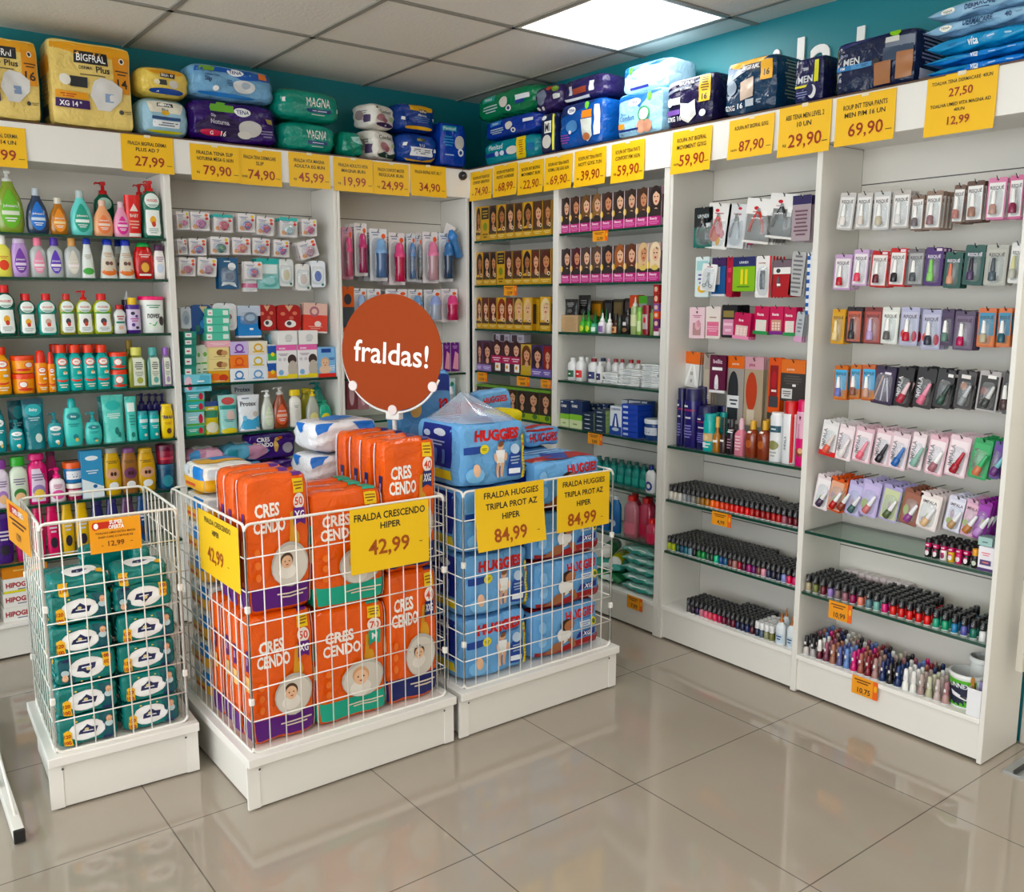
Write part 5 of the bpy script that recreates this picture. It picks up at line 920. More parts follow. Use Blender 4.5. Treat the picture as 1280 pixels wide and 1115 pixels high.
B(LW, z, (378, 392), 485, 'shoulder', 'd8cc5a', 'd8c83a', 'flip', 'yellowish clear bottle behind the pump bottles', (), capw=.8, caph=.14, out=-.1, clear=.2, group=PG)
B(LW, z, (385, 402), 487, 'drop', 'ccd0c4', 'e8c81c', 'pump', 'clear wash bottle with a yellow pump in the second bay', [('e', 0, .3, .3, .14, 'e4dc9a')], capw=.44, caph=.18, clear=.3, group=PG)
B(LW, z, (389, 412), 478, 'drop', '1f8a78', '178a84', 'pump', 'green wash bottle with a teal pump in the second bay', [('e', 0, .4, .36, .2, '4ab8a0')], capw=.44, caph=.2, out=-.1, group=PG)
B(LW, z, (400, 416), 500, 'oval', '2aa88a', '1f9a7a', 'pump', 'small green pump bottle with a yellow label, at the bay panel', [('e', 0, .3, .36, .3, 'e4d84a')], capw=.5, caph=.22, group=PG)
z = .693
def lying(W, z, px, pyt, d, col, label, top, front, out=-.03, group='wipes packs lying on the low shelf', seed=1, rot=0, hfix=None):
    uc, w, h = W.box(px[0], px[1], pyt, z, out); h = hfix or h
    o = flow_mesh(w, d, h, col, top, front, seed).obj('wipes_pack'); o.location = W.P(uc, out-d/2, z+.0045); o.rotation_euler = (0, 0, W.rot+rot); tag(o, label, 'wipes pack', group); return z+h+.005
zz = lying(LW, z, (236, 283), 0, .14, 'a86a9a', 'mauve wipes pack at the bottom left of the second bay', [], [('r', -.3, .1, .3, .9, '8ab4d8')], hfix=.085)
lying(LW, zz, (234, 283), 0, .14, 'd8a4bc', 'pink and blue wipes pack with a white lid, lying at the left', [('r', -.26, .2, .2, .8, 'eceef0')], [('r', -.42, .1, -.16, .9, '5a9ad0'), ('r', .0, .15, .4, .9, 'e0b0c4')], hfix=.085, seed=2)
zz = lying(LW, z, (284, 336), 0, .14, '7ab0d0', 'blue wipes pack at the bottom under the pink and teal pack', [], [], hfix=.085, seed=3)
lying(LW, zz, (280, 338), 0, .14, '6aa8c4', 'teal and pink wipes pack with a clear lid, lying beside the purple pack', [('r', -.2, .2, .26, .8, 'e4e8ea')], [('r', .04, .1, .46, .9, 'c894b0'), ('r', -.4, .2, -.2, .8, '3a8a9a')], hfix=.09, seed=4)
zz = TP(LW, (305, 372), 575, z+.005, .12, '3a1f66', 'deep purple nappy pack with a giraffe, lying under another on the low shelf', [('r', -.5, .2, .5, .45, 'e0782c')], out=-.04, group='purple nappy packs on the low shelf')
TP(LW, (310, 372), 540, zz, .12, '3c2070', 'deep purple nappy pack with white lettering and a pale giraffe', [('t', 'CRES', -.2, .78, .16, 'f4f0f4', .3, .03), ('t', 'CENDO', -.18, .58, .16, 'f4f0f4', .36, .03), ('e', .06, .5, .05, .22, 'd8b06a'), ('e', .1, .76, .06, .07, 'd8b06a'), ('e', .16, .8, .05, .06, 'c8603a'), ('e', .32, .4, .12, .2, '9a94a0'), ('e', -.38, .55, .05, .14, 'b88a6a')], out=-.045, group='purple nappy packs on the low shelf')
# ------------------------------------------------------------------ goods hanging on peg hooks
HOOKU = {}
_PC = {}
def part(key, fn, name, parent):
    if key not in _PC:
        b = MB(); fn(b); _PC[key] = b.data(name)
    return mk(name, _PC[key], parent)
def polish_parts(o, H, cx, cz, hgt, glass, cap='f2f2f0', tilt=0):
    "a small lacquer bottle with a long tapered cap, lying on the card face"
    r = hgt*.17; T = Matrix.Translation((cx, -r-.001, cz)) @ Matrix.Rotation(tilt, 4, 'Y')
    k = (round(hgt, 3), glass, round(tilt, 2), round(cx, 4), round(cz, 4))
    def bt(b): b.T = T; b.lathe([(0, .9), (.003, 1), (hgt*.36, .9), (hgt*.42, .5), (hgt*.44, .45)], r, r*.8, M(glass, .1), n=12)
    def cp(b): b.T = T; b.lathe([(hgt*.43, .62), (hgt*.47, .64), (hgt*.97, .4), (hgt, .3)], r, r*.8, M(cap, .25), n=12)
    q = part(('pb',)+k, bt, 'polish_bottle', o); part(('pc', cap)+k, cp, 'polish_cap', q)
def pacifier_parts(o, cx, cz, s, col, col2):
    def sh(b):
        b.T = Matrix.Translation((cx, -.006, cz)) @ Matrix.Rotation(PI/2, 4, 'X')
        b.lathe([(0, 1), (.003, 1), (.006, .7)], s, s*.75, M(col, .2), n=16); b.lathe([(.006, .5), (.012, .45)], s*.8, s*.8, M(col2, .2), n=12)
    def rg(b): b.tube([(cx+s*.62*math.cos(a*PI/7), -.014-.004*math.sin(a*PI/7), cz-s*.25+s*.62*math.sin(a*PI/7)) for a in range(14)], s*.12, M(col2, .2), 6, closed=True)
    q = part(('ps', s, col, col2, cx, cz), sh, 'pacifier_shield', o); part(('pr', s, col2, cx, cz), rg, 'pacifier_ring', q)
def feeder_parts(o, H, cx, z0, h, w, col, capc, band):
    def bd(b): b.T = Matrix.Translation((cx, -w/2-.001, z0)); b.lathe([(0, .9), (.004, 1), (h*.35, .92), (h*.5, .96), (h*.64, 1)], w/2, w/2, M(col, .12, clear=.35), n=16)
    def cp(b): b.T = Matrix.Translation((cx, -w/2-.001, z0)); b.lathe([(h*.63, 1.02), (h*.72, 1.02), (h*.73, .9), (h*.9, .78), (h, .45)], w/2, w/2, M(capc, .2), n=16)
    q = part(('fb', w, h, col, cx, z0), bd, 'bottle_body', o); part(('fc', w, h, capc, cx, z0), cp, 'bottle_cap', q)
def CARD(W, U, px, py, col, nm, prints=(), fill=None, out=-.07, behind=2, gap=.014, tilt=0, group=None, cat='hang card', name='blister_card', r=.006, blis=None, backcol='d9d6d0', noun='card', hooked=True):
    u0 = {id(UL1): -2.62, id(UL2): -.847, id(UR1): 0, id(UR2): 1.573}[id(U)]
    xm = (px[0]+px[1])/2; zt, zb = W.pix(xm, py[0], out)[1], W.pix(xm, py[1], out)[1]
    ua, ub = W.u_at(px[0], (zt+zb)/2, out), W.u_at(px[1], (zt+zb)/2, out); w, h = ub-ua-.001, zt-zb; u = (ua+ub)/2
    o = card_mesh(w, h, col, prints, r=min(r, w*.2)).obj(name)
    if fill: fill(o, w, h)
    if blis:
        b = blister_mesh(w*blis[0], h*blis[1], blis[2], 0, -h*(1-blis[3])); b.obj('blister', o)
    o.location = W.P(u, out, zt); o.rotation_euler = (0, tilt, W.rot); tag(o, nm, cat, group)
    dm = max([-v.co.y for c in o.children for v in c.data.vertices]+[0]); gap = max(gap if dm == 0 else .005, dm+.0035)
    for i in range(behind):
        if out-gap*(i+1)-dm*.3 < -D0+.012: break
        dup(o, W.P(u+R_.uniform(-.0008, .0008), out-gap*(i+1), zt-R_.uniform(0, .002)), (0, tilt*.8+R_.uniform(-.02, .02), W.rot), ('%s right behind the %s' % (noun, nm) if i == 0 else '%s %s behind the %s' % (ORD[i], noun, nm)), group)
    if hooked: hook(U, W, u0, u, zt-h*.055, out)
    return o
def lumps(seed, w, h, cols):
    r = random.Random(seed)
    return [('e', r.uniform(-.25, .25), r.uniform(.2, .5), r.uniform(.1, .2), r.uniform(.08, .16), c) for c in cols]
PGR = 'pacifier cards hanging in the second bay'
rows = [
 [((220, 236.5), (264, 287), 'e080a8', 'd05090'), ((238, 262), (265, 288), 'd878b4', 'b04a94'), ((267, 291), (268, 290), 'e0386a', 'c82a5c'), ((297, 319), (267, 290), '6a7ac0', 'c83a5a'), ((321, 343), (271, 294), '7a6ac0', 'd04a6a'), ((350, 372), (272, 296), 'dfe8ea', 'b8d8dc'), ((377, 396), (274, 295), 'e04a8a', 'c03a7a')],
 [((221, 233.5), (298, 318), 'b8a8c0', 'a090b0'), ((236, 258), (298, 319), 'd04a6a', '5a7ac0'), ((263, 287), (296, 318), '2f6a8a', '3a8a5a'), ((290, 313), (297, 318), 'd8648a', 'e08a5a'), ((316, 338), (298, 319), '8a9ad0', 'd07a6a'), ((342, 362), (300, 321), '5a7ac0', 'c84a8a'), ((370, 394), (301, 323), 'd8a8b4', 'b8889a')],
 [((224, 245), (322, 345), 'd06a8a', 'b8506e'), ((248, 272), (322, 345), 'c890a8', 'b07a9a')]]
for ri, rw in enumerate(rows):
    for i, (px, py, c1, c2) in enumerate(rw):
        def fill(o, w, h, c1=c1, c2=c2): pacifier_parts(o, .002, -h*.62, w*.27, c1, c2)
        CARD(LW, UL1, px, py, 'e6e3e4', 'pacifier card, %s from left in the %s pacifier row' % (ORD[i], ['top', 'middle', 'bottom'][ri]),
             [('e', .34, .84, .09, .08, 'e8743a' if (i+ri) % 3 else 'e8c83a'), ('e', .36, .66, .09, .08, 'd84a4a'), ('l', -.42, .7, .1, .84, 2, '7a8aa8'), ('e', -.26, .2, .14, .12, 'f0a86a')]+([('r', -.5, .82, .5, 1, '4ab8b4')] if ri == 0 and i in (2, 5) else []),
             fill, out=-.06, behind=2, gap=.022, tilt=[-.05, 0, .02, 0, .06, .03, 0][i]+(-.3 if ri == 1 and i == 6 else 0)+(.1 if ri == 2 else 0), group=PGR, blis=(.72, .62, .026, .38), name='pacifier_card')
OVL = lambda a, b_: [('e', 0, .5, .38, .34, a), ('e', .02, .42, .22, .2, b_)]
BG = 'baby accessories hanging below the pacifier cards'
CARD(LW, UL1, (273, 298), (322, 361), '1f5a84', 'navy soother card with a star in the bottom pacifier row', [('e', .18, .72, .2, .12, 'e8ecec'), ('e', .05, .4, .3, .2, '5a7a9a'), ('e', .05, .4, .2, .13, '26486a'), ('p', [(-.4, .08), (.0, .16), (.4, .05), (.3, .2), (-.3, .22)], 'eef2f2'), ('l', -.3, .84, .2, .92, 1, 'd8e8ec')], blis=(.8, .6, .02, .4), group=BG)
CARD(LW, UL1, (305, 328), (327, 349), 'e6e3e4', 'pacifier card hanging over the pink jar pack', [('e', .34, .84, .09, .08, 'e8743a'), ('l', -.42, .7, .1, .84, 2, '7a8aa8')], lambda o, w, h: pacifier_parts(o, 0, -h*.6, w*.26, '5a7ac0', 'd04a6a'), group=PGR, behind=1, blis=(.72, .62, .026, .38), name='pacifier_card', out=-.05)
CARD(LW, UL1, (304, 321), (340, 364.5), 'e8e6e4', 'white and pink jar pack hanging under a pacifier card', [('r', -.5, .2, .5, .42, 'e0408a'), ('r', -.5, .0, .5, .2, 'f0eeee')], behind=1, out=-.075, group=BG, blis=(.9, .6, .02, .35))
CARD(LW, UL1, (321, 349), (323, 361), '9ad8d4', 'aqua soother case pack in the bottom pacifier row', [('r', -.5, .82, .5, 1, '3ab4b0'), ('r', -.3, .5, .4, .8, 'dfeeee'), ('e', .05, .26, .38, .2, '5ac8c0'), ('e', .05, .26, .26, .12, 'a8e4e0')], blis=(.84, .44, .03, .28), group=BG)
for i, (px, py, c, c2, nm) in enumerate([((348, 367), (324, 358), 'dfe3e2', 'ecdcb4', 'left'), ((369, 389), (330, 363), 'e4e4e2', 'eed8cc', 'middle'), ((387, 407), (326, 359), 'e8ecf2', '2a62c0', 'right')]):
    CARD(LW, UL1, px, py, c, 'white rounded soother pack, %s of three at the row end' % nm, OVL('f4f4f2', c2)+[('e', .3, .1, .08, .05, '2a7a6a')], r=.03, blis=(.8, .7, .02, .45), group=BG)
CARD(LW, UL1, (226, 239), (384, 411), 'c4ccd4', 'grey bib pack at the left of the bib row', OVL('a8b4c0', '8a9aac'), r=.02, group=BG)
def bib(px, py, col, nm, prints, behind=1): CARD(LW, UL1, px, py, col, nm, prints, r=.03, name='baby_bib', cat='baby bib', group='bibs and cards in the lower hanging row', behind=behind, noun='bib')
bib((239, 265), (381, 418), '1d4a84', 'dark blue baby bib hanging behind the mint cartons', [('p', [(-.1, .95), (.3, .95), (.12, .7)], 'c8b890'), ('e', .1, .35, .2, .16, '4a8ac8'), ('r', -.3, .1, -.1, .3, '1a6a5a')])
bib((266, 296), (379, 413), 'dfe0e4', 'white round baby bib with grey drawings', [('e', .05, .5, .4, .4, 'ececf0'), ('e', .2, .5, .1, .1, 'b88a9a'), ('e', .0, .3, .12, .08, '7a8ab8')])
CARD(LW, UL1, (297, 326), (382, 422), '3a8ad0', 'tall blue card pack in the middle of the bib row', [('r', -.5, .68, .5, 1, 'c8d4e4'), ('e', .05, .62, .3, .18, '5a7a9a'), ('e', .05, .62, .2, .1, 'a8c4dc'), ('r', .0, .24, .16, .3, 'f0f2f4'), ('r', -.5, .0, .5, .06, 'e4e8ee')], group='bibs and cards in the lower hanging row', blis=(.8, .4, .018, .6))
RB = [('p', [(-.16, .98), (.2, .98), (.02, .74)], 'd8b090'), ('e', .25, .68, .1, .07, 'd8806a'), ('e', -.25, .66, .1, .07, 'd8806a'), ('e', .05, .28, .24, .14, 'e8e4e0'), ('e', .0, .3, .1, .08, '3a3a44'), ('e', .1, .5, .1, .07, 'c86a5a')]
bib((322, 345), (381, 413), 'a42424', 'left red baby bib with a white picture', RB, 2); bib((346, 376), (381, 414), 'a82626', 'right red baby bib with a white picture', RB, 2)
CARD(LW, UL1, (374, 386), (383, 413), 'b8b4b8', 'grey pack between the red bib and the coral card', [('e', 0, .4, .3, .3, '9a98a0')], behind=0, out=-.1, group='bibs and cards in the lower hanging row')
CARD(LW, UL1, (380, 410), (379, 416), 'd8544a', 'coral card with a pink ring toy in the bib row', [('r', -.5, .6, .5, 1, 'e4c0b4'), ('e', -.05, .72, .2, .17, 'b0707e'), ('e', -.05, .72, .12, .1, 'e4c0b4'), ('e', .1, .3, .14, .1, 'f0e0dc'), ('r', -.5, .0, .5, .05, 'e8e0dc'), ('l', -.3, .12, .3, .24, 2, 'f0b0a4')], group='bibs and cards in the lower hanging row', tilt=.05)
# corner bay: feeding bottles
FG2 = 'feeding bottle cards in the corner bay'
def feeder(px, py, cc, bc, cpc, nm, out=-.08, behind=2, head=False, tilt=0):
    def fill(o, w, h): feeder_parts(o, h, 0, -h*.94, h*.74, w*.6, bc, cpc, bc)
    CARD(LW, UL2, px, py, cc, nm, [('l', -.4, .86, .1, .95, 2, '8a94b0'), ('e', .3, .86, .12, .05, 'e86a4a'), ('e', .34, .74, .1, .04, 'd8504a'), ('e', .4, .25, .1, .07, 'c8245a')], fill, out=out, behind=behind, gap=.03, blis=(.78, .78, .035, .44), group=FG2, name='feeding_bottle_card', tilt=tilt)
feeder((427, 441), (284, 349), 'd8a0b4', 'd8688a', 'e0608c', 'pink feeding bottle card, leftmost in the corner bay', behind=1)
feeder((443, 459), (279, 345), 'e8e4e4', 'a83a64', 'c04a78', 'magenta feeding cup card with a white head')
feeder((462, 484), (286, 351), 'e6e8ec', '5a7aa8', '8ab0d8', 'blue feeding bottle card in the upper corner row')
feeder((486, 506), (291, 356), 'e8e2e4', 'd03a60', 'e0608c', 'bright pink feeding bottle card in the upper corner row')
feeder((508, 519.5), (292, 352), 'd8dce4', '6a8ab4', '5a8ac8', 'narrow blue feeding bottle card behind a brochure', behind=1)
feeder((520, 527), (294, 353), 'c8ccd4', '3a3a44', '6a7a8a', 'narrow dark bottle card beside the pale pink one', behind=1)
feeder((528, 547.5), (290, 354), 'e8e4e6', 'd8b0b8', 'e088a8', 'pale pink feeding bottle card in the upper corner row')
feeder((548.5, 566), (291, 352), 'e4e8ec', '2f4a6a', '4a7ab0', 'navy feeding bottle card in the upper corner row')
b0 = LW.pix(567, 288, -.06)
t = thing('feeding_bottle', 'blue feeding bottle hanging tilted at the right end of the row', 'feeding bottle', LW.P(b0[0]-.03, -.045, b0[1])); t.rotation_euler = (0, -.35, 0)
b = MB(); b.lathe([(-.165, .9), (-.16, 1), (-.10, .9), (-.05, 1)], .026, .026, M('5a92cc', .12, clear=.3), n=18); b.obj('body', t)
b = MB(); b.lathe([(-.052, 1.05), (-.035, 1.05), (-.02, .8), (0, .4)], .027, .027, M('4a86c8', .2), n=18); b.obj('cap', t)
b = MB(); b.T = Matrix.Translation((.0, .03, -.01)) @ Matrix.Rotation(.7, 4, 'Y'); b.box(-.03, .04, 0, .001, -.02, .045, M('e8e4e2', .4)); b.obj('hang_label', t)
hook(UL2, LW, -.847, b0[0], b0[1]-.004, -.03)
for i, (px, c1, c2, nm) in enumerate([((441, 458), 'b8c4d8', '9ab0d0', 'clear bottle card left of the round sign'), ((459, 476), 'c0c8d8', 'a8b8d4', 'clear bottle card above the round sign top left'), ((482, 509), 'd0ccd4', 'b8b4c4', 'wide clear bottle card above the round sign'), ((510, 528), '9ab8d4', '7aa0c8', 'light blue teat card above the round sign'), ((530, 551), 'c4ccdc', '9aa8d4', 'clear and violet teat card right of the sign top')]):
    feeder(px, (360.5+i*.4, 402), 'e4e4e6', c1, c2, nm, behind=1)
feeder((551.5, 572), (361, 402.5), 'e8e2e4', 'd8386a', 'e05a8c', 'deep pink feeding bottle card in the second corner row')
CARD(LW, UL2, (427, 443), (358, 415), 'd8682c', 'orange and black rattle card at the left panel', [('e', .0, .72, .3, .12, '2a2a34'), ('r', -.5, .1, .5, .55, '3a4448')], behind=0, group=FG2)
for i, (px, py, c, nm) in enumerate([((433, 446), (463, 512), '8a4a50', 'dark red comb card below the round sign'), ((447, 461), (463, 512), 'b08088', 'dusty pink comb card below the round sign')]):
    CARD(LW, UL2, px, py, c, nm, [('e', 0, .4, .25, .3, 'd8b8bc'), ('l', -.3, .8, .3, .9, 1, 'f0e8e4')], behind=1, group='cards hanging low in the corner bay')
for i, (px, nm) in enumerate([((554, 563), 'left'), ((563.5, 574), 'right')]):
    CARD(LW, UL2, px, (428, 464), '6a2a80', 'purple test box hanging right of the round sign, %s one' % nm, [('p', [(-.3, .1), (.4, .05), (.4, .6), (.0, .7)], 'e8a8b8'), ('l', -.3, .78, .3, .9, 2, 'c8a8d4')], behind=0, group='purple test boxes beside the round sign', out=-.05)
CARD(LW, UL2, (550, 569), (473, 513), '9ad0e0', 'pale aqua bottle card hanging right of the sign post', [('r', -.5, .8, .5, 1, 'e0ecf0'), ('r', -.4, .86, .0, .93, '2a4a8a'), ('e', .3, .82, .12, .07, '2a8a6a')], lambda o, w, h: feeder_parts(o, h, 0, -h*.85, h*.6, w*.42, 'd8e4ec', 'e8eef2', 'd8e4ec'), behind=1, blis=(.6, .66, .03, .42), group='cards hanging low in the corner bay')
# ------------------------------------------------------------------ hair dye boxes
def woman(bg, hair, skin='e0b090', cx=.04, cz=.66, lips='b04a44'):
    return [('r', -.5, .0, .5, 1, bg), ('e', cx-.02, cz-.01, .46, .32, hair), ('p', [(cx-.42, cz), (cx-.44, .3), (cx-.1, .34), (cx-.05, cz)], hair), ('p', [(cx+.36, cz), (cx+.4, .32), (cx+.12, .34), (cx+.05, cz)], hair),
            ('e', cx+.02, .36, .16, .1, skin), ('e', cx+.03, cz, .26, .2, skin), ('p', [(cx-.26, cz+.06), (cx-.1, cz+.15), (cx+.14, cz+.17), (cx+.29, cz+.06), (cx+.2, cz+.26), (cx-.2, cz+.26)], hair),
            ('e', cx-.08, cz+.02, .055, .018, '2a1a16'), ('e', cx+.14, cz+.02, .055, .018, '2a1a16'), ('e', cx+.03, cz-.1, .09, .025, lips)]
def dyerow(W, z, xs, tops, mk_, nm, group, d=.062, out=-.02, skip=()):
    n = len(xs)-1
    for i in range(n):
        if i in skip: continue
        pt = tops[0]+(tops[1]-tops[0])*((xs[i]+xs[i+1])/2-xs[0])/(xs[-1]-xs[0])
        side, front, extra = mk_(i)
        if i == 0 or True:
            uc, w, h = W.box(xs[i], xs[i+1], pt, z, out); w -= .0012
            o = box_mesh(w, d, h, side, front, right=[('r', -.4, .2, .4, .8, '3a2a24')]).obj('hair_dye_box'); o.location = W.P(uc, out-.001*(i % 2), z+.0005); o.rotation_euler = (0, 0, W.rot)
            tag(o, nm % ORD[i]+extra, 'hair dye box', group)
H1 = ['241a16', '2a1a14', '1f1512', '3a2418', '241814', '3a2418', '2a1a14', '4a2c1c', '52301c']
GOLDF = [('r', -.5, 0, .5, .2, 'c49a2c'), ('r', -.5, .17, .5, .25, '4a3828'), ('e', .28, .3, .12, .06, 'f0e4c8'), ('e', .28, .3, .07, .035, '2a201a'), ('l', -.4, .05, .4, .14, 2, 'e8d494'), ('r', .45, 0, .5, 1, 'd8a83a')]
def gold(hs, sk=None, blank=()):
    def f(i):
        if i in blank: return 'c89a30', [('r', -.5, 0, .5, 1, 'caa03a'), ('r', -.45, .62, .45, .96, '1c1a1a'), ('l', -.35, .66, .35, .9, 3, 'b89a4a'), ('e', 0, .4, .26, .12, '7a8a2c'), ('l', -.35, .06, .35, .22, 2, '5a4420')], ' swatch side'
        return 'c4962e', woman('d8a848' if i % 3 == 0 else '4a3426', hs[i % len(hs)], (sk or ['a8744e', 'd8a888', 'c08a64'])[i % 3], cx=.02)+GOLDF, ''
    return f
dyerow(RW, 1.950, [591, 601.5, 611.5, 621.6, 632.4, 643.4, 654, 666, 679, 690], (259.5, 249.5), gold(H1, blank=(1,)), 'gold-footed hair dye box, %s from left, top shelf by the corner', 'gold hair dye boxes by the corner')
dyerow(RW, 1.697, [594.5, 604, 613, 621, 631, 641, 653.5, 664, 675, 689.5], (316, 311), gold(['2a1a18', '1c1416', '2a1c1c', '2a1c1c', '3a1a14', '4a2418', '1c1416', '5a281a', '4a2018'], blank=(3,)), 'gold-footed hair dye box, %s from left, second shelf by the corner', 'gold hair dye boxes by the corner')
dyerow(RW, 1.447, [595, 602.5, 611.5, 621.5, 632.5, 642.5, 654, 665], (372, 372), gold(['3a1a20', '5a2a2c', '4a1a1c', '8a3420', '8a3020', 'd8b070', 'e0c088'], ['e0b494', 'e8bc9c', 'e4b898']), 'gold-footed hair dye box, %s from left, third shelf by the corner', 'gold hair dye boxes by the corner')
BX(RW, 1.447, (666, 674), 374, .062, 'c49a34', 'gold box turned sideways on the third hair dye shelf', [('l', -.3, .2, .3, .8, 8, '8a6a2a')], group='gold hair dye boxes by the corner', out=-.05)
dyerow(RW, 1.447, [675, 688], (371, 371), lambda i: ('c49a34', woman('d8a848', 'e8d4a8', 'e8c0a0')+GOLDF, ' pale blonde'), 'gold hair dye box standing alone, %s right of the gap,', 'gold hair dye boxes by the corner')
def purp(i):
    if i < 2: return '7a5a9a', woman('4a3040', '3a1c1c', 'd8a48a')+[('r', -.5, 0, .5, .22, '9a84c0'), ('l', -.4, .06, .4, .16, 2, 'e4dcf0')], ' lilac footed'
    if i < 5: return 'a02a54', woman('2a2030', '3a1a18', 'e0b098', cz=.78)+[('r', -.5, .32, .5, .56, 'b0305c'), ('l', -.4, .38, .4, .52, 2, 'f0d8e0'), ('r', -.5, .0, .5, .32, '3a2a30'), ('r', -.1, .06, .4, .32, 'f0ece8'), ('e', .1, .2, .12, .06, 'e0a04a')], ' crimson banded'
    if i < 6: return 'b8963a', woman('c8a850', '6a3a20', 'd8a484')+[('r', -.5, 0, .5, .14, 'c4a43a')], ' olive gold'
    return '5a4a8a', woman('3a2a5a' if i == 6 else '7a2030', '2a1418' if i == 6 else '8a2a20', 'd8a48a')+[('r', -.5, 0, .5, .24, '7a6ab0'), ('l', -.4, .06, .4, .18, 2, 'e4dcf0')], ' violet footed'
dyerow(RW, 1.2, [594, 603, 614.5, 627.5, 638.5, 651, 664, 678.5, 689], (425.5, 433), purp, 'hair dye box, %s from left on the fourth shelf by the corner,', 'purple and crimson hair dye boxes', d=.06)
for i, (a, c) in enumerate([(616, 624), (624, 637), (638, 655)]): BX(RW, RW.pix(630, 428, -.02)[1]+.002, (a, c), 416+i*.7, .05, 'a8a4b0', 'small grey carton, %s of three lying on the dye boxes of the fourth shelf' % ORD[i], [('r', -.4, .1, .0, .9, '3a2a34'), ('l', .05, .3, .4, .7, 2, '5a4a5a')], out=-.025, hfix=.045, group='grey cartons on the dye boxes')
dyerow(RW, .955, [591, 602, 613, 624, 635, 646, 658, 674, 688.5], (479, 489), lambda i: ('7aa03a', woman('2a2420', ['2a1a16', '3a1a14', '241412'][i % 3], 'd0a080')+[('r', -.5, 0, .5, .2, '9ab03a'), ('e', .2, .12, .2, .08, '3a6a2a'), ('r', -.5, .92, .5, 1, '6a9a3a')], ''), 'green-footed hair dye box, %s from left on the low shelf by the corner', 'green hair dye boxes')
H2 = ['2a1c1a', '3a2420', '6a4a2c', '8a6440', '3a2420', '2c2020', '3a2c28', '4a3024', '221a1c']
H3 = ['2a2022', '4a1a24', '4a3a34', '5a4438', '241c20', '9a5a34', '5a3020', 'd8b890', 'e8d4b4']
def magenta(hs, bl=()):
    def f(i):
        return 'c8a8b4', woman('4a3c3a' if i not in bl else 'b8a090', hs[i], ['dcb094', 'c89070', 'e4bca0'][i % 3], cx=.1, cz=.72)+[('r', -.5, .24, .5, .34, '2c2024'), ('e', .1, .36, .3, .07, '2a2426' if i not in bl else 'd8c070'), ('e', -.44, .42, .13, .09, 'e8c860'), ('r', -.5, 0, .5, .24, 'b8207c'), ('t', 'Beauty', -.02, .19, .07, 'f8dcec', .8, .03), ('l', -.42, .03, .42, .13, 3, 'e890c4'), ('r', -.5, 0, -.46, 1, 'f0e4ea')], ''
    return f
dyerow(RW, 1.950, [700.5, 712.3, 724.6, 738, 751.5, 765.6, 780.2, 794.9, 809.5, 826], (249, 232.5), magenta(H2), 'magenta-footed hair dye box, %s from left in the top magenta row', 'magenta hair dye boxes')
dyerow(RW, 1.697, [701.5, 713.4, 725.7, 738, 751.5, 765.6, 780.2, 794.9, 809.5, 824.6], (312, 303), magenta(H3, (7, 8)), 'magenta-footed hair dye box, %s from left in the lower magenta row', 'magenta hair dye boxes')
# ------------------------------------------------------------------ mixed shelf
z = 1.447; XG = 'mixed hair serums on the third shelf of the right wall'
zz = BX(RW, z, (700.5, 722), 394, .12, 'c4a884', 'open brown cardboard box at the left of the serum shelf', [('l', -.46, .1, .46, .9, 14, 'b89870')], group=XG)
for i, (px, pt, r) in enumerate([((701, 720), 374, 0), ((721, 736), 369, .0)]):
    o = pouch(RW, z+.075 if i else zz, px, pt, '1a1a1c', 'black treatment sachet, %s' % ['standing on the brown cardboard box', 'leaning beside the brown cardboard box'][i], [('l', -.3, .5, .3, .8, 3, '9a9a9a'), ('e', .0, .25, .2, .12, '5a5a5c')], out=-.04 if i == 0 else -.10, dep=.02, group=XG)
for i, (a, c) in enumerate([(738, 752), (755, 764), (766, 778), (780, 790)]): BX(RW, z, (a, c), 376-i, .05, ['5a4424', '1c1a1c', '3a3428', '241c1c'][i], 'dark carton, %s of four standing behind the serum droppers' % ORD[i], [('r', -.4, .5, .4, .9, ['c88a3a', '3a3a3c', '6a5a3a', '4a3a3a'][i])], out=-.16, group=XG)
def SB(px, pt, kind, body, cap, capk, nm, prints=(), **kw): kw.setdefault('group', XG); return B(RW, z, px, pt, kind, body, cap, capk, nm, prints, name='serum_bottle', **kw)
SB((723, 729), 390, 'shoulder', '4aa83a', '2f8a3a', 'nozzle', 'left green dropper bottle with a lime label on the serum shelf', [('e', 0, .35, .4, .25, 'c8d83a')], capw=.6, caph=.4, dep=1)
SB((730, 736), 390, 'shoulder', '4aa83a', '2f8a3a', 'nozzle', 'right green dropper bottle with a lime label on the serum shelf', [('e', 0, .35, .4, .25, 'c8d83a')], capw=.6, caph=.4, dep=1)
for i, (a, c) in enumerate([(729, 735), (738, 744), (746, 752), (753, 758)]): SB((a, c), 386, 'shoulder', '2a8a4a', '1f7a3a', 'nozzle', 'dark green dropper bottle, %s of four in the serum shelf back row' % ORD[i], (), capw=.6, caph=.4, dep=1, out=-.08)
SB((737, 743), 404, 'can', '5ab08a', '3a9a74', 'cyl', 'tiny green jar between the droppers on the serum shelf', [('r', -.46, .2, .46, .7, 'dfeee4')], capw=.9, dep=1)
SB((745.5, 753), 391, 'shoulder', 'e8e4ec', 'f2f2f4', 'nozzle', 'white dropper bottle with a violet label on the serum shelf', [('r', -.4, .1, .4, .6, '8a6aa4')], capw=.6, caph=.4, dep=1)
SB((756, 762), 391, 'shoulder', 'ecebe8', 'f2f2f0', 'nozzle', 'plain white dropper bottle on the serum shelf', [], capw=.6, caph=.45, dep=1)
SB((762.5, 770), 392, 'flask', '3a2014', '1c1616', 'cyl', 'dark brown serum bottle with a gold label', [('r', -.4, .08, .4, .5, 'd8a070'), ('e', 0, .3, .2, .14, '7a3a24')], capw=.4, dep=1, caph=.3)
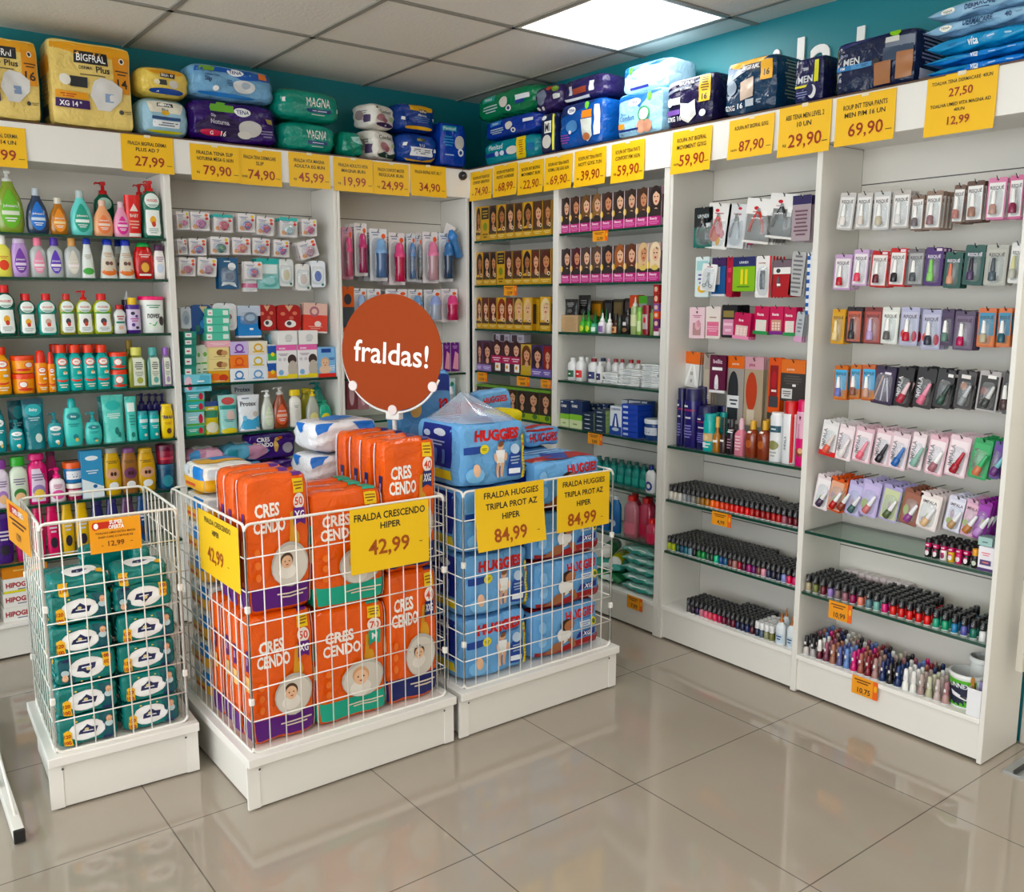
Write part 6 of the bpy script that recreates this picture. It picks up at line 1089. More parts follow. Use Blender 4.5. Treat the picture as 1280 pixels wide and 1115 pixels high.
SB((775, 785), 385, 'shoulder', '1a1718', '242022', 'cyl', 'black serum bottle with a small white label on the serum shelf', [('r', -.2, .4, .2, .55, 'e8e4e4'), ('e', 0, .2, .3, .1, '7a5a3a')], capw=.5, dep=1)
SB((770.5, 775), 394, 'can', '2a3a2c', '1a1a1a', 'cyl', 'slim dark green vial between dark serum bottles', (), capw=.9, dep=1)
SB((786, 793.5), 371, 'can', 'b4c88a', 'd8dcd4', 'nozzle', 'pale green spray bottle with a clear nozzle on the serum shelf', [('r', -.48, .3, .48, .7, 'd8dcb0')], capw=.6, caph=.25, dep=1, clear=.2)
SB((794.5, 799.8), 384, 'can', '9acc6a', '7aba5a', 'cyl', 'slim bright green tube on the serum shelf', [('r', -.48, .15, .48, .6, 'cfe4b0')], capw=.9, dep=1)
SB((800.5, 809.5), 381, 'tubeflat', '8a2030', '6a1a28', 'none', 'dark red tube with a grey label on the serum shelf', [('r', -.36, .2, .36, .7, 'b8a8a4'), ('e', 0, .5, .18, .1, 'c83a4a')], caph=.02)
SB((810.5, 815.5), 386, 'can', '6a8a4a', '4a7a3a', 'cyl', 'green bottle left of the purple and red tubs', [], capw=.7, dep=1)
zz = BX(RW, z, (816.5, 823.5), 400, .05, 'e8dcdc', 'small white and plum carton at the right end of the serum shelf', [('r', -.5, .55, .5, 1, '8a2a5a')], group=XG, hfix=.035)
for i, (c, h_) in enumerate([('6a2a6a', .04), ('d8562a', .035), ('8a5a9a', .035), ('a02a24', .045), ('b4301c', .04)]): zz = BX(RW, zz, (816.5, 823.5), 0, .05, c, '%s carton, %s from the bottom of the right end serum stack' % (['plum', 'orange', 'lilac', 'crimson', 'scarlet'][i], ORD[i+1]), [('e', 0, .5, .3, .3, 'e8c8b0')], hfix=h_, group=XG)
BX(RW, z, (786, 796), 369, .05, 'd8582c', 'orange carton standing behind the pale green spray', [], out=-.13, group=XG); BX(RW, z, (797.5, 808), 370, .05, 'a8a8a4', 'grey carton standing behind the dark red tube', [('r', -.5, .8, .5, 1, '5aae3a')], out=-.13, group=XG)
# ------------------------------------------------------------------ peroxide bottles and sachets
z = 1.196; WGP = 'white developer bottles and sachets'
def WB(px, pt, lab, cap, nm, out=-.025): B(RW, z, px, pt, 'shoulder', 'e9e9ea', cap, 'cyl', nm, [('r', -.4, .18, .4, .52, lab), ('l', -.2, .28, .2, .42, 1, 'f0f0f0')] if lab else (), capw=.5, caph=.14, dep=.9, out=out, name='developer_bottle', group=WGP)
WB((707, 716.5), 447, '1f5a3a', 'f0f0f0', 'white developer bottle with a dark green label')
WB((717, 726.8), 446, 'd82a34', 'f0f0f0', 'white developer bottle with a red label')
WB((732.5, 742.5), 448, '1f2c6a', '8a1f34', 'white developer bottle with a navy label and dark red cap')
WB((743.5, 750), 452, '1a2050', 'f0f0f0', 'narrow white developer bottle with a dark navy label')
for i, (a, c, k) in enumerate([(703, 711, 'f0f0f0'), (727, 734, 'f0f0f0'), (736, 744, 'f0f0f0'), (745, 754, '1f2050'), (755, 761, 'e8d0d8'), (762, 770, '9a2030'), (771, 778, 'a82430'), (780, 789, '9a2030'), (791, 798, 'a82430')]):
    WB((a, c), 446+i*.5, None, k, 'white developer bottle, %s from left in the back row' % ORD[i], out=-.11)
def sheaf(px, n, base, nm, seed):
    zz = base; r = random.Random(seed)
    for i in range(n):
        uc, w, h = RW.box(px[0], px[1], 470, base, -.03); b = MB(); dz = r.uniform(.0024, .0034)
        sg = r.uniform(-.002, .002); sg0 = .002
        b.box(-w/2, w/2, 0, .11, -.0035, .0035, M('eef0f0', .3), .0028); b.box(-w/2-.004, -w/2+.002, .004, .106, -.0006, .0006, M('dfe3e4', .3)); b.box(w/2-.002, w/2+.003, .004, .106, -.0006, .0006, M('dfe3e4', .3))
        b.rect(flat(0, 0, 0), -w*.3, -.0008, w*.1, .0006, '8a9aa0')
        o = b.obj('bleach_sachet'); o.location = RW.P(uc+r.uniform(-.004, .004), -.034-r.uniform(0, .012), zz+.0045); o.rotation_euler = (0, 0, RW.rot+r.uniform(-.09, .09)); tag(o, 'flat white sachet, %s from the bottom of the %s sachet pile' % (ORD[i], nm), 'sachet', 'white sachets in piles'); zz += dz+.0052
sheaf((751, 770), 7, z, 'left', 1); sheaf((771.5, 797), 10, z, 'middle', 2); sheaf((799, 820.5), 14, z, 'right', 3)
# ------------------------------------------------------------------ care cartons
z = .948; KG = 'care cartons on the fifth shelf of the right wall'
CAREF = [('r', -.5, .5, .5, 1, '1f3058'), ('r', -.5, .3, .5, .5, '8ac44a'), ('r', -.5, 0, .5, .3, 'd8e4b8'), ('t', 'CARE', -.1, .8, .09, 'eef2ee', .6, .04), ('l', -.3, .1, .2, .2, 1, '7a9a5a'), ('e', -.3, .95, .12, .03, 'c8d8dc')]
SID = [('r', -.5, .5, .5, 1, '1f3058'), ('r', -.5, .3, .5, .5, '8ac44a'), ('r', -.5, 0, .5, .3, 'd8e4b8')]
for j, px in enumerate([(698, 711.5), (712, 727.5)]):
    for i in range(3):
        BX(RW, z, px, 500.5+j*.5, .055, '1f3058', 'green and navy care carton, %s column, %s from the front' % (('left', 'right')[j], ORD[i]), CAREF, out=-.025-.058*i, left=SID, right=SID, group=KG)
NV = [('l', -.4, .3, .3, .7, 1, 'c8d4dc')]
for j, px in enumerate([(727.8, 742), (743, 757)]):
    zz = z
    for i in range(4+j): zz = BX(RW, zz, px, 0, .1, '1c2c44', 'small navy carton, %s from the bottom, %s little stack' % (ORD[i], ('left', 'right')[j]), NV, hfix=.022, group=KG, right=[('r', -.5, 0, .5, 1, 'a8c48a')])
for i in range(4): BX(RW, z, (732+i*7, 738+i*7), 505, .05, '1f3058', 'green and navy care carton, %s from left in the back row' % ORD[i], CAREF, out=-.15, group=KG)
BX(RW, z, (762, 776.5), 508, .07, 'dfe6ee', 'white and blue foot care carton, tall, on the fifth shelf', [('r', -.5, 0, .5, .3, '1f4a9a'), ('t', 'CURATIVO', -.0, .9, .07, '1f3a7a', .8, .03), ('p', [(-.3, .3), (-.1, .75), (.1, .75), (.3, .3)], '1f4a9a'), ('p', [(-.1, .3), (.0, .7), (.12, .3)], 'f4f6f8'), ('e', 0, .2, .3, .06, 'c8d8e8')], group=KG)
zz = z
for i in range(6): zz = BX(RW, zz, (777, 797), 0, .1, '1f4ab0', 'royal blue carton, %s from the bottom of the blue stack' % ORD[i], [('r', -.4, .3, -.1, .7, 'c8d8f0')], hfix=.026, group=KG)
for i, (a, c) in enumerate([(776, 784), (785, 793), (793, 800), (801, 808)]): BX(RW, z, (a, c), 500+i*.7, .06, '2a4a8a', 'blue carton, %s of four standing behind the blue stack' % ORD[i], [('r', -.5, .55, .5, 1, 'd8dfea'), ('l', -.4, .65, .4, .8, 1, '1f3a7a')], out=-.14, group=KG)
J(RW, z, (799.5, 819), 524, '23407a', 'd4d8de', 'round blue cotton swab tub with a clear lid', [('r', -.5, .3, .5, .75, 'd4dae4'), ('l', -.4, .4, .4, .65, 2, '23407a')], lidh=.2, group=KG)
# ------------------------------------------------------------------ alcohol, acetone, cotton
z = .695; TG = 'teal bottles in rows on the low shelf'
for r_ in range(3):
    for i in range(8):
        B(RW, z, (741+i*9.4, 749.5+i*9.4), 574+i*1.6-r_*2, 'shoulder', '1f8a84', '167068', 'cyl', 'teal antiseptic bottle, %s from left in the %s row' % (ORD[i], ['front', 'middle', 'back'][r_]), [('r', -.42, .15, .42, .5, '3aa89a')], capw=.5, caph=.14, out=-.05-.06*r_, dep=.8, group=TG)
B(RW, z, (804.7, 816), 582, 'shoulder', 'e9ecf0', '1f2f7a', 'cyl', 'white bottle with a dark blue cap before the teal bottles', [('e', 0, .3, .36, .2, '2a3f8a'), ('e', 0, .3, .2, .1, 'e9ecf0')], capw=.4, caph=.16, out=-.015, group=TG)
z = .446; AG = 'acetone and alcohol bottles on the lowest glass shelf'
for i, (a, c) in enumerate([(735, 746), (748, 759), (761, 772)]): B(RW, z, (a, c), 616+i*2, 'shoulder', '2f78b8', 'dfe4e8', 'cyl', 'blue bottle with a white cap, %s of three on the lowest glass shelf' % ORD[i], [('r', -.42, .1, .42, .55, '2a5a9a'), ('e', 0, .3, .25, .1, 'c8dcec')], capw=.4, caph=.1, group=AG)
B(RW, z, (776.5, 792.5), 620, 'shoulder', 'd88a9a', 'd8202c', 'cyl', 'pale pink acetone bottle with a red cap on the lowest glass shelf', [('r', -.42, .1, .42, .4, 'd87a8c')], capw=.46, caph=.12, clear=.2, group=AG)
B(RW, z, (793.5, 811), 623, 'shoulder', 'd0506a', 'd8202c', 'cyl', 'rose acetone bottle with a red cap on the lowest glass shelf', [('r', -.42, .1, .42, .4, 'c83a58')], capw=.46, caph=.12, clear=.15, out=-.06, group=AG)
B(RW, z, (805, 817), 649, 'shoulder', 'd04a68', 'd8202c', 'cyl', 'small rose acetone bottle with a red cap by the bay panel', [('r', -.42, .1, .42, .5, 'c83a58')], capw=.5, caph=.18, out=-.01, clear=.15, group=AG)
for i, (a, c) in enumerate([(783, 796), (799, 814)]): B(RW, z, (a, c), 616+i*4, 'shoulder', 'c84a60', 'c81f2c', 'cyl', 'deep rose acetone bottle, %s of two in the back row' % ('left', 'right')[i], (), capw=.46, caph=.12, out=-.14, group=AG)
z = .17; CTG = 'cotton packs on the bottom board of the right wall'
zz = z
for i in range(5): zz = lying(RW, zz, (776, 817), 0, .16, 'a8d4cc', 'teal and white cotton bag, %s from the bottom of the pile by the panel' % ORD[i], [], [('r', -.5, .2, .5, .55, '3a9a8c'), ('l', -.4, .6, .4, .85, 1, 'f0f4f2')], hfix=.042, seed=20+i, group=CTG)
for i, (a, c, pt, zq) in enumerate([(748, 768, 683, .12), (758, 780, 694, .075)]):
    uc, w, h = RW.box(a, c, pt, z+zq, -.05); t = thing('cotton_roll', 'white cotton roll in a green wrapper, %s of two on the cotton bags' % ('upper', 'lower')[i], 'cotton roll', RW.P(uc, -.05, z+zq+.04), RW.rot+.5, CTG)
    b = MB(); b.T = Matrix.Rotation(-PI/2, 4, 'X'); b.lathe([(0, .9), (.004, 1), (.15, 1), (.155, .9)], .036, .036, FILM('3a8a5a' if i == 0 else 'c8c83a'), n=18); b.obj('wrapper', t)
    b = MB(); b.T = Matrix.Translation((0, -.001, 0)) @ Matrix.Rotation(PI/2, 4, 'X'); b.lathe([(0, 1), (.006, .9), (.008, .3)], .034, .034, M('f0f0ee', .9), n=18); b.obj('cotton_end', t)
zz = z
for i in range(2): zz = lying(RW, zz, (738, 774), 0, .16, '3a8a5a' if i == 0 else '5ab0a4', '%s cotton bag at the left of the bottom board' % ('green', 'mint')[i], [], [('e', .1, .5, .2, .3, 'dfe8e4')], hfix=.055, seed=40+i, group=CTG)
# ------------------------------------------------------------------ manicure tools hanging in the third bay
TG3 = 'manicure tools hanging in the third bay'
def strip(o, key, fn, name): return part(key, fn, name, o)
def plier(o, w, h, col, c2='b8bcc0', z0=-.82):
    def f(b):
        for sg in (-1, 1): b.tube([(sg*w*.02, -.006, h*(z0+.52)), (sg*w*.10, -.006, h*(z0+.42)), (sg*w*.22, -.006, h*(z0+.22)), (sg*w*.26, -.006, h*(z0+.06))], w*.045, M(col, .35), 6)
    def g(b): b.prism([(-w*.06, h*(z0+.42)), (w*.06, h*(z0+.42)), (w*.03, h*(z0+.6)), (-w*.03, h*(z0+.6))], -.01, -.003, M(c2, .25, .8))
    q = part(('pl', w, h, col), f, 'plier_handles', o); part(('pj', w, h, col), g, 'plier_jaws', q)
def scissor(o, w, h):
    def f(b):
        for sg in (-1, 1):
            b.tube([(sg*w*.2+w*.12*math.cos(a*PI/6), -.005, -h*.8+h*.05*math.sin(a*PI/6)) for a in range(12)], w*.025, M('c8ccd0', .2, .8), 5, closed=True)
            b.tube([(sg*w*.12, -.005, -h*.75), (-sg*w*.03, -.005, -h*.5), (-sg*w*.05, -.005, -h*.3)], w*.03, M('c8ccd0', .2, .8), 5)
    part(('sc', w, h), f, 'scissors', o)
def clipper(o, w, h):
    part(('cl', w, h), lambda b: (b.box(-w*.13, w*.13, -.010, -.002, -h*.8, -h*.35, M('3a4450', .25, .6), .002), b.box(-w*.1, w*.1, -.016, -.010, -h*.74, -h*.42, M('5a6470', .25, .6), .002)), 'nail_clipper', o)
C3 = lambda px, py, col, nm, prints=(), fill=None, **kw: CARD(RW, UR2, px, py, col, nm, prints, fill, **{**dict(out=-.07, group=TG3, cat='tool card', name='tool_card'), **kw})
RDOT = [('e', -.1, .84, .09, .035, 'c83040'), ('l', -.3, .76, .3, .8, 1, 'b03040')]
C3((867.5, 891), (259, 309), '1a2226', 'dark teal-edged card holding black nail pliers, leftmost', [('r', -.5, .0, .5, .5, '1f6a60'), ('t', 'UNNEX', 0, .78, .09, 'd8e0e4', .6, .02), ('e', .1, .25, .3, .2, '12322e'), ('r', -.05, .52, .4, .6, 'c8d4d4')], lambda o, w, h: plier(o, w, h, '1a1c20'), behind=4, blis=(.8, .5, .015, .3))
C3((886, 914.5), (254, 311), 'ecebe8', 'white card with flowered nail pliers in the top tool row', RDOT+lumps(3, 1, 1, ['d84a5a', 'e8b04a', 'd8806a', 'c84a6a', 'e0a0a8']), lambda o, w, h: plier(o, w, h, 'd05a5a'), tilt=.12, behind=3, blis=(.8, .6, .015, .36))
C3((911, 935), (255, 310), 'd8dadc', 'grey card with steel nail pliers beside a magenta card', [('e', .1, .9, .1, .03, 'c83040'), ('t', 'merheje', 0, .78, .05, '9a2a3a', .7), ('e', 0, .35, .35, .3, 'c4c8cc')], lambda o, w, h: plier(o, w, h, '8a9298'), tilt=.12, behind=3, blis=(.8, .6, .015, .36))
C3((927, 940), (257, 306), 'c81f60', 'magenta card edge showing between two plier cards', [], behind=1, out=-.095, hooked=False)
C3((934, 968), (248, 304), '8a8a88', 'grey card with red handled pliers, white head', [('r', -.5, .64, .5, 1, 'ebeae8'), ('e', -.12, .78, .09, .04, 'c83040'), ('t', 'merheje', -.1, .7, .045, '9a2a3a', .4), ('r', .1, .62, .3, .74, 'f0f0ee'), ('r', -.5, .0, .5, .05, 'e8e6e2')], lambda o, w, h: plier(o, w, h, 'c83a2c'), tilt=.14, behind=5, blis=(.84, .56, .016, .34))
C3((963, 997.5), (242, 298), '7e8080', 'grey card with black handled pliers, white head', [('r', -.5, .66, .5, 1, 'ebeae8'), ('e', -.1, .82, .09, .04, 'c83040'), ('t', 'merheje', -.1, .73, .045, '9a2a3a', .4), ('r', .2, .5, .36, .72, 'f0f0ee'), ('r', -.5, .0, .5, .05, 'e8e6e2')], lambda o, w, h: plier(o, w, h, '1c1c20'), tilt=.14, behind=5, blis=(.84, .56, .016, .34))
C3((990, 1013.5), (244, 301), 'a89aa0', 'grey and navy pack of cuticle tools at the right panel', [('r', -.5, .8, .5, 1, '2a2050'), ('l', -.4, .1, .4, .7, 7, '6a4a54')], behind=6, out=-.06, gap=.02)
C3((869, 886.5), (321, 371), 'd8e4e4', 'white card with yellow and teal nail tools, second row left', [('r', -.4, .66, .4, .9, 'a8d4d4'), ('e', 0, .2, .3, .1, 'e8b83a'), ('l', -.3, .3, .3, .6, 3, '6a5a9a')], behind=3)
C3((878, 897), (330, 364), 'eceae8', 'small white card with nail scissors in the second row', [('l', -.3, .86, .3, .92, 1, '8a2a3a')], lambda o, w, h: scissor(o, w, h), tilt=.12, out=-.045, behind=0, blis=(.84, .8, .012, .45))
C3((890, 907), (322, 370), '2f5a90', 'blue card with a purple head behind the scissors card', [('r', -.5, .78, .5, 1, '3a2050'), ('r', -.5, .3, .1, .76, 'd0d0d4'), ('r', -.5, .0, .5, .05, 'e8e8ec')], behind=4)
C3((908, 916), (321, 371), 'a81f40', 'narrow crimson card seen edge-on in the second row', [('l', -.3, .3, .3, .8, 2, 'd04a6a')], behind=4)
C3((916, 944), (321, 364), '86b83a', 'lime green nail file pack with a navy head', [('r', -.5, .72, .5, 1, '23285a'), ('t', 'UNNEX', 0, .84, .07, 'dfe4ec', .6, .02), ('r', -.14, .2, -.02, .64, 'e8d83a'), ('r', .06, .2, .18, .64, 'e8d83a'), ('l', -.44, .1, .44, .16, 1, '3a5a1a')], behind=4)
C3((944.5, 964), (320, 372), 'e8e6e4', 'white card with a steel nail clipper in the second row', [('t', 'merheje', -.1, .84, .045, '9a2a3a', .6), ('r', .38, 0, .5, 1, 'c82a3c')], lambda o, w, h: clipper(o, w, h), behind=4, blis=(.7, .7, .018, .4))
C3((966, 989), (325, 371), 'a82a30', 'red card pack with a white head and small tool', [('r', -.5, .8, .5, 1, '6a5a64'), ('r', -.48, .62, .48, .8, 'e4e2e0'), ('e', -.2, .71, .12, .06, '2a2a2c'), ('e', -.2, .4, .08, .16, '5a5a5c'), ('r', -.25, .3, -.05, .36, 'f0eeec')], behind=6, gap=.012)
C3((990, 1007), (315, 370), 'b4b4b4', 'silver tweezers pack in the second row, right', [('l', -.4, .05, .4, .95, 9, '6a6a6c')], behind=5, tilt=.1)
C3((1008, 1014.5), (315, 393), 'dfe4ec', 'tall narrow blue and white strip beside the right panel', [('r', -.5, a/8, .1, a/8+.06, '2a5aa0') for a in range(8)], behind=1, out=-.05)
NB = 'false nail packs in the third hanging row'
def nails(px, py, col, nm, win, foot, head, **kw):
    C3(px, py, col, nm, [('r', -.36, .12, .36, .52, win)]+[('e', x, z, .07, .04, 'f4dcd8' if win != 'e8a8bc' else 'c84a80') for x in (-.22, 0, .22) for z in (.2, .3, .4)]+([('r', -.5, 0, .5, .12, foot)] if foot else [])+[('t', head, -.05, .72, .1, 'fbeef4', .6, .02)], group=NB, cat='false nails', name='false_nails_pack', **kw)
C3((861.5, 881), (384, 423), 'f0d4dc', 'pale pink false nail pack, leftmost in its row', [('r', -.26, .1, .26, .5, 'b89090'), ('l', -.3, .66, .3, .76, 2, 'b05a7a'), ('e', 0, .84, .06, .04, '6a3a4a')]+lumps(5, 1, 1, ['e8b4c0', 'd89aa8']), group=NB, behind=3, cat='false nails', name='false_nails_pack')
C3((882, 900.5), (383, 423), 'efe4de', 'cream false nail pack with a pink window', [('r', -.4, .08, .4, .52, 'e07a9a'), ('l', -.4, .2, .4, .4, 3, 'f0c0d0'), ('l', -.36, .62, .36, .7, 1, 'a88a7a')], group=NB, behind=3, cat='false nails', name='false_nails_pack')
C3((902, 921), (381, 422), '1c1a1e', 'black false nail pack with a gold panel', [('r', -.4, .62, .3, .82, '8a7a4a'), ('r', -.4, .08, .3, .56, 'd89ab4'), ('l', -.36, .14, .26, .5, 2, 'f0c8d8')], group=NB, behind=7, gap=.012, cat='false nails', name='false_nails_pack')
nails((918, 939), (391, 424), 'b81f58', 'crimson false nail pack with a wide pale window', 'e4c8c4', 'e898b8', 'first', out=-.05, tilt=.08, behind=3)
nails((943, 961.5), (383, 418), 'c01c58', 'crimson false nail pack with a green foot, middle', 'd4dcd0', '2f8a4a', 'fiesta', tilt=.04, behind=3)
nails((962, 979), (383, 418), 'c2205c', 'crimson false nail pack with a bronze window', 'c89a84', '7a2a80', 'fiesta', behind=3)
nails((979.5, 995), (384, 420), 'bc1e58', 'crimson false nail pack with a green foot, right', 'd8d4cc', '2f8a4a', 'fiesta', behind=3)
C3((996, 1006), (390, 428), 'b4b8bc', 'clear nail tip pack at the right end of its row', [('r', -.5, 0, .5, .2, 'd8a8c8'), ('l', -.3, .3, .3, .8, 4, '7a7e84')], group=NB, behind=2, tilt=.1)
FB = 'files and combs in the lowest tool row'
C4 = lambda px, py, col, nm, prints=(), **kw: C3(px, py, col, nm, prints, **{**dict(group=FB, out=-.12, behind=2), **kw})
OH = [('r', -.5, .82, .5, 1, 'e8782c'), ('t', 'pente', 0, .89, .04, 'fbe8d8', .5)]
C4((857, 875), (440, 484), 'dfdfdc', 'white tool pair with an orange head, leftmost of the file row', [('r', -.5, .66, .5, 1, 'e8782c'), ('p', [(-.1, .64), (.02, .64), (-.3, .05), (-.48, .05)], 'f6f6f4'), ('p', [(.06, .64), (.2, .64), (.48, .05), (.26, .05)], 'f6f6f4'), ('l', -.1, .08, .1, .5, 2, 'a8a8a4')], tilt=.05)
C4((879, 889.5), (443, 505), 'b0a498', 'beige pumice file behind the maroon pack', [('r', -.4, .1, .4, .7, 'c4b8a8'), ('l', -.3, .05, .3, .2, 3, 'e0dcd8')])
C4((887, 907), (444, 491), '5a1a38', 'maroon pack with white lettering and a small white applicator', [('t', 'belliz', 0, .84, .11, 'e8d0dc', .66, .02), ('r', -.34, .6, .3, .68, 'f0f0f0'), ('e', -.05, .28, .12, .2, 'e8e8ea'), ('r', -.17, .1, .08, .22, 'd8d8da'), ('r', -.5, 0, .5, .07, 'e4e2e4')], out=-.10)
C4((908, 929.5), (445, 530), 'a09a94', 'black foot file pack with an orange head', OH+[('e', -.1, .5, .3, .28, '24262a'), ('r', -.4, .06, .2, .5, '24262a'), ('r', -.42, .24, .26, .42, 'e4e6e8'), ('l', -.3, .27, .2, .38, 2, '3a3a3c')])
C4((930, 953.5), (446, 533), 'b4a48c', 'terracotta oval foot file with a pink head', [('r', -.5, .82, .5, 1, 'd8a8b4'), ('t', 'pisa', -.1, .89, .05, '9a2a4a', .4), ('e', -.1, .5, .3, .28, 'b8482c'), ('r', -.3, .02, .1, .24, 'd8ccb8')])
C4((960, 975.5), (447, 516), 'e0642c', 'orange pack with a dark red nail brush', [('r', -.36, .3, .3, .86, '8a1a24'), ('e', -.03, .6, .2, .16, 'b02a34'), ('r', -.4, .1, .36, .3, '3a3a40'), ('r', -.2, .38, .2, .42, 'f0e8e0')])
C4((976, 1006.5), (450, 502), '3a3634', 'black bristle comb pack with an orange head, right end', [('r', -.5, .68, .5, 1, 'e07a34'), ('t', 'pente', -.1, .78, .07, 'fbe0c8', .4), ('r', -.44, .06, .0, .3, 'd8d8d4'), ('l', -.4, .1, -.04, .26, 3, '5a5a58'), ('r', .0, .36, .14, .44, 'f0f0f0'), ('l', -.4, .4, .4, .64, 4, '5a5450')], behind=4)
# ------------------------------------------------------------------ sprays and oils on the glass shelf
z = .944; SP = 'sprays and oils on the manicure glass shelf'
def S3(px, pt, kind, body, cap, capk, nm, prints=(), **kw): B(RW, z, px, pt, kind, body, cap, capk, nm, prints, name='spray_bottle', **{**dict(group=SP, dep=1), **kw})
NVP = [('l', -.3, .6, .3, .68, 1, 'e0d8e8'), ('l', -.3, .2, .3, .5, 5, '8a86c8'), ('r', -.4, .78, .4, .82, '8a2a5a'), ('r', -.3, .86, 0, .9, 'e8e8ec')]
S3((866, 879), 483, 'can', '201e58', '1a1a48', 'cyl', 'tall navy hair spray standing behind two others', (), caph=.2, capw=.96, out=-.10)
S3((843, 852), 485, 'can', '201e58', '1a1a48', 'cyl', 'tall navy hair spray, leftmost on the manicure glass shelf', NVP, caph=.2, capw=.96, out=-.05)
S3((850, 867), 486, 'can', '241f62', '1c1a4c', 'cyl', 'tall navy hair spray, second from left on the manicure shelf', NVP, caph=.2, capw=.96)
S3((866, 884), 508, 'can', '201e58', '1a1a48', 'cyl', 'shorter navy hair spray in front of a tall one', NVP, caph=.2, capw=.96)
for i, (a, c) in enumerate([(884, 894), (896, 905)]): S3((a, c), 507, 'can', '201e58', '1a1a48', 'cyl', 'short navy spray, %s of two in the back row' % ('left', 'right')[i], (), caph=.2, capw=.96, out=-.12)
TQP = [('r', -.46, .34, .46, .6, 'c8a87a'), ('e', -.1, .46, .3, .1, 'e8d0a0'), ('l', -.4, .1, .4, .3, 2, 'dff0ee'), ('r', -.44, .12, .0, .3, 'e8f4f4')]
S3((875.5, 888), 517, 'can', '14b0ac', '12a8a4', 'cyl', 'turquoise root spray at the front of the manicure shelf', TQP, caph=.2, capw=.98, out=-.015)
for i, (a, c) in enumerate([(886.5, 895), (896, 904)]): S3((a, c), 515.5, 'can', '14a8a6', '129c98', 'cyl', 'turquoise root spray, %s of two behind the gold bottles' % ('left', 'right')[i], (), caph=.2, capw=.98, out=-.09)
S3((888, 897), 521, 'flask', 'b87a2a', 'd8b46a', 'cyl', 'amber and clear oil bottle with a gold cap on the manicure shelf', [('r', -.3, .4, .3, .5, 'f0ece4')], caph=.3, capw=.5, clear=.2)
S3((897.5, 905), 522, 'flask', '3a2a2a', '2a2422', 'cyl', 'dark oil bottle with a dark cap on the manicure shelf', [('r', -.3, .5, .3, .58, 'f0ece4')], caph=.34, capw=.56)
S3((905.5, 915), 524, 'shoulder', '221820', '26242a', 'cyl', 'black oil bottle with a white sticker on the manicure shelf', [('r', -.3, .8, .36, .9, 'f4f4f4'), ('l', -.3, .2, .3, .6, 4, 'b0889a')], caph=.22, capw=.6)
S3((915.5, 927), 523, 'shoulder', 'd88a9c', 'e8c0cc', 'dome', 'pink oil bottle with a pale pink pump cap', [('l', -.34, .2, .34, .8, 5, 'f4d4dc')], caph=.3, capw=.5, e=4)
for i, (a, c, pt) in enumerate([(927.5, 942, 526), (942.5, 957, 526)]):
    S3((a, c), pt, 'shoulder', '8a3a10', 'd8a82a', 'cyl', 'amber oil bottle with a gold cap, %s of the front pair' % ('left', 'right')[i], [('e', 0, .5, .26, .14, 'a85a1c'), ('r', -.3, .88, .1, .94, 'f4f0e8')], caph=.24, capw=.44, clear=.1)
S3((948, 960), 524, 'shoulder', '7a3410', 'c89a24', 'cyl', 'amber oil bottle with a gold cap behind the front pair', (), caph=.24, capw=.5, out=-.09)
S3((957.5, 972.5), 515.5, 'can', 'e4e6e8', 'eceeee', 'cyl', 'white spray with a dark teal label', [('r', -.46, .64, .46, .78, '1f4a5a'), ('e', 0, .36, .4, .1, '8a8a5a'), ('l', -.3, .1, .3, .24, 2, 'a8a8a4'), ('l', -.3, .68, .3, .74, 1, 'dfe8ec')], caph=.06, capw=.9)
S3((973, 989.5), 501.5, 'can', 'e8eaec', 'c81f34', 'cyl', 'white and red polish spray lettered upright', [('r', .26, .0, .49, 1, 'c81f34'), ('t', 'IMPALA', -.08, .42, .06, '26364a', None, .0, PI/2)], caph=.2, capw=.98)
S3((990, 1005), 500, 'can', 'dc3a7c', 'd82a6c', 'cyl', 'hot pink shine spray, rightmost on the manicure shelf', [('r', -.49, .5, .49, .98, 'e8b8cc'), ('t', 'BRILHANTE', -.1, .62, .04, 'b02a5a', None, .0, PI/2), ('e', .05, .25, .3, .08, '8a3a2a'), ('e', .1, .28, .2, .05, 'e8b48a'), ('p', [(-.1, .9), (.1, .9), (0, .82)], '6a1a3a')], caph=.16, capw=.98)
# ------------------------------------------------------------------ lacquers on hang cards in the last bay
LG = 'nail lacquer cards hanging in the last bay'
def LC(px, py, border, glass, nm, inner='e8e6e4', cap='f2f2f0', head='RISQUÉ', tl=0, extra=(), dark='3a3034', behind=2, ht=0, vert=False, out=-.06):
    def fill(o, w, h): polish_parts(o, h, -w*.04, -h*.88, h*.56, glass, cap, tl)
    pr = [('r', -.42, .05, .42, .88, inner)] if inner else []
    pr += [('t', head, .0, .76, .085, dark, .72, .02)] if not vert else [('t', head, -.3, .5, .115, dark, None, .01, PI/2)]
    CARD(RW, UR2, px, py, border, nm, pr+list(extra), fill, out=out, behind=behind, gap=.02, tilt=ht, group=LG, cat='polish card', name='polish_card', blis=(.7, .66, max(.012, .0), .40))
r1 = [((1050, 1070), (241, 287), 'c8c4c2', 'e4e0dc', 'clear'), ((1071, 1090.5), (241, 286), 'c4c0bc', 'd8d0c8', 'milky'), ((1092, 1113), (240, 287), 'c8c8c8', 'c4bca8', 'sand'), ((1116, 1138), (238, 285), 'bab4b0', 'd8d8d8', 'white'), ((1139, 1155), (244, 288), '7a6458', '6a6468', 'slate grey'), ((1157, 1178.5), (238.5, 286.5), '8a7468', '8a6a70', 'mauve'),
      ((1192, 1206.5), (231, 279), '6a5044', 'b07a74', 'rosy brown'), ((1207.5, 1230), (226, 277), '54382c', 'a07a6c', 'cocoa'), ((1234, 1258), (222, 274), 'd888ac', 'b8948a', 'beige'), ((1261, 1279), (219, 273), 'd07098', '8a3a54', 'plum')]
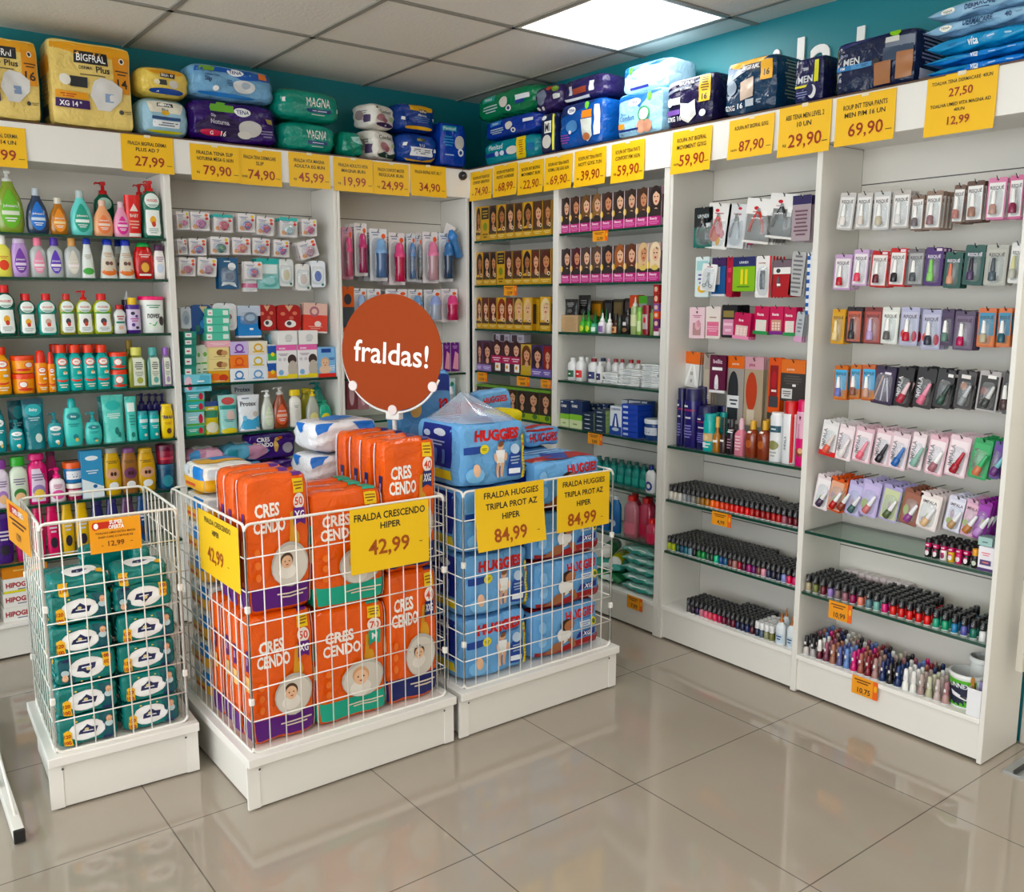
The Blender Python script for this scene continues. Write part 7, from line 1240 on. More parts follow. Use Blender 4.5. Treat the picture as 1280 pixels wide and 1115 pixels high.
for i, (px, py, bc, gc, nm) in enumerate(r1): LC(px, py, bc, gc, '%s lacquer card, %s in the top lacquer row' % (nm, ORD[i]), behind=3 if i in (5, 6) else 2, ht=.1 if i == 0 else R_.uniform(.0, .05))
r2 = [((1043, 1065), (318, 362), 'c8a8cc', 'b8283c', 'ruby', 'e8e2e4', 'f2f2f0'), ((1067, 1086), (312, 357), 'd0b0d4', 'e05a70', 'coral pink', 'eae4e8', 'f2f2f0'), ((1089.5, 1111), (313.5, 359), 'b82a30', '5a1a28', 'burgundy', 'e8e0de', 'f2f2f0'), ((1112.5, 1133.5), (310, 358), 'c03028', '1f1a20', 'black', 'e4e0de', 'f2f2f0'), ((1135, 1155.5), (311, 357), '6a6468', '4a4e54', 'charcoal', 'a8a8a8', 'f2f2f0'),
      ((1156.5, 1179), (309, 357), '4a2a6a', '8ac870', 'mint green', '4a2a6a', '8ad070'), ((1181, 1203), (315, 360), '1a4a40', 'd8a088', 'salmon', '1a4a40', 'd8806a'), ((1206, 1231.5), (306, 356), '144840', '4a3a5a', 'dusky violet', '144840', '2a2430'), ((1232, 1260), (306, 357), 'a8a8a0', '4a5860', 'steel', 'b4b4ac', '4a5258'), ((1263.5, 1279), (303.5, 354), 'dcdcd8', 'b4b4a8', 'pale khaki', 'e4e4e0', 'd8d8a8')]
for i, (px, py, bc, gc, nm, inn, cp) in enumerate(r2): LC(px, py, bc, gc, '%s lacquer card, %s in the second lacquer row' % (nm, ORD[i]), inner=inn, cap=cp, dark='3a3034' if inn[0] in 'ebad' else 'e0d8e4', extra=[('r', .1, .9, .4, .97, 'ecd8e0')] if i in (2, 3, 5) else (), ht=R_.uniform(.02, .06))
r3 = [((1040, 1056.5), (386.5, 430), 'd8a03a', 'e8d4a0', 'gold', 'd8a848', 'efe0b0'), ((1058, 1078), (383.5, 429), '2a2022', '2a2a30', 'black on coral', 'c86a54', '2a2a30'), ((1080, 1102.5), (384, 430), '7a3a38', 'b8a4d0', 'lilac on brick', 'b05a54', 'd0c0e0'), ((1102.5, 1124), (384, 430), 'd8dad4', '5a5a58', 'graphite on white', 'e4e6e0', 'f2f2f0'), ((1126, 1149), (384, 432), 'b8b8d4', 'b82440', 'cherry on lilac', 'c8c8dc', 'f2f2f0'), ((1152, 1176), (387, 437), 'b0b0cc', '2a3040', 'midnight on lilac', 'c4c4d8', 'f2f2f0'),
      ((1177, 1192), (386, 432), '3a2648', '5a7a70', 'sage on purple', '443054', 'f2f2f0'), ((1193, 1218.5), (389, 438), '4a3a54', 'b02a5a', 'raspberry on violet', '6a5a74', 'f2f2f0'), ((1222, 1244.5), (385, 434), 'c8682c', 'b8b098', 'champagne on blue', '4a90b0', 'f2f2f0'), ((1247, 1264), (385, 434), 'd0702c', '2a5a6a', 'petrol on blue', '4a90b0', 'f2f2f0')]
for i, (px, py, bc, gc, nm, inn, cp) in enumerate(r3): LC(px, py, bc, gc, '%s lacquer card, %s in the third lacquer row' % (nm, ORD[i]), inner=inn, cap=cp, dark='3a3034', extra=[('e', -.25, .3, .2, .12, 'd8482c'), ('e', .3, .25, .15, .14, 'b8304a')] if i in (4, 5) else ([('r', -.42, .05, .42, .3, 'd8824a')] if i > 7 else ()), ht=R_.uniform(.0, .04))
r4 = [((1042.5, 1059.5), (457, 500), 'c8703a', '6a7ac0', 'periwinkle', '5ab0dc'), ((1062.5, 1076), (456, 499), 'c8703a', '8a5a4a', 'brown', '5ab0dc'), ((1077, 1095), (456, 501), 'c06a44', 'c8a090', 'nude', '5ab0dc')]
for i, (px, py, bc, gc, nm, inn) in enumerate(r4): LC(px, py, bc, gc, '%s lacquer on sky blue card, %s in fourth row' % (nm, ORD[i]), inner=inn, extra=[('r', -.42, .05, .42, .3, 'd0844a')])
BK = lambda px, py, gc, nm, cp='f2f2f0', col='1c181a', **kw: LC(px, py, col, gc, nm, inner=None, cap=cp, head='IMPALA', vert=True, dark='e8e4e6', tl=.35, ht=.12, behind=3, **kw)
CARD(RW, UR2, (1093, 1120), (458, 506), '2a1f38', 'dark violet card with a fan of brushes, fourth row', [('r', -.42, .06, .42, .9, '3a2a4a'), ('p', [(-.1, .76), (-.02, .76), (-.3, .1), (-.38, .1)], 'c8a090'), ('p', [(.0, .7), (.05, .7), (.0, .1), (-.06, .1)], 'd8d0e0'), ('p', [(.1, .72), (.14, .72), (.34, .1), (.28, .1)], 'e0d8e8'), ('r', .0, .8, .3, .86, 'e8e4ec')], out=-.06, tilt=.1, group=LG, cat='polish card', name='polish_card', blis=(.8, .74, .014, .45))
BK((1123, 1143), (459, 509), 'a83a4a', 'black lettered card with a rosewood bottle, fourth row', 'f0d0d4')
BK((1147, 1171), (460, 511), 'd87a94', 'black lettered card with a long pink cap, fourth row', 'e8a0b4')
LC((1172, 1194), (462, 511), '1e1c1e', '2f4a40', 'black card with a bottle green lacquer, fourth row', inner=None, head='', tl=.35, ht=.12, cap='2a3a34', extra=[('r', .1, .82, .4, .9, 'ecebe8'), ('e', -.1, .3, .1, .04, 'd8c04a')])
LC((1197, 1220.5), (464, 512), '3a3434', '8a8e90', 'black card with a silver grey lacquer, fourth row', inner='2a2628', head='', tl=.35, ht=.1, cap='b8bcc0', extra=[('r', -.3, .8, .2, .9, 'dcd8d4'), ('e', -.1, .6, .18, .1, 'b06a4a')])
LC((1224, 1250.5), (464, 515), 'a8a4a4', '3a3e3c', 'silver edged card with a dark moss lacquer, fourth row', inner='2a2826', head='', tl=.35, ht=.08, cap='d0d0d0', extra=[('r', -.1, .82, .3, .9, 'ecebe8'), ('e', -.2, .5, .16, .1, '8a3a2a'), ('e', .0, .2, .08, .04, 'd8c04a')])
LC((1254, 1264), (464, 518), '2a2626', '4a3a3a', 'black card cut off by the end panel, fourth row', inner=None, head='', behind=1)
r5 = [((1029, 1050), (526, 571), 'e4e2e2', 'd86a5a', 'coral', 'e8d8d4', 'c83a34'), ((1048.5, 1069), (531, 576), 'eadce0', 'e0dcdc', 'white', 'e8e4e4', None), ((1070, 1093), (534.5, 579), 'e8c4d0', 'e8788a', 'candy pink', 'f0a0b0', None), ((1096, 1116), (537, 583), 'e8ccd4', '1f1c24', 'jet black', '2a2a30', None), ((1115.5, 1138), (541, 588), 'e8d4dc', '3a6ab0', 'cornflower', '4a7ac0', None), ((1141, 1158.5), (541, 588), 'e4d4d8', '8ab0a4', 'eucalyptus', '9ac0b4', None),
      ((1162, 1185), (545, 595), 'e8c0cc', 'a06a74', 'dusty rose', 'f0f0f0', None), ((1187.5, 1214), (545, 597), 'ecd4dc', 'a01f34', 'wine', 'b02a3a', None), ((1217, 1241), (549, 600), '2f9a5a', 'c87a5a', 'copper', '4ab070', 'g'), ((1243, 1256), (552, 600), '5a4a8a', '6a3a7a', 'violet', '8ac8d0', 'p')]
for i, (px, py, bc, gc, nm, cp, sp) in enumerate(r5):
    LC(px, py, bc, gc, '%s lacquer on %s card, %s in fifth row' % (nm, {'c83a34': 'white and red', None: 'pink edged', 'g': 'green', 'p': 'purple'}[sp], ORD[i]), inner={None: 'f2e6ea', 'c83a34': 'ecebeb', 'g': '4ab070', 'p': '6a4a9a'}[sp], cap=cp, head='IMPALA', vert=True, dark='6a5a60', tl=.36, ht=.13, extra=[('r', -.5, 0, .5, .14, 'd83a34')] if sp == 'c83a34' else [('l', -.4, .06, .4, .1, 1, 'c06a80')], behind=4, out=-.05)
r6 = [((1022, 1041), (594, 638), 'e4d8dc', '3a2a44', 'dark plum', 'f0ecee', 'white'), ((1038.5, 1058), (597, 641), 'd8602c', 'b02a24', 'brick red', 'e8b49a', 'orange'), ((1055, 1061), (598, 643), 'c8502a', '8a3a2a', 'rust', 'd87a4a', 'narrow orange'), ((1062, 1081), (602, 646), 'c0b8e0', '3a5a5a', 'deep teal', 'd0ccf0', 'lilac'), ((1079, 1102.5), (601, 647), 'c4bce4', 'c87a7a', 'salmon', 'd4c8f0', 'lavender'), ((1105, 1128), (607, 653), 'b8b0dc', '4a5a3a', 'olive', 'd0d8b0', 'violet and lime'),
      ((1131, 1154), (612, 658), '8a5a4a', '8a4a8a', 'purple', 'a06a5a', 'brown'), ((1150, 1178), (617, 663), 'e8dcdc', 'd8b890', 'sand', 'f0ece8', 'white printed'), ((1186, 1208.5), (621, 666), 'd4d4e4', 'b0906a', 'bronze', 'e4e4f0', 'pale lilac'), ((1207, 1226), (625, 672), 'd8b0c8', 'b07a4a', 'caramel', 'e8c0d0', 'pink'), ((1222, 1240), (626, 676), '8a2a90', 'b890c8', 'pale violet', 'a050b0', 'magenta')]
for i, (px, py, bc, gc, nm, inn, cn) in enumerate(r6):
    LC(px, py, bc, gc, '%s lacquer on %s card, %s in lowest row' % (nm, cn, ORD[i]), inner=inn, cap='e8e8ec', head='IMPALA' if i in (7, 8, 9) else '', dark='5a4a54', tl=.4, ht=.16, behind=4, out=-.05, extra=lumps(i, 1, 1, ['c8a8b8', 'b8c880', 'e0a080'])[:2])
# ------------------------------------------------------------------ what the cages hold
def copies(o, spots, labels, group=None, rot=None):
    for P, l in zip(spots, labels): dup(o, P, o.rotation_euler[2] if rot is None else rot, l, group)
# ---- teal wipes packs
TW = '0d7d78'
WFR = [('p', [(.2, .98), (.42, .9), (.5, .1), (.25, .03)], '0a5560'), ('e', -.02, .48, .30, .36, 'eef0f0'), ('e', -.02, .48, .27, .31, 'f6f7f7'),
       ('p', [(-.16, .36), (.12, .36), (.16, .56), (.06, .58), (-.02, .7), (-.1, .55), (-.14, .52)], '1f2450'), ('e', -.03, .52, .035, .06, 'e8d8a0'), ('l', -.13, .42, .12, .5, 1, 'f0f2f6'),
       ('p', [(-.44, .04), (-.28, .04), (-.27, .5), (-.33, .6), (-.42, .55)], 'f0c02c'), ('t', '120', -.355, .4, .13, 'b0301c', .13, .03), ('t', '100', -.36, .18, .13, 'b0301c', .13, .03),
       ('baby', .36, .72, .062, 'f0c4a4', 'e0b08c', 'c8dce0'), ('r', .24, .06, .4, .16, '1f2450'), ('e', -.2, .9, .02, .03, 'e8d86a'), ('e', .1, .92, .02, .03, 'e8d86a')]
WSD = [('l', -.4, .3, .4, .7, 2, '5ab0ac'), ('r', -.2, .1, .2, .25, 'f0c02c')]
th = math.radians(-3); c1, s1 = math.cos(th), math.sin(th)
def in_cage1(x, y, z): return Vector((-2.415+x*c1-y*s1, -1.478+x*s1+y*c1, z))
WG = 'teal wipes packs in the narrow cage'
wp = pack_mesh(.180, .054, .095, TW, WFR, left=WSD, right=WSD, k=7, wr=.002, seed=5, n=14).obj('wipes_pack')
tag(wp, 'teal wipes pack with a white oval lid, bottom of the left column in the cage', 'wipes pack', WG); wp.location = in_cage1(-.105, .04, .192); wp.rotation_euler = (0, 0, th)
wp2 = pack_mesh(.180, .054, .095, TW, WFR, left=WSD, right=WSD, k=7, wr=.002, seed=9, n=14).obj('wipes_pack')
tag(wp2, 'teal wipes pack with a white oval lid, bottom of the right column in the cage', 'wipes pack', WG); wp2.location = in_cage1(.092, .045, .192); wp2.rotation_euler = (0, 0, th)
pos = ['second', 'third', 'fourth', 'fifth']
for j, (src, dx) in enumerate(((wp, -.105), (wp2, .092))):
    for i in range(4):
        up = (j == 0 and i in (1,)) or (j == 1 and i in (3,))     # some lie upside down
        P = in_cage1(dx+[.004, .008, .0, .006][i]*(1 if j == 0 else -.5), .04+[0, .004, .002, .006][i], .192+.1005*(i+1))
        dup(src, P+(Vector((0, 0, .098)) if up else Vector((0, 0, 0))), (0, PI if up else 0, th), 'teal wipes pack, %s from the bottom of the %s column%s' % (pos[i], ('left', 'right')[j], ', upside down' if up else ''))
plain = pack_mesh(.180, .054, .095, TW, [], left=WSD, right=WSD, k=7, wr=.0018, seed=15, n=10).obj('wipes_pack')
tag(plain, 'teal wipes pack standing second deep at the cage bottom, left column', 'wipes pack', WG); plain.location = in_cage1(-.1, .108, .192); plain.rotation_euler = (0, 0, th)
for dy, nm in ((.108, 'second'), (.174, 'third'), (.240, 'fourth'), (.306, 'fifth'), (.372, 'sixth')):
    for i in range(5):
        if dy == .108 and i == 0: continue
        dup(plain, in_cage1(-.1+R_.uniform(-.004, .004), dy, .192+.1005*i), th, 'teal wipes pack, %s deep, %s layer from the bottom, seen through the left wires' % (nm, ORD[i]))
for dy, nm in ((.112, 'second'), (.178, 'third')):
    dup(plain, in_cage1(.085, dy, .192+.1005*4), th, 'teal wipes pack, %s deep behind the top of the right column' % nm)
for i in range(4): dup(plain, in_cage1(.085, .112, .192+.1005*i), th, 'teal wipes pack hidden behind the right column, %s layer' % ORD[i])
flatp = pack_mesh(.172, .105, .062, TW, [('p', [(-.4, .1), (-.22, .1), (-.22, .8), (-.4, .8)], 'f0c02c'), ('t', '120', -.31, .45, .3, 'b0301c', .13, .03)], top=[('e', .05, .5, .3, .36, 'f4f6f6'), ('p', [(-.1, .4), (.18, .4), (.1, .6), (-.06, .6)], '1f2450'), ('r', .3, .1, .45, .4, 'f0c02c')], k=6, wr=.004, seed=25, n=12).obj('wipes_pack')
tag(flatp, 'teal wipes pack lying flat on top of the left column, lid up', 'wipes pack', WG); flatp.location = in_cage1(-.1, .062, .692); flatp.rotation_euler = (.12, 0, th+.05)
dup(flatp, in_cage1(.085, .066, .692), (.1, 0, th-.06), 'teal wipes pack lying flat on top of the right column, lid up')
dup(plain, in_cage1(.115, .19, .692), (0, 0, th+1.5), 'teal wipes pack standing crosswise at the top right of the cage')
dup(plain, in_cage1(.03, .25, .692), (0, 0, th+.1), 'teal wipes pack standing at the back on top of the pile')
# ---- orange nappy packs
ORA = 'ea6c2c'
def cres(n, size, foot, n2):
    return [('r', -.49, .01, .49, .19, foot), ('t', 'CRES', -.17, .76, .095, 'f8f2ea', .40, .035), ('t', 'CENDO', -.14, .645, .095, 'f8f2ea', .52, .035),
      ('p', [(.17, .46), (.24, .46), (.26, .66), (.34, .7), (.32, .74), (.2, .72)], 'd8a04a'), ('e', .25, .52, .08, .07, 'd8a04a'), ('r', .18, .4, .21, .5, 'd8a04a'), ('r', .28, .4, .31, .5, 'd8a04a'),
      ('r', .24, .86, .42, .985, 'f4cf4a'), ('l', .25, .88, .41, .96, 3, '8a5a1a'), ('e', .33, .80, .095, .058, 'f4ece4'), ('t', n, .33, .80, .062, 'd8501e', .14, .02), ('p', [(.24, .75), (.42, .75), (.42, .62), (.33, .645), (.24, .62)], foot), ('t', size, .33, .70, .06, 'f6f2f4', .15, .02),
      ('e', .15, .345, .31, .165, 'b8b4ac'), ('e', .15, .335, .29, .15, 'd4cec4'), ('baby', .10, .37, .12, 'f0c8a8', '4a3424' if n != '70' else 'd8a884', 'e8e2da'), ('l', -.1, .1, .44, .15, 2, 'e8d8c8'),
      ('e', -.36, .46, .045, .03, 'f0824a'), ('e', -.36, .37, .045, .03, 'f0824a'), ('e', -.36, .28, .045, .03, 'f0824a')]
def csid(foot): return [('r', -.47, .01, .47, .19, foot), ('r', .1, .58, .4, .74, foot), ('l', .14, .6, .36, .72, 1, 'c8a8d0'), ('r', .05, .42, .45, .54, 'f2c88a'), ('r', -.5, .0, -.3, 1, 'ece4e4')]
OG = 'orange nappy packs in the wide cage'
def stackc(x0, x1, z0, h, n, size, foot, nm, deep, seed, lean=0, dy0=-1.824, dd=.092, upright=True):
    w = x1-x0-.006; p = pack_mesh(w, dd-.019, h-.008, ORA, cres(n, size, foot, 0), left=csid(foot), right=csid(foot), top=([('r', .24, .02, .42, .98, '1fa88c')] if size == 'M' else [('r', .26, .02, .42, .4, foot)])+[('l', -.4, .3, .1, .6, 1, 'f09a70')], k=13, wr=.0022, seed=seed, n=16).obj('nappy_pack')
    p.location = ((x0+x1)/2, dy0+dd/2, z0); p.rotation_euler = (0, lean, 0); tag(p, 'orange nappy pack marked %s %s, front of the %s' % (size, n, nm), 'nappy pack', OG)
    for i in range(1, deep): dup(p, ((x0+x1)/2-[.0, .006, -.002, .004, 0][i % 5], dy0+dd*(i+.5), z0), (0, lean*.7, R_.uniform(-.02, .02)), 'orange nappy pack marked %s %s, %s deep in the %s' % (size, n, ORD[i], nm))
    return p
PU, TE, NA = '5c1c7a', '17a88c', '1b2560'
stackc(-2.112, -1.892, .192, .435, '50', 'XG', PU, 'lower purple footed row', 4, 3)
stackc(-2.105, -1.892, .624, .45, '50', 'XG', PU, 'upper purple footed row', 3, 4)
stackc(-1.888, -1.622, .192, .405, '70', 'M', TE, 'lower teal footed row', 3, 5)
stackc(-1.886, -1.624, .594, .40, '70', 'M', TE, 'upper teal footed row', 3, 6)
stackc(-1.620, -1.412, .192, .485, '40', 'XXG', NA, 'lower navy footed row', 4, 7)
stackc(-1.620, -1.412, .674, .47, '40', 'XXG', NA, 'upper navy footed row', 4, 8)
# ---- wipes stacks at the back of the wide cage
BLW = [('r', -.5, .05, .5, .5, 'e8b030'), ('l', -.4, .15, .3, .4, 1, 'c8501e'), ('r', .1, .5, .5, .95, '2a80c8'), ('r', -.4, .6, -.1, .9, 'c8d0d4')]
bp_ = pack_mesh(.20, .20, .100, 'e6e4de', BLW, left=BLW, top=[('r', -.45, .3, .45, .7, 'e8b030'), ('r', -.1, .55, .45, .95, '2a80c8'), ('r', -.4, .72, -.1, .95, 'a8b4b8')], k=6, wr=.003, seed=31, n=12).obj('wipes_pack')
YG = 'white and yellow wipes packs at the back of the wide cage'
tag(bp_, 'white wipes pack with a yellow band, lowest at the back left of the wide cage', 'wipes pack', YG); bp_.location = (-1.998, -1.30, .192)
for i in range(1, 8): dup(bp_, (-1.998+R_.uniform(-.005, .005), -1.30, .192+.107*i), R_.uniform(-.03, .03), 'white wipes pack with a yellow band, %s from the bottom at the back left' % ORD[i])
wb_ = pack_mesh(.278, .18, .114, 'e8eaee', [('p', [(-.5, .98), (-.5, .6), (-.3, .7), (-.2, .98)], '2a78cc'), ('p', [(.1, .98), (.2, .6), (.5, .5), (.5, .98)], '2a78cc')], left=[('p', [(-.4, .95), (.1, .95), (.0, .6)], '2a78cc')], right=[('l', -.4, .2, .4, .8, 4, '9aa4b8')],
    top=[('e', .02, .5, .24, .3, '2a80d0'), ('l', -.4, .1, .4, .25, 1, 'a8b0c0')], k=6, wr=.005, seed=33, n=14).obj('wipes_pack')
BG2 = 'white and blue packs piled at the back of the wide cage'
tag(wb_, 'white and blue pack, lowest of the pile at the back middle', 'wipes pack', BG2); wb_.location = (-1.556, -1.345, .192)
for i in range(1, 8): dup(wb_, (-1.556+[0, .002, -.002, .001, .002, -.004, -.014, .002][i], -1.335, .192+.1225*i), [0, .01, -.01, .01, -.01, .02, -.03, .03][i], 'white and blue pack, %s from the bottom of the pile at the back middle' % ORD[i])
# ---- light blue nappy packs
LB = '7db4e6'
HF = [('t', 'HUGGIES', .06, .80, .16, 'c8202c', .66, .06), ('t', 'Tripla Proteção', .2, .69, .05, '2a3a8a', .36, .02), ('r', -.45, .53, -.18, .64, '1f4a9a'), ('e', -.14, .585, .065, .075, 'f0e040'), ('l', -.18, .56, -.1, .61, 2, '5a6a2a'),
      ('e', .09, .61, .045, .065, 'e8bc9c'), ('e', .09, .645, .043, .045, '8a5a3a'), ('r', .035, .38, .15, .55, 'f0f0ee'), ('e', .09, .37, .06, .07, 'e8e8e4'), ('p', [(.035, .35), (.085, .35), (.075, .12), (.045, .12)], 'e8bc9c'), ('p', [(.1, .35), (.15, .35), (.14, .12), (.105, .12)], 'e8bc9c'), ('e', .02, .44, .02, .07, 'e8bc9c'), ('e', .16, .44, .02, .07, 'e8bc9c'),
      ('p', [(.2, .46), (.25, .52), (.37, .52), (.4, .46), (.4, .12), (.2, .12)], '1f4a9a'), ('e', .3, .55, .07, .08, 'c8dcf0'), ('r', .22, .16, .38, .24, 'e8eef4'), ('l', .22, .3, .38, .45, 3, 'b8cce8'),
      ('p', [(.42, .06), (.48, .06), (.48, .74), (.45, .78), (.42, .74)], 'f0dc3a'), ('t', 'XXG', .45, .69, .04, '3a4a2a', .055, .03), ('t', '88', .45, .61, .05, 'c85a1c', .05, .03), ('l', .43, .1, .47, .54, 9, '7a7a2a'), ('e', -.3, .2, .13, .12, '8cc4ee'), ('e', -.28, .28, .05, .1, 'f2c8a8')]
HS = [('p', [(-.32, .3), (.34, .3), (.34, .96), (-.32, .96)], '1a2f86'), ('r', -.32, .12, .34, .26, 'e8d23a'), ('e', .08, .84, .12, .06, 'e4ecf8'), ('e', -.2, .8, .08, .05, 'c8d8f0'), ('l', -.2, .62, .2, .72, 2, 'b8c8f0'), ('r', -.22, .36, -.16, .58, '5a78c0'), ('r', -.04, .36, .02, .58, '5a78c0'), ('r', .14, .36, .2, .58, '5a78c0')]
HT = [('l', -.4, .6, .4, .9, 2, 'a8ccf0'), ('p', [(-.2, .2), (.05, .1), (.2, .4), (-.05, .6)], '1f4a9a')]
HG = 'light blue nappy packs in the right cage'
hp = pack_mesh(.305, .29, .239, LB, HF, left=HS, right=HS, top=HT, k=12, wr=.003, seed=41, n=18).obj('nappy_pack')
X3 = -1.146
tag(hp, 'light blue nappy pack, bottom of the left stack in the right cage', 'nappy pack', HG); hp.location = (X3, -1.820+.155, .192)
for i, nm in ((1, 'second'), (2, 'third')): dup(hp, (X3+[0, .006, -.004][i], -1.820+.155, .192+.2455*i), 0, 'light blue nappy pack, %s from the bottom of the left stack' % nm)
top_ = hp.copy(); COL.objects.link(top_); top_.location = (X3-.006, -1.820+.160, .192+.2455*3); tag(top_, 'light blue nappy pack with a gathered clear handle, topmost of the left stack', 'nappy pack', HG)
# the clear bag gathered into a handle over the topmost pack
def tent(u, v):
    a = 2*PI*u; r = (1-v)**1.5; x = .147*math.copysign(abs(math.cos(a))**.5, math.cos(a))*(r*.92+.05)-.055*v; y = .138*math.copysign(abs(math.sin(a))**.5, math.sin(a))*(r*.92+.10)-.02*v
    return (x+.008*math.sin(a*6)*v*(1-v)*3, y+.008*math.cos(a*5)*v*(1-v)*3, .236+.105*v**.8+.006*math.sin(a*4+v*6)*v)
b = MB(); b.surf(tent, 40, 12, M('eef4fa', .12, clear=.72)); b.obj('clear_handle', top_)
RD = 'a01e24'
H2F = [('t', 'HUGGIES', .2, .80, .19, 'c8202c', .46, .04), ('l', .1, .65, .4, .69, 1, '3a5aa8'), ('p', [(-.48, .02), (.48, .02), (.48, .26), (.2, .22), (-.1, .16), (-.48, .14)], RD), ('l', .0, .07, .4, .12, 1, 'd8a0a0'),
       ('e', -.05, .40, .10, .17, 'f0efec'), ('p', [(-.36, .04), (-.1, .1), (-.06, .3), (-.2, .3)], 'a8704c'), ('p', [(.0, .3), (.1, .3), (.14, .1), (.08, .1)], 'a8704c'), ('e', -.02, .62, .085, .13, '2a1a16'), ('e', .02, .60, .07, .12, 'b87c56'), ('e', .05, .62, .01, .012, '1a1210'), ('e', .06, .54, .02, .012, '8a3a34'),
       ('e', .38, .56, .05, .09, 'f0dc3a'), ('e', .38, .56, .03, .05, '5a7a2a'), ('r', .16, .5, .32, .62, 'e4ecf4'), ('l', .17, .52, .31, .6, 2, '6a8ac0'), ('p', [(.12, .26), (.4, .3), (.42, .42), (.16, .4)], '1a2f86'), ('t', 'XG', .27, .345, .1, 'f0f4fa', .14, .03), ('e', -.38, .7, .06, .12, '94c4ec'), ('e', -.38, .4, .06, .12, '94c4ec')]
h2 = pack_mesh(.362, .27, .195, LB, H2F, left=HS, right=HS, top=[('p', [(-.48, .1), (.48, .1), (.48, .5), (-.48, .3)], RD)]+HT, k=9, wr=.003, seed=47, n=18).obj('nappy_pack')
X4 = -.787
tag(h2, 'light blue nappy pack with a crawling baby, bottom of the right stack', 'nappy pack', HG); h2.location = (X4, -1.820+.145, .192)
for i, nm in ((1, 'second from the bottom'), (2, 'third from the bottom'), (3, 'topmost')): dup(h2, (X4+[0, .004, -.004, .0][i], -1.820+.145, .192+.2015*i), 0, 'light blue nappy pack with a crawling baby, %s of the right stack' % nm)
for i in range(4): dup(h2, (X4-.01, -1.820+.145+.30, .192+.2015*i), 0, 'light blue nappy pack, %s layer of the second right stack' % ORD[i])
dup(hp, (X3, -1.820+.155+.325, .192), 0, 'light blue nappy pack, first layer of the second left stack')
for i in (1, 2): dup(hp, (X3, -1.820+.155+.325, .192+.2455*i), 0, 'light blue nappy pack, %s layer of the second left stack' % ORD[i])
def extra(w, d, h, col, pr, P, rot, nm, seed, **kw):
    o = pack_mesh(w, d, h, col, pr, k=9, seed=seed, **kw).obj('nappy_pack'); o.location = P; o.rotation_euler = rot; tag(o, nm, 'nappy pack', HG)
extra(.19, .13, .078, LB, [('t', 'HUGGIES', .02, .5, .45, 'c8202c', .8, .04), ('r', -.48, .84, .3, .98, RD)], (-.69, -1.465, .999), (0, 0, 0), 'light blue nappy pack lying on the second right stack by the right wires', 50, top=[('p', [(-.48, .1), (.48, .4), (.48, .8), (-.2, .5)], RD)])
extra(.15, .12, .165, 'e8da34', [('t', '2 Fraldas Grátis*', 0, .72, .11, 'a8501e', .8, .02), ('r', -.48, .02, .48, .56, LB), ('t', 'HUGGIES', .06, .34, .2, 'c8202c', .7, .04)], (-.868, -1.465, .999), (0, 0, 0), 'yellow topped promotional nappy pack behind the light blue stacks', 51)
extra(.17, .09, .225, LB, [('t', 'HUGGIES', 0, .84, .12, 'c8202c', .7, .04), ('e', -.3, .4, .1, .1, '94c4ec')], (-.79, -1.31, 1.003), (0, -.1, -.1), 'light blue nappy pack tilted at the very back of the right cage', 53)
extra(.13, .10, .27, 'c0302c', [('t', 'HU', 0, .8, .24, 'f0eeec', .6, .05), ('r', -.46, .0, .46, .3, 'e8ecf0')], (-1.05, -1.45, .932), (0, .06, 0), 'red and white nappy pack behind the clear gathered handle', 55)
extra(.25, .12, .40, '6fa8e0', [('r', .1, .78, .48, .98, '1f3f94'), ('e', .14, .86, .08, .05, 'f0e040'), ('t', 'HUGGIES', .32, .42, .10, 'c8202c', None, .04, PI/2), ('e', -.2, .6, .1, .08, 'e8c07a'), ('e', -.2, .36, .14, .1, '84b8ea')], (-1.155, -1.29, .932), (0, 0, 0), 'light blue nappy pack turned on its side behind the sign', 57)
# ------------------------------------------------------------------ nail polish bottles in rows
PV = {}
def np_mesh(kind, col, capcol):
    k = (kind, col, capcol)
    if k in PV: return PV[k]
    b = MB(); c = MB(); cm = M(capcol, .3)
    if kind == 'short':
        b.lathe([(0, .92), (.0025, 1), (.031, 1), (.036, .7), (.040, .6)], .0118, .0118, M(col, .08), n=14)
        b.lathe([(.0005, 1.04), (.004, 1.05)], .0118, .0118, M('dfe4e4', .1), n=14, cap1=False)
        c.lathe([(.038, .98), (.040, 1), (.066, .96), (.068, .85)], .0116, .0116, cm, n=14)
        F = lambda x, z, o: (x, -math.sqrt(max(0, .0117**2-x*x))-o, z)
        c.step = .0003; c.ell(F, 0, .053, .0048, .004, 'c8c8cc', n=10); c.ell(F, 0, .053, .0038, .003, capcol, n=10); c.rect(F, -.004, .0455, .004, .0475, 'b8b8bc', n=3)
    else:
        b.lathe([(0, .9), (.003, 1), (.028, .82), (.034, .55), (.038, .5)], .0135, .0135, M(col, .08), n=14)
        b.lathe([(.0005, 1.03), (.004, 1.04)], .0135, .0135, M('dfe4e4', .1), n=14, cap1=False)
        c.lathe([(.036, .66), (.04, .68), (.078, .56), (.082, .4)], .0135, .0135, cm, n=14)
        F = lambda x, z, o: (x, -math.sqrt(max(0, .0118**2-x*x))-o, z); c.step = .0003; c.rect(F, -.004, .046, .004, .058, 'e4e0e0', n=4)
    PV[k] = (b.data('nail_polish'), c.data('cap')); return PV[k]
STUFF = MB()
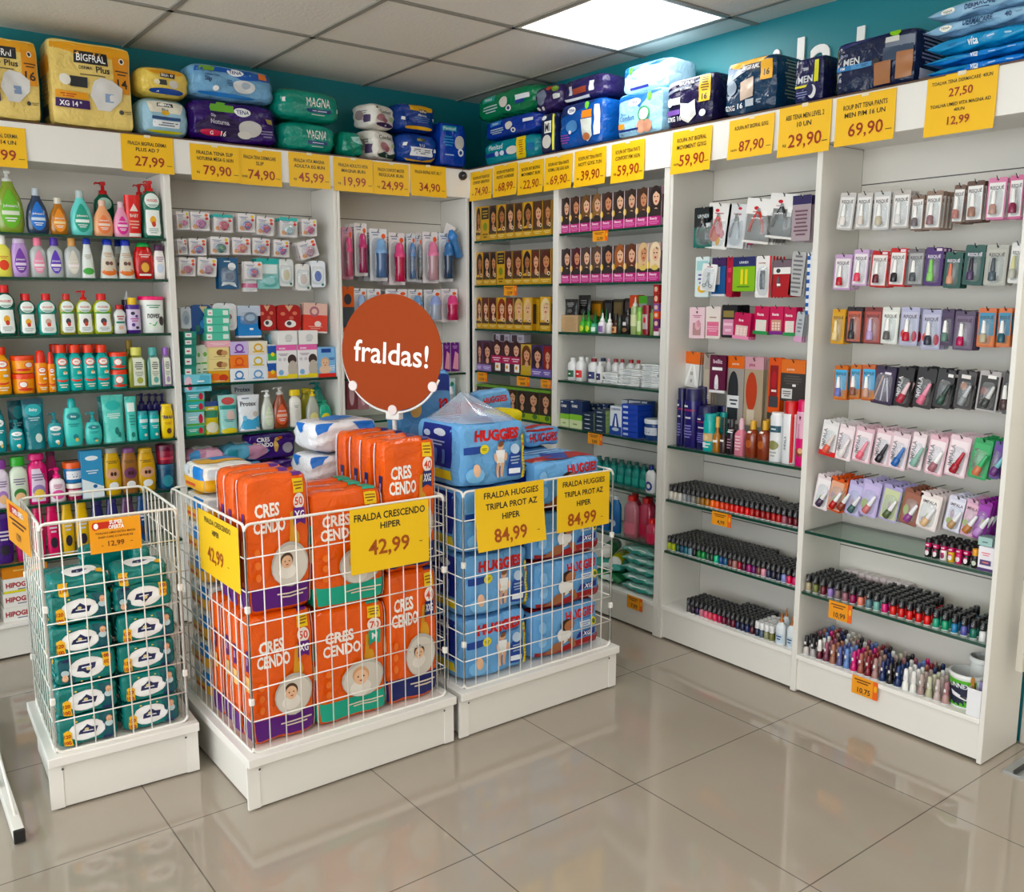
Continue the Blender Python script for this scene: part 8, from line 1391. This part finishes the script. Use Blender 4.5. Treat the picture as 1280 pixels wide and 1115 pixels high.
def np_put(kind, col, capcol, loc, label, group, indiv):
    bm, cm = np_mesh(kind, col, capcol)
    if indiv:
        o = mk('nail_polish', bm); o.location = loc; o.rotation_euler = (0, 0, RW.rot); tag(o, label, 'nail polish', group); mk('cap', cm, o)
    else:
        for me in (bm, cm):
            STUFF.T = Matrix.Translation(loc) @ Matrix.Rotation(RW.rot, 4, 'Z')
            vs = [v.co for v in me.vertices]
            for i, m in enumerate(me.materials):
                fs = [tuple(p.vertices) for p in me.polygons if p.material_index == i]
                if fs: STUFF.add(vs, fs, m, True)
def bank(z, px0, px1, cols, nrows, nm, group, kind='short', capcol='17171a', front=2, out=-.018, caps=None, skip=0, pitch=None):
    "columns of one colour, front to back; the front rows are things, the rest goes to the stuff"
    u0, u1 = RW.u_at(px0, z, out), RW.u_at(px1, z, out); u0 = max(u0, 2.352 if u0 > 2.3 else 1.592); u1 = min(u1, 3.096 if u0 > 2.3 else 2.322); n = len(cols); d = (u1-u0)/n; py = pitch or d*.98
    for i, (cn, c) in enumerate(cols):
        nr = nrows(i) if callable(nrows) else nrows
        cc = caps[i] if caps else capcol
        for r_ in range(nr):
            P = RW.P(u0+d*(i+.5)+R_.uniform(-.001, .001), out-.013-py*r_+R_.uniform(-.001, .001), z+.0005)
            np_put(kind, c, cc, P, '%s nail polish, %s from left, %s row, %s' % (cn, ORD[i], 'front' if r_ == 0 else ORD[r_], nm), group, r_ < front)
RED1 = [('white', 'e0dcd4'), ('cream', 'd8d2c4'), ('pearl', 'cfcac4'), ('clear grey', '9a9ca0'), ('smoke grey', '7a7c80'), ('pewter', '8a8884'), ('taupe', '7a6a54'), ('bronze', '9a6a2c'), ('copper gold', 'b0702a'), ('neon orange', 'f07a1c'), ('orange', 'e8601c'), ('coral', 'd8503a'), ('salmon red', 'd0483a'), ('tomato', 'd03a30'), ('scarlet', 'd8202a'), ('red', 'c81c28'), ('bright red', 'e01c34'), ('crimson', 'a81828'), ('dark crimson', '9a1626'), ('cherry', '8a1422'), ('ruby', '941424'), ('blood red', 'a01420'), ('deep red', 'b01a28'), ('mauve', '9a5a6a'), ('wine', '6a1424'), ('burgundy', '5a1422')]
bank(.69, 829, 996, RED1, lambda i: 7 if i < 18 else (5 if i < 22 else 6), 'upper polish shelf', 'nail polish on the upper polish shelf', front=2, pitch=.0275)
GRN = [('lime', 'a8b81c'), ('acid lime', 'b4c024'), ('bottle green', '1a4a3a'), ('petrol', '1a4a6a'), ('teal', '1a6a7a'), ('ice blue', '7a9aa8'), ('black', '1a1a20'), ('emerald', '1a7a3a'), ('green', '1a8a44'), ('forest', '1f4a34'), ('dark fern', '1a3a2a'), ('mint', '3ac890'), ('blue', '1a4a8a'), ('sea blue', '1a5a7a'), ('brown', '5a2a2a'), ('dusty pink', 'b0807a'), ('crimson', '9a1a34'), ('plum', '4a1a34'), ('magenta', '9a1a6a'), ('purple', '5a1a5a'), ('cocoa', '6a3a34'), ('pale pink', 'e0a0b4'), ('navy', '1a2040'), ('ink', '1a1a2a'), ('midnight', '141a30'), ('lavender', '8a94c8'), ('rose', 'd83a5a'), ('hot pink', 'c83a6a')]
bank(.442, 829, 994, GRN, lambda i: 8 if i < 19 else (6 if i < 23 else 7), 'lower polish shelf', 'nail polish on the lower polish shelf', front=2, pitch=.0272)
BAS = [('dark grey', '4a4448'), ('black plum', '2a1a24'), ('dark violet', '2a1a44'), ('rosy pink', 'c88090'), ('pink', 'd86a84'), ('watermelon', 'd85a6a'), ('strawberry', 'e04a64'), ('fuchsia', 'b01a54'), ('wine', '6a1a34'), ('aubergine', '4a1a30'), ('maroon', '5a1a2a'), ('navy', '1f2444'), ('deep navy', '1a1c3a'), ('royal navy', '1a2450'), ('dark cherry', '4a1420')]
bank(.17, 856, 941, BAS, lambda i: 5 if i < 8 else 7, 'third bay bottom board', 'nail polish on the bottom board of the third bay', front=2, pitch=.0275)
BW = [('navy', '1f2a44'), ('slate', '4a5a6a'), ('khaki', '8a8a6a'), ('olive clear', '6a6a3a')]
bank(.17, 941, 965, BW, 5, 'white capped group, third bay', 'white capped nail polish on the bottom board', front=2, capcol='e4e4e4', pitch=.0275)
for i, (a, c, pt, o_) in enumerate([(967, 978.5, 767, -.02), (981, 991, 771, -.02), (975, 984, 760, -.10)]):
    B(RW, .17, (a, c), pt, 'shoulder', 'dfe6ea', 'b8702a', 'nozzle', 'white nail remover bottle with a copper nozzle, %s at the bay divider' % ['left', 'right', 'rear one'][i], [('r', -.42, .1, .42, .5, 'c8d8e4'), ('l', -.3, .2, .3, .44, 2, '2a4a7a')], capw=.4, caph=.28, dep=.8, out=o_, name='remover_bottle', group='nail remover bottles at the bay divider')
MID = [('champagne', 'b0a488'), ('olive', '6a7040'), ('burgundy', '6a2430'), ('lilac', '9a84c0'), ('taupe', '7a6868'), ('old rose', '9a6a74'), ('raspberry', '8a2450'), ('peach', 'e08a7a'), ('grey teal', '5a7a84'), ('pale aqua', '7ab0a8'), ('hot pink', 'c83a78'), ('vermilion', 'd03a2c'), ('poppy', 'c8282c'), ('red', 'd0242c'), ('scarlet', 'c82030'), ('bright red', 'd82434'), ('jade', '2a9a7a'), ('emerald', '2a9a70'), ('azure', '2a7aa8'), ('violet blue', '5a5aa0'), ('deep green', '1a6a5a'), ('white', 'e4e4e4')]
bank(.437, 1003, 1232, MID, lambda i: [6, 6, 6, 6, 5, 5, 5, 5, 7, 7, 7, 7, 7, 7, 6, 2, 4, 4, 6, 3, 4, 5][i], 'last bay middle shelf', 'nail polish on the middle glass shelf of the last bay', front=3, pitch=.031)
for i in range(9):
    b = box_mesh(.028, .05, .07, 'e4d8da', [('r', -.4, .45, .4, .8, 'd8c4c8'), ('l', -.3, .55, .3, .75, 2, '8a5a6a'), ('e', 0, .25, .2, .1, 'c8a0a8')]); o = b.obj('small_carton'); o.location = RW.P(2.43+.031*i, -.21, .4375); o.rotation_euler = (0, 0, RW.rot); tag(o, 'small white and pink carton, %s from left behind the polish' % ORD[i], 'box', 'small cartons behind the polish')
TAL = [('clear', 'c8c0bc', '17171a'), ('smoky', 'a8a4a4', '17171a'), ('wine', '5a1a2a', 'efefec'), ('plum', '6a3a4a', '9a5a6c'), ('rose bronze', '9a6a5a', 'b07a64'), ('slate blue', '5a5a84', '5a64a0'), ('light blue', '6a8ac0', '7a9ad0'), ('fuchsia', 'c81a74', 'd81f84'), ('terracotta', '9a5a50', 'a8685c'), ('garnet', '7a2430', '8a2a34'), ('pinkish taupe', 'a88480', 'b0908a'), ('navy', '1f2c54', '1f2c5c'), ('black', '1c1618', '241c20'), ('blue', '1a2c5a', '1c3468'), ('snow white', 'e8e8e4', 'f0f0ee'), ('chalk', 'e0e0da', 'ecece8'), ('mushroom', '9a8480', 'b0a09a'), ('pale sage', 'b0b094', 'd0d0b8'), ('clear beige', 'b8a8a4', 'c8b8b4'), ('nude', 'b89490', 'a87a80')]
u0, u1 = RW.u_at(1001, .165, -.018), RW.u_at(1184, .165, -.018); d = (u1-u0)/len(TAL)
for i, (cn, c, cc) in enumerate(TAL):
    nr = [7, 7, 7, 7, 7, 6, 6, 6, 7, 6, 5, 6, 6, 5, 6, 6, 6, 6, 4, 3][i]
    for r_ in range(nr):
        alt = [c, TAL[(i*3+r_) % 20][1]][r_ > 2]; ac = cc if r_ < 3 else TAL[(i*3+r_) % 20][2]
        np_put('tall', alt, ac, RW.P(u0+d*(i+.5)+R_.uniform(-.001, .001), -.033-.031*r_+R_.uniform(-.001, .001), .1655), '%s tapered polish, %s from left, %s row, last bottom board' % (cn if r_ < 3 else cn+' row', ORD[i], 'front' if r_ == 0 else ORD[r_]), 'tapered nail polish on the last bottom board', r_ < 3)
STUFF.T = None
o = STUFF.obj('nail_polish_rows'); o['kind'] = 'stuff'; tag(o, 'back rows of black capped nail polish bottles filling the lower shelves', 'nail polish rows')
# ---- goods at the right end of the last bay
z = .692; EB = 'small black and magenta bottles on the last glass shelf'
for r_ in range(4):
    for i in range(6):
        if r_ == 0 and i in (4,) : pass
        px0 = 1153+i*9.6; uc, w, h = RW.box(px0, px0+8.8, 672+i*3.2, z, -.02)
        t = thing('base_coat', 'small black and magenta bottle, %s from left, %s row, glass shelf' % (ORD[i], ['front', 'second', 'third', 'fourth'][r_]), 'base coat', RW.P(uc+.003*r_, -.034-.03*r_, z+.0005), RW.rot, EB)
        b = MB(); b.lathe([(0, .95), (.002, 1), (.034, 1), (.036, .9)], .0115, .0115, M(['1a1618', '1a1618', 'e8e4e4', 'd8b03a', 'c82a6a', '1a1618'][i], .2), n=14)
        F = lambda x, zz, o: (x, -math.sqrt(max(0, .0117**2-x*x))-o, zz); b.step = .0003; b.ell(F, 0, .016, .007, .010, 'e8e0e4' if i != 2 else '8a2a5a', n=12); b.rect(F, -.006, .024, .006, .028, 'd83a7c', n=4); b.obj('bottle', t)
        b = MB(); b.lathe([(.036, .9), (.037, 1), (.052, 1)], .0113, .0113, M('c8206a', .25), n=14); b.step = .0003; b.rect(F, -.006, .042, .006, .047, 'f0d0e0', n=4); b.obj('band', t)
        b = MB(); b.lathe([(.052, .95), (.066, .93), (.068, .8)], .0113, .0113, M('161416', .3), n=14); b.obj('cap', t)
B(RW, z, (1212, 1220.5), 686, 'can', '1c1a1a', 'e0a02a', 'cyl', 'black bottle with an orange cap beside the white carton', [('e', 0, .4, .36, .2, 'c8d0c0')], capw=.94, caph=.36, dep=1, out=-.015, name='base_coat')
zz = BX(RW, z, (1221, 1241), 684, .06, 'e8e6ec', 'white and purple nail care carton at the end panel', [('r', -.5, 0, .5, .12, '4a2a6a'), ('r', -.36, .24, .36, .46, '4a3a6a'), ('l', -.3, .3, .3, .42, 1, 'e88a7a'), ('l', -.3, .62, .3, .8, 2, 'e0808a')], out=-.01)
BX(RW, zz, (1222, 1240), 674, .05, 'a8c8c4', 'pale green carton lying on the white and purple carton', [('l', -.3, .3, .3, .6, 1, '4a6a64')], out=-.02, hfix=.03)
z = .165
def tub(px, pt, nm, out, pr):
    uc, w, h = RW.box(px[0], px[1], pt, z, out); t = thing('plastic_tub', nm, 'tub', RW.P(uc, out-w/2, z+.0005), RW.rot, 'open tubs on the last bottom board')
    R2 = w/2; b = MB(); b.lathe([(0, .88), (.004, .9), (h, 1)], R2, R2, M('e6e8e6', .3), n=28, cap1=False); b.lathe([(.006, .86), (h, .955)], R2, R2, M('c8cac8', .4), n=28, cap1=False); b.obj('shell', t)
    b = MB(); b.lathe([(h*.87, 1.0), (h*.9, 1.05), (h, 1.05), (h, .95)], R2, R2, M('eef0ee', .3), n=28, cap0=False, cap1=False); b.obj('rim', t)
    PROF['_t'] = [(0, .9), (1, 1)]; F = bottle_face('_t', w, w, h, 2.); b = MB(); b.step = .0004; decals(b, F, w, h, pr); b.obj('label', t); return uc, w, h
tub((1203, 1233), 823, 'white open tub standing behind the dark labelled tub', -.13, [])
tub((1176, 1218), 843, 'open white tub with a dark navy and lime label', -.03, [('r', -.49, .05, .49, .84, '5ab03a'), ('e', 0, .42, .48, .34, '1a2038'), ('r', -.49, .24, .49, .66, '1a2038'), ('t', 'UNNEX', -.0, .68, .14, 'e8ecf0', .6, .02), ('p', [(-.26, .5), (.26, .34), (.28, .24), (-.2, .36)], 'e8e8ec'), ('p', [(.05, .42), (.22, .34), (.2, .3), (.04, .36)], '2a2a34')])
uc, w, h = RW.box(1207, 1229.5, 862, z, -.006)
t = thing('display_tray', 'small white carton open at the top holding wooden spatulas', 'carton', RW.P(uc, -.006, z+.0005), RW.rot)
b = MB(); b.box(-w/2, w/2, 0, .0012, 0, h, M('e8e9ec', .5)); b.box(-w/2, w/2, .05, .0512, 0, h*1.1, M('dcdde0', .5)); b.box(-w/2, -w/2+.0012, .0012, .05, 0, h, M('e0e1e4', .5)); b.box(w/2-.0012, w/2, .0012, .05, 0, h, M('e0e1e4', .5)); b.box(-w/2, w/2, 0, .05, 0, .001, M('dcdde0', .5)); b.obj('carton_shell', t)
for i, (dx, c, hh, nm) in enumerate([(-.018, 'b07a3a', .125, 'brown wooden spatula'), (.004, '8a84b0', .118, 'lilac file'), (.018, '2a2a34', .13, 'black file')]):
    b = MB(); b.prism(rrect(.013, hh, .006), 0, .003, M(c, .5)); o = b.obj('nail_file'); o.location = RW.P(uc+dx, -.03-.006*i, z+.003); o.rotation_euler = (-.06, .05*(i-1), RW.rot); tag(o, nm+' standing in the small white carton', 'nail file')
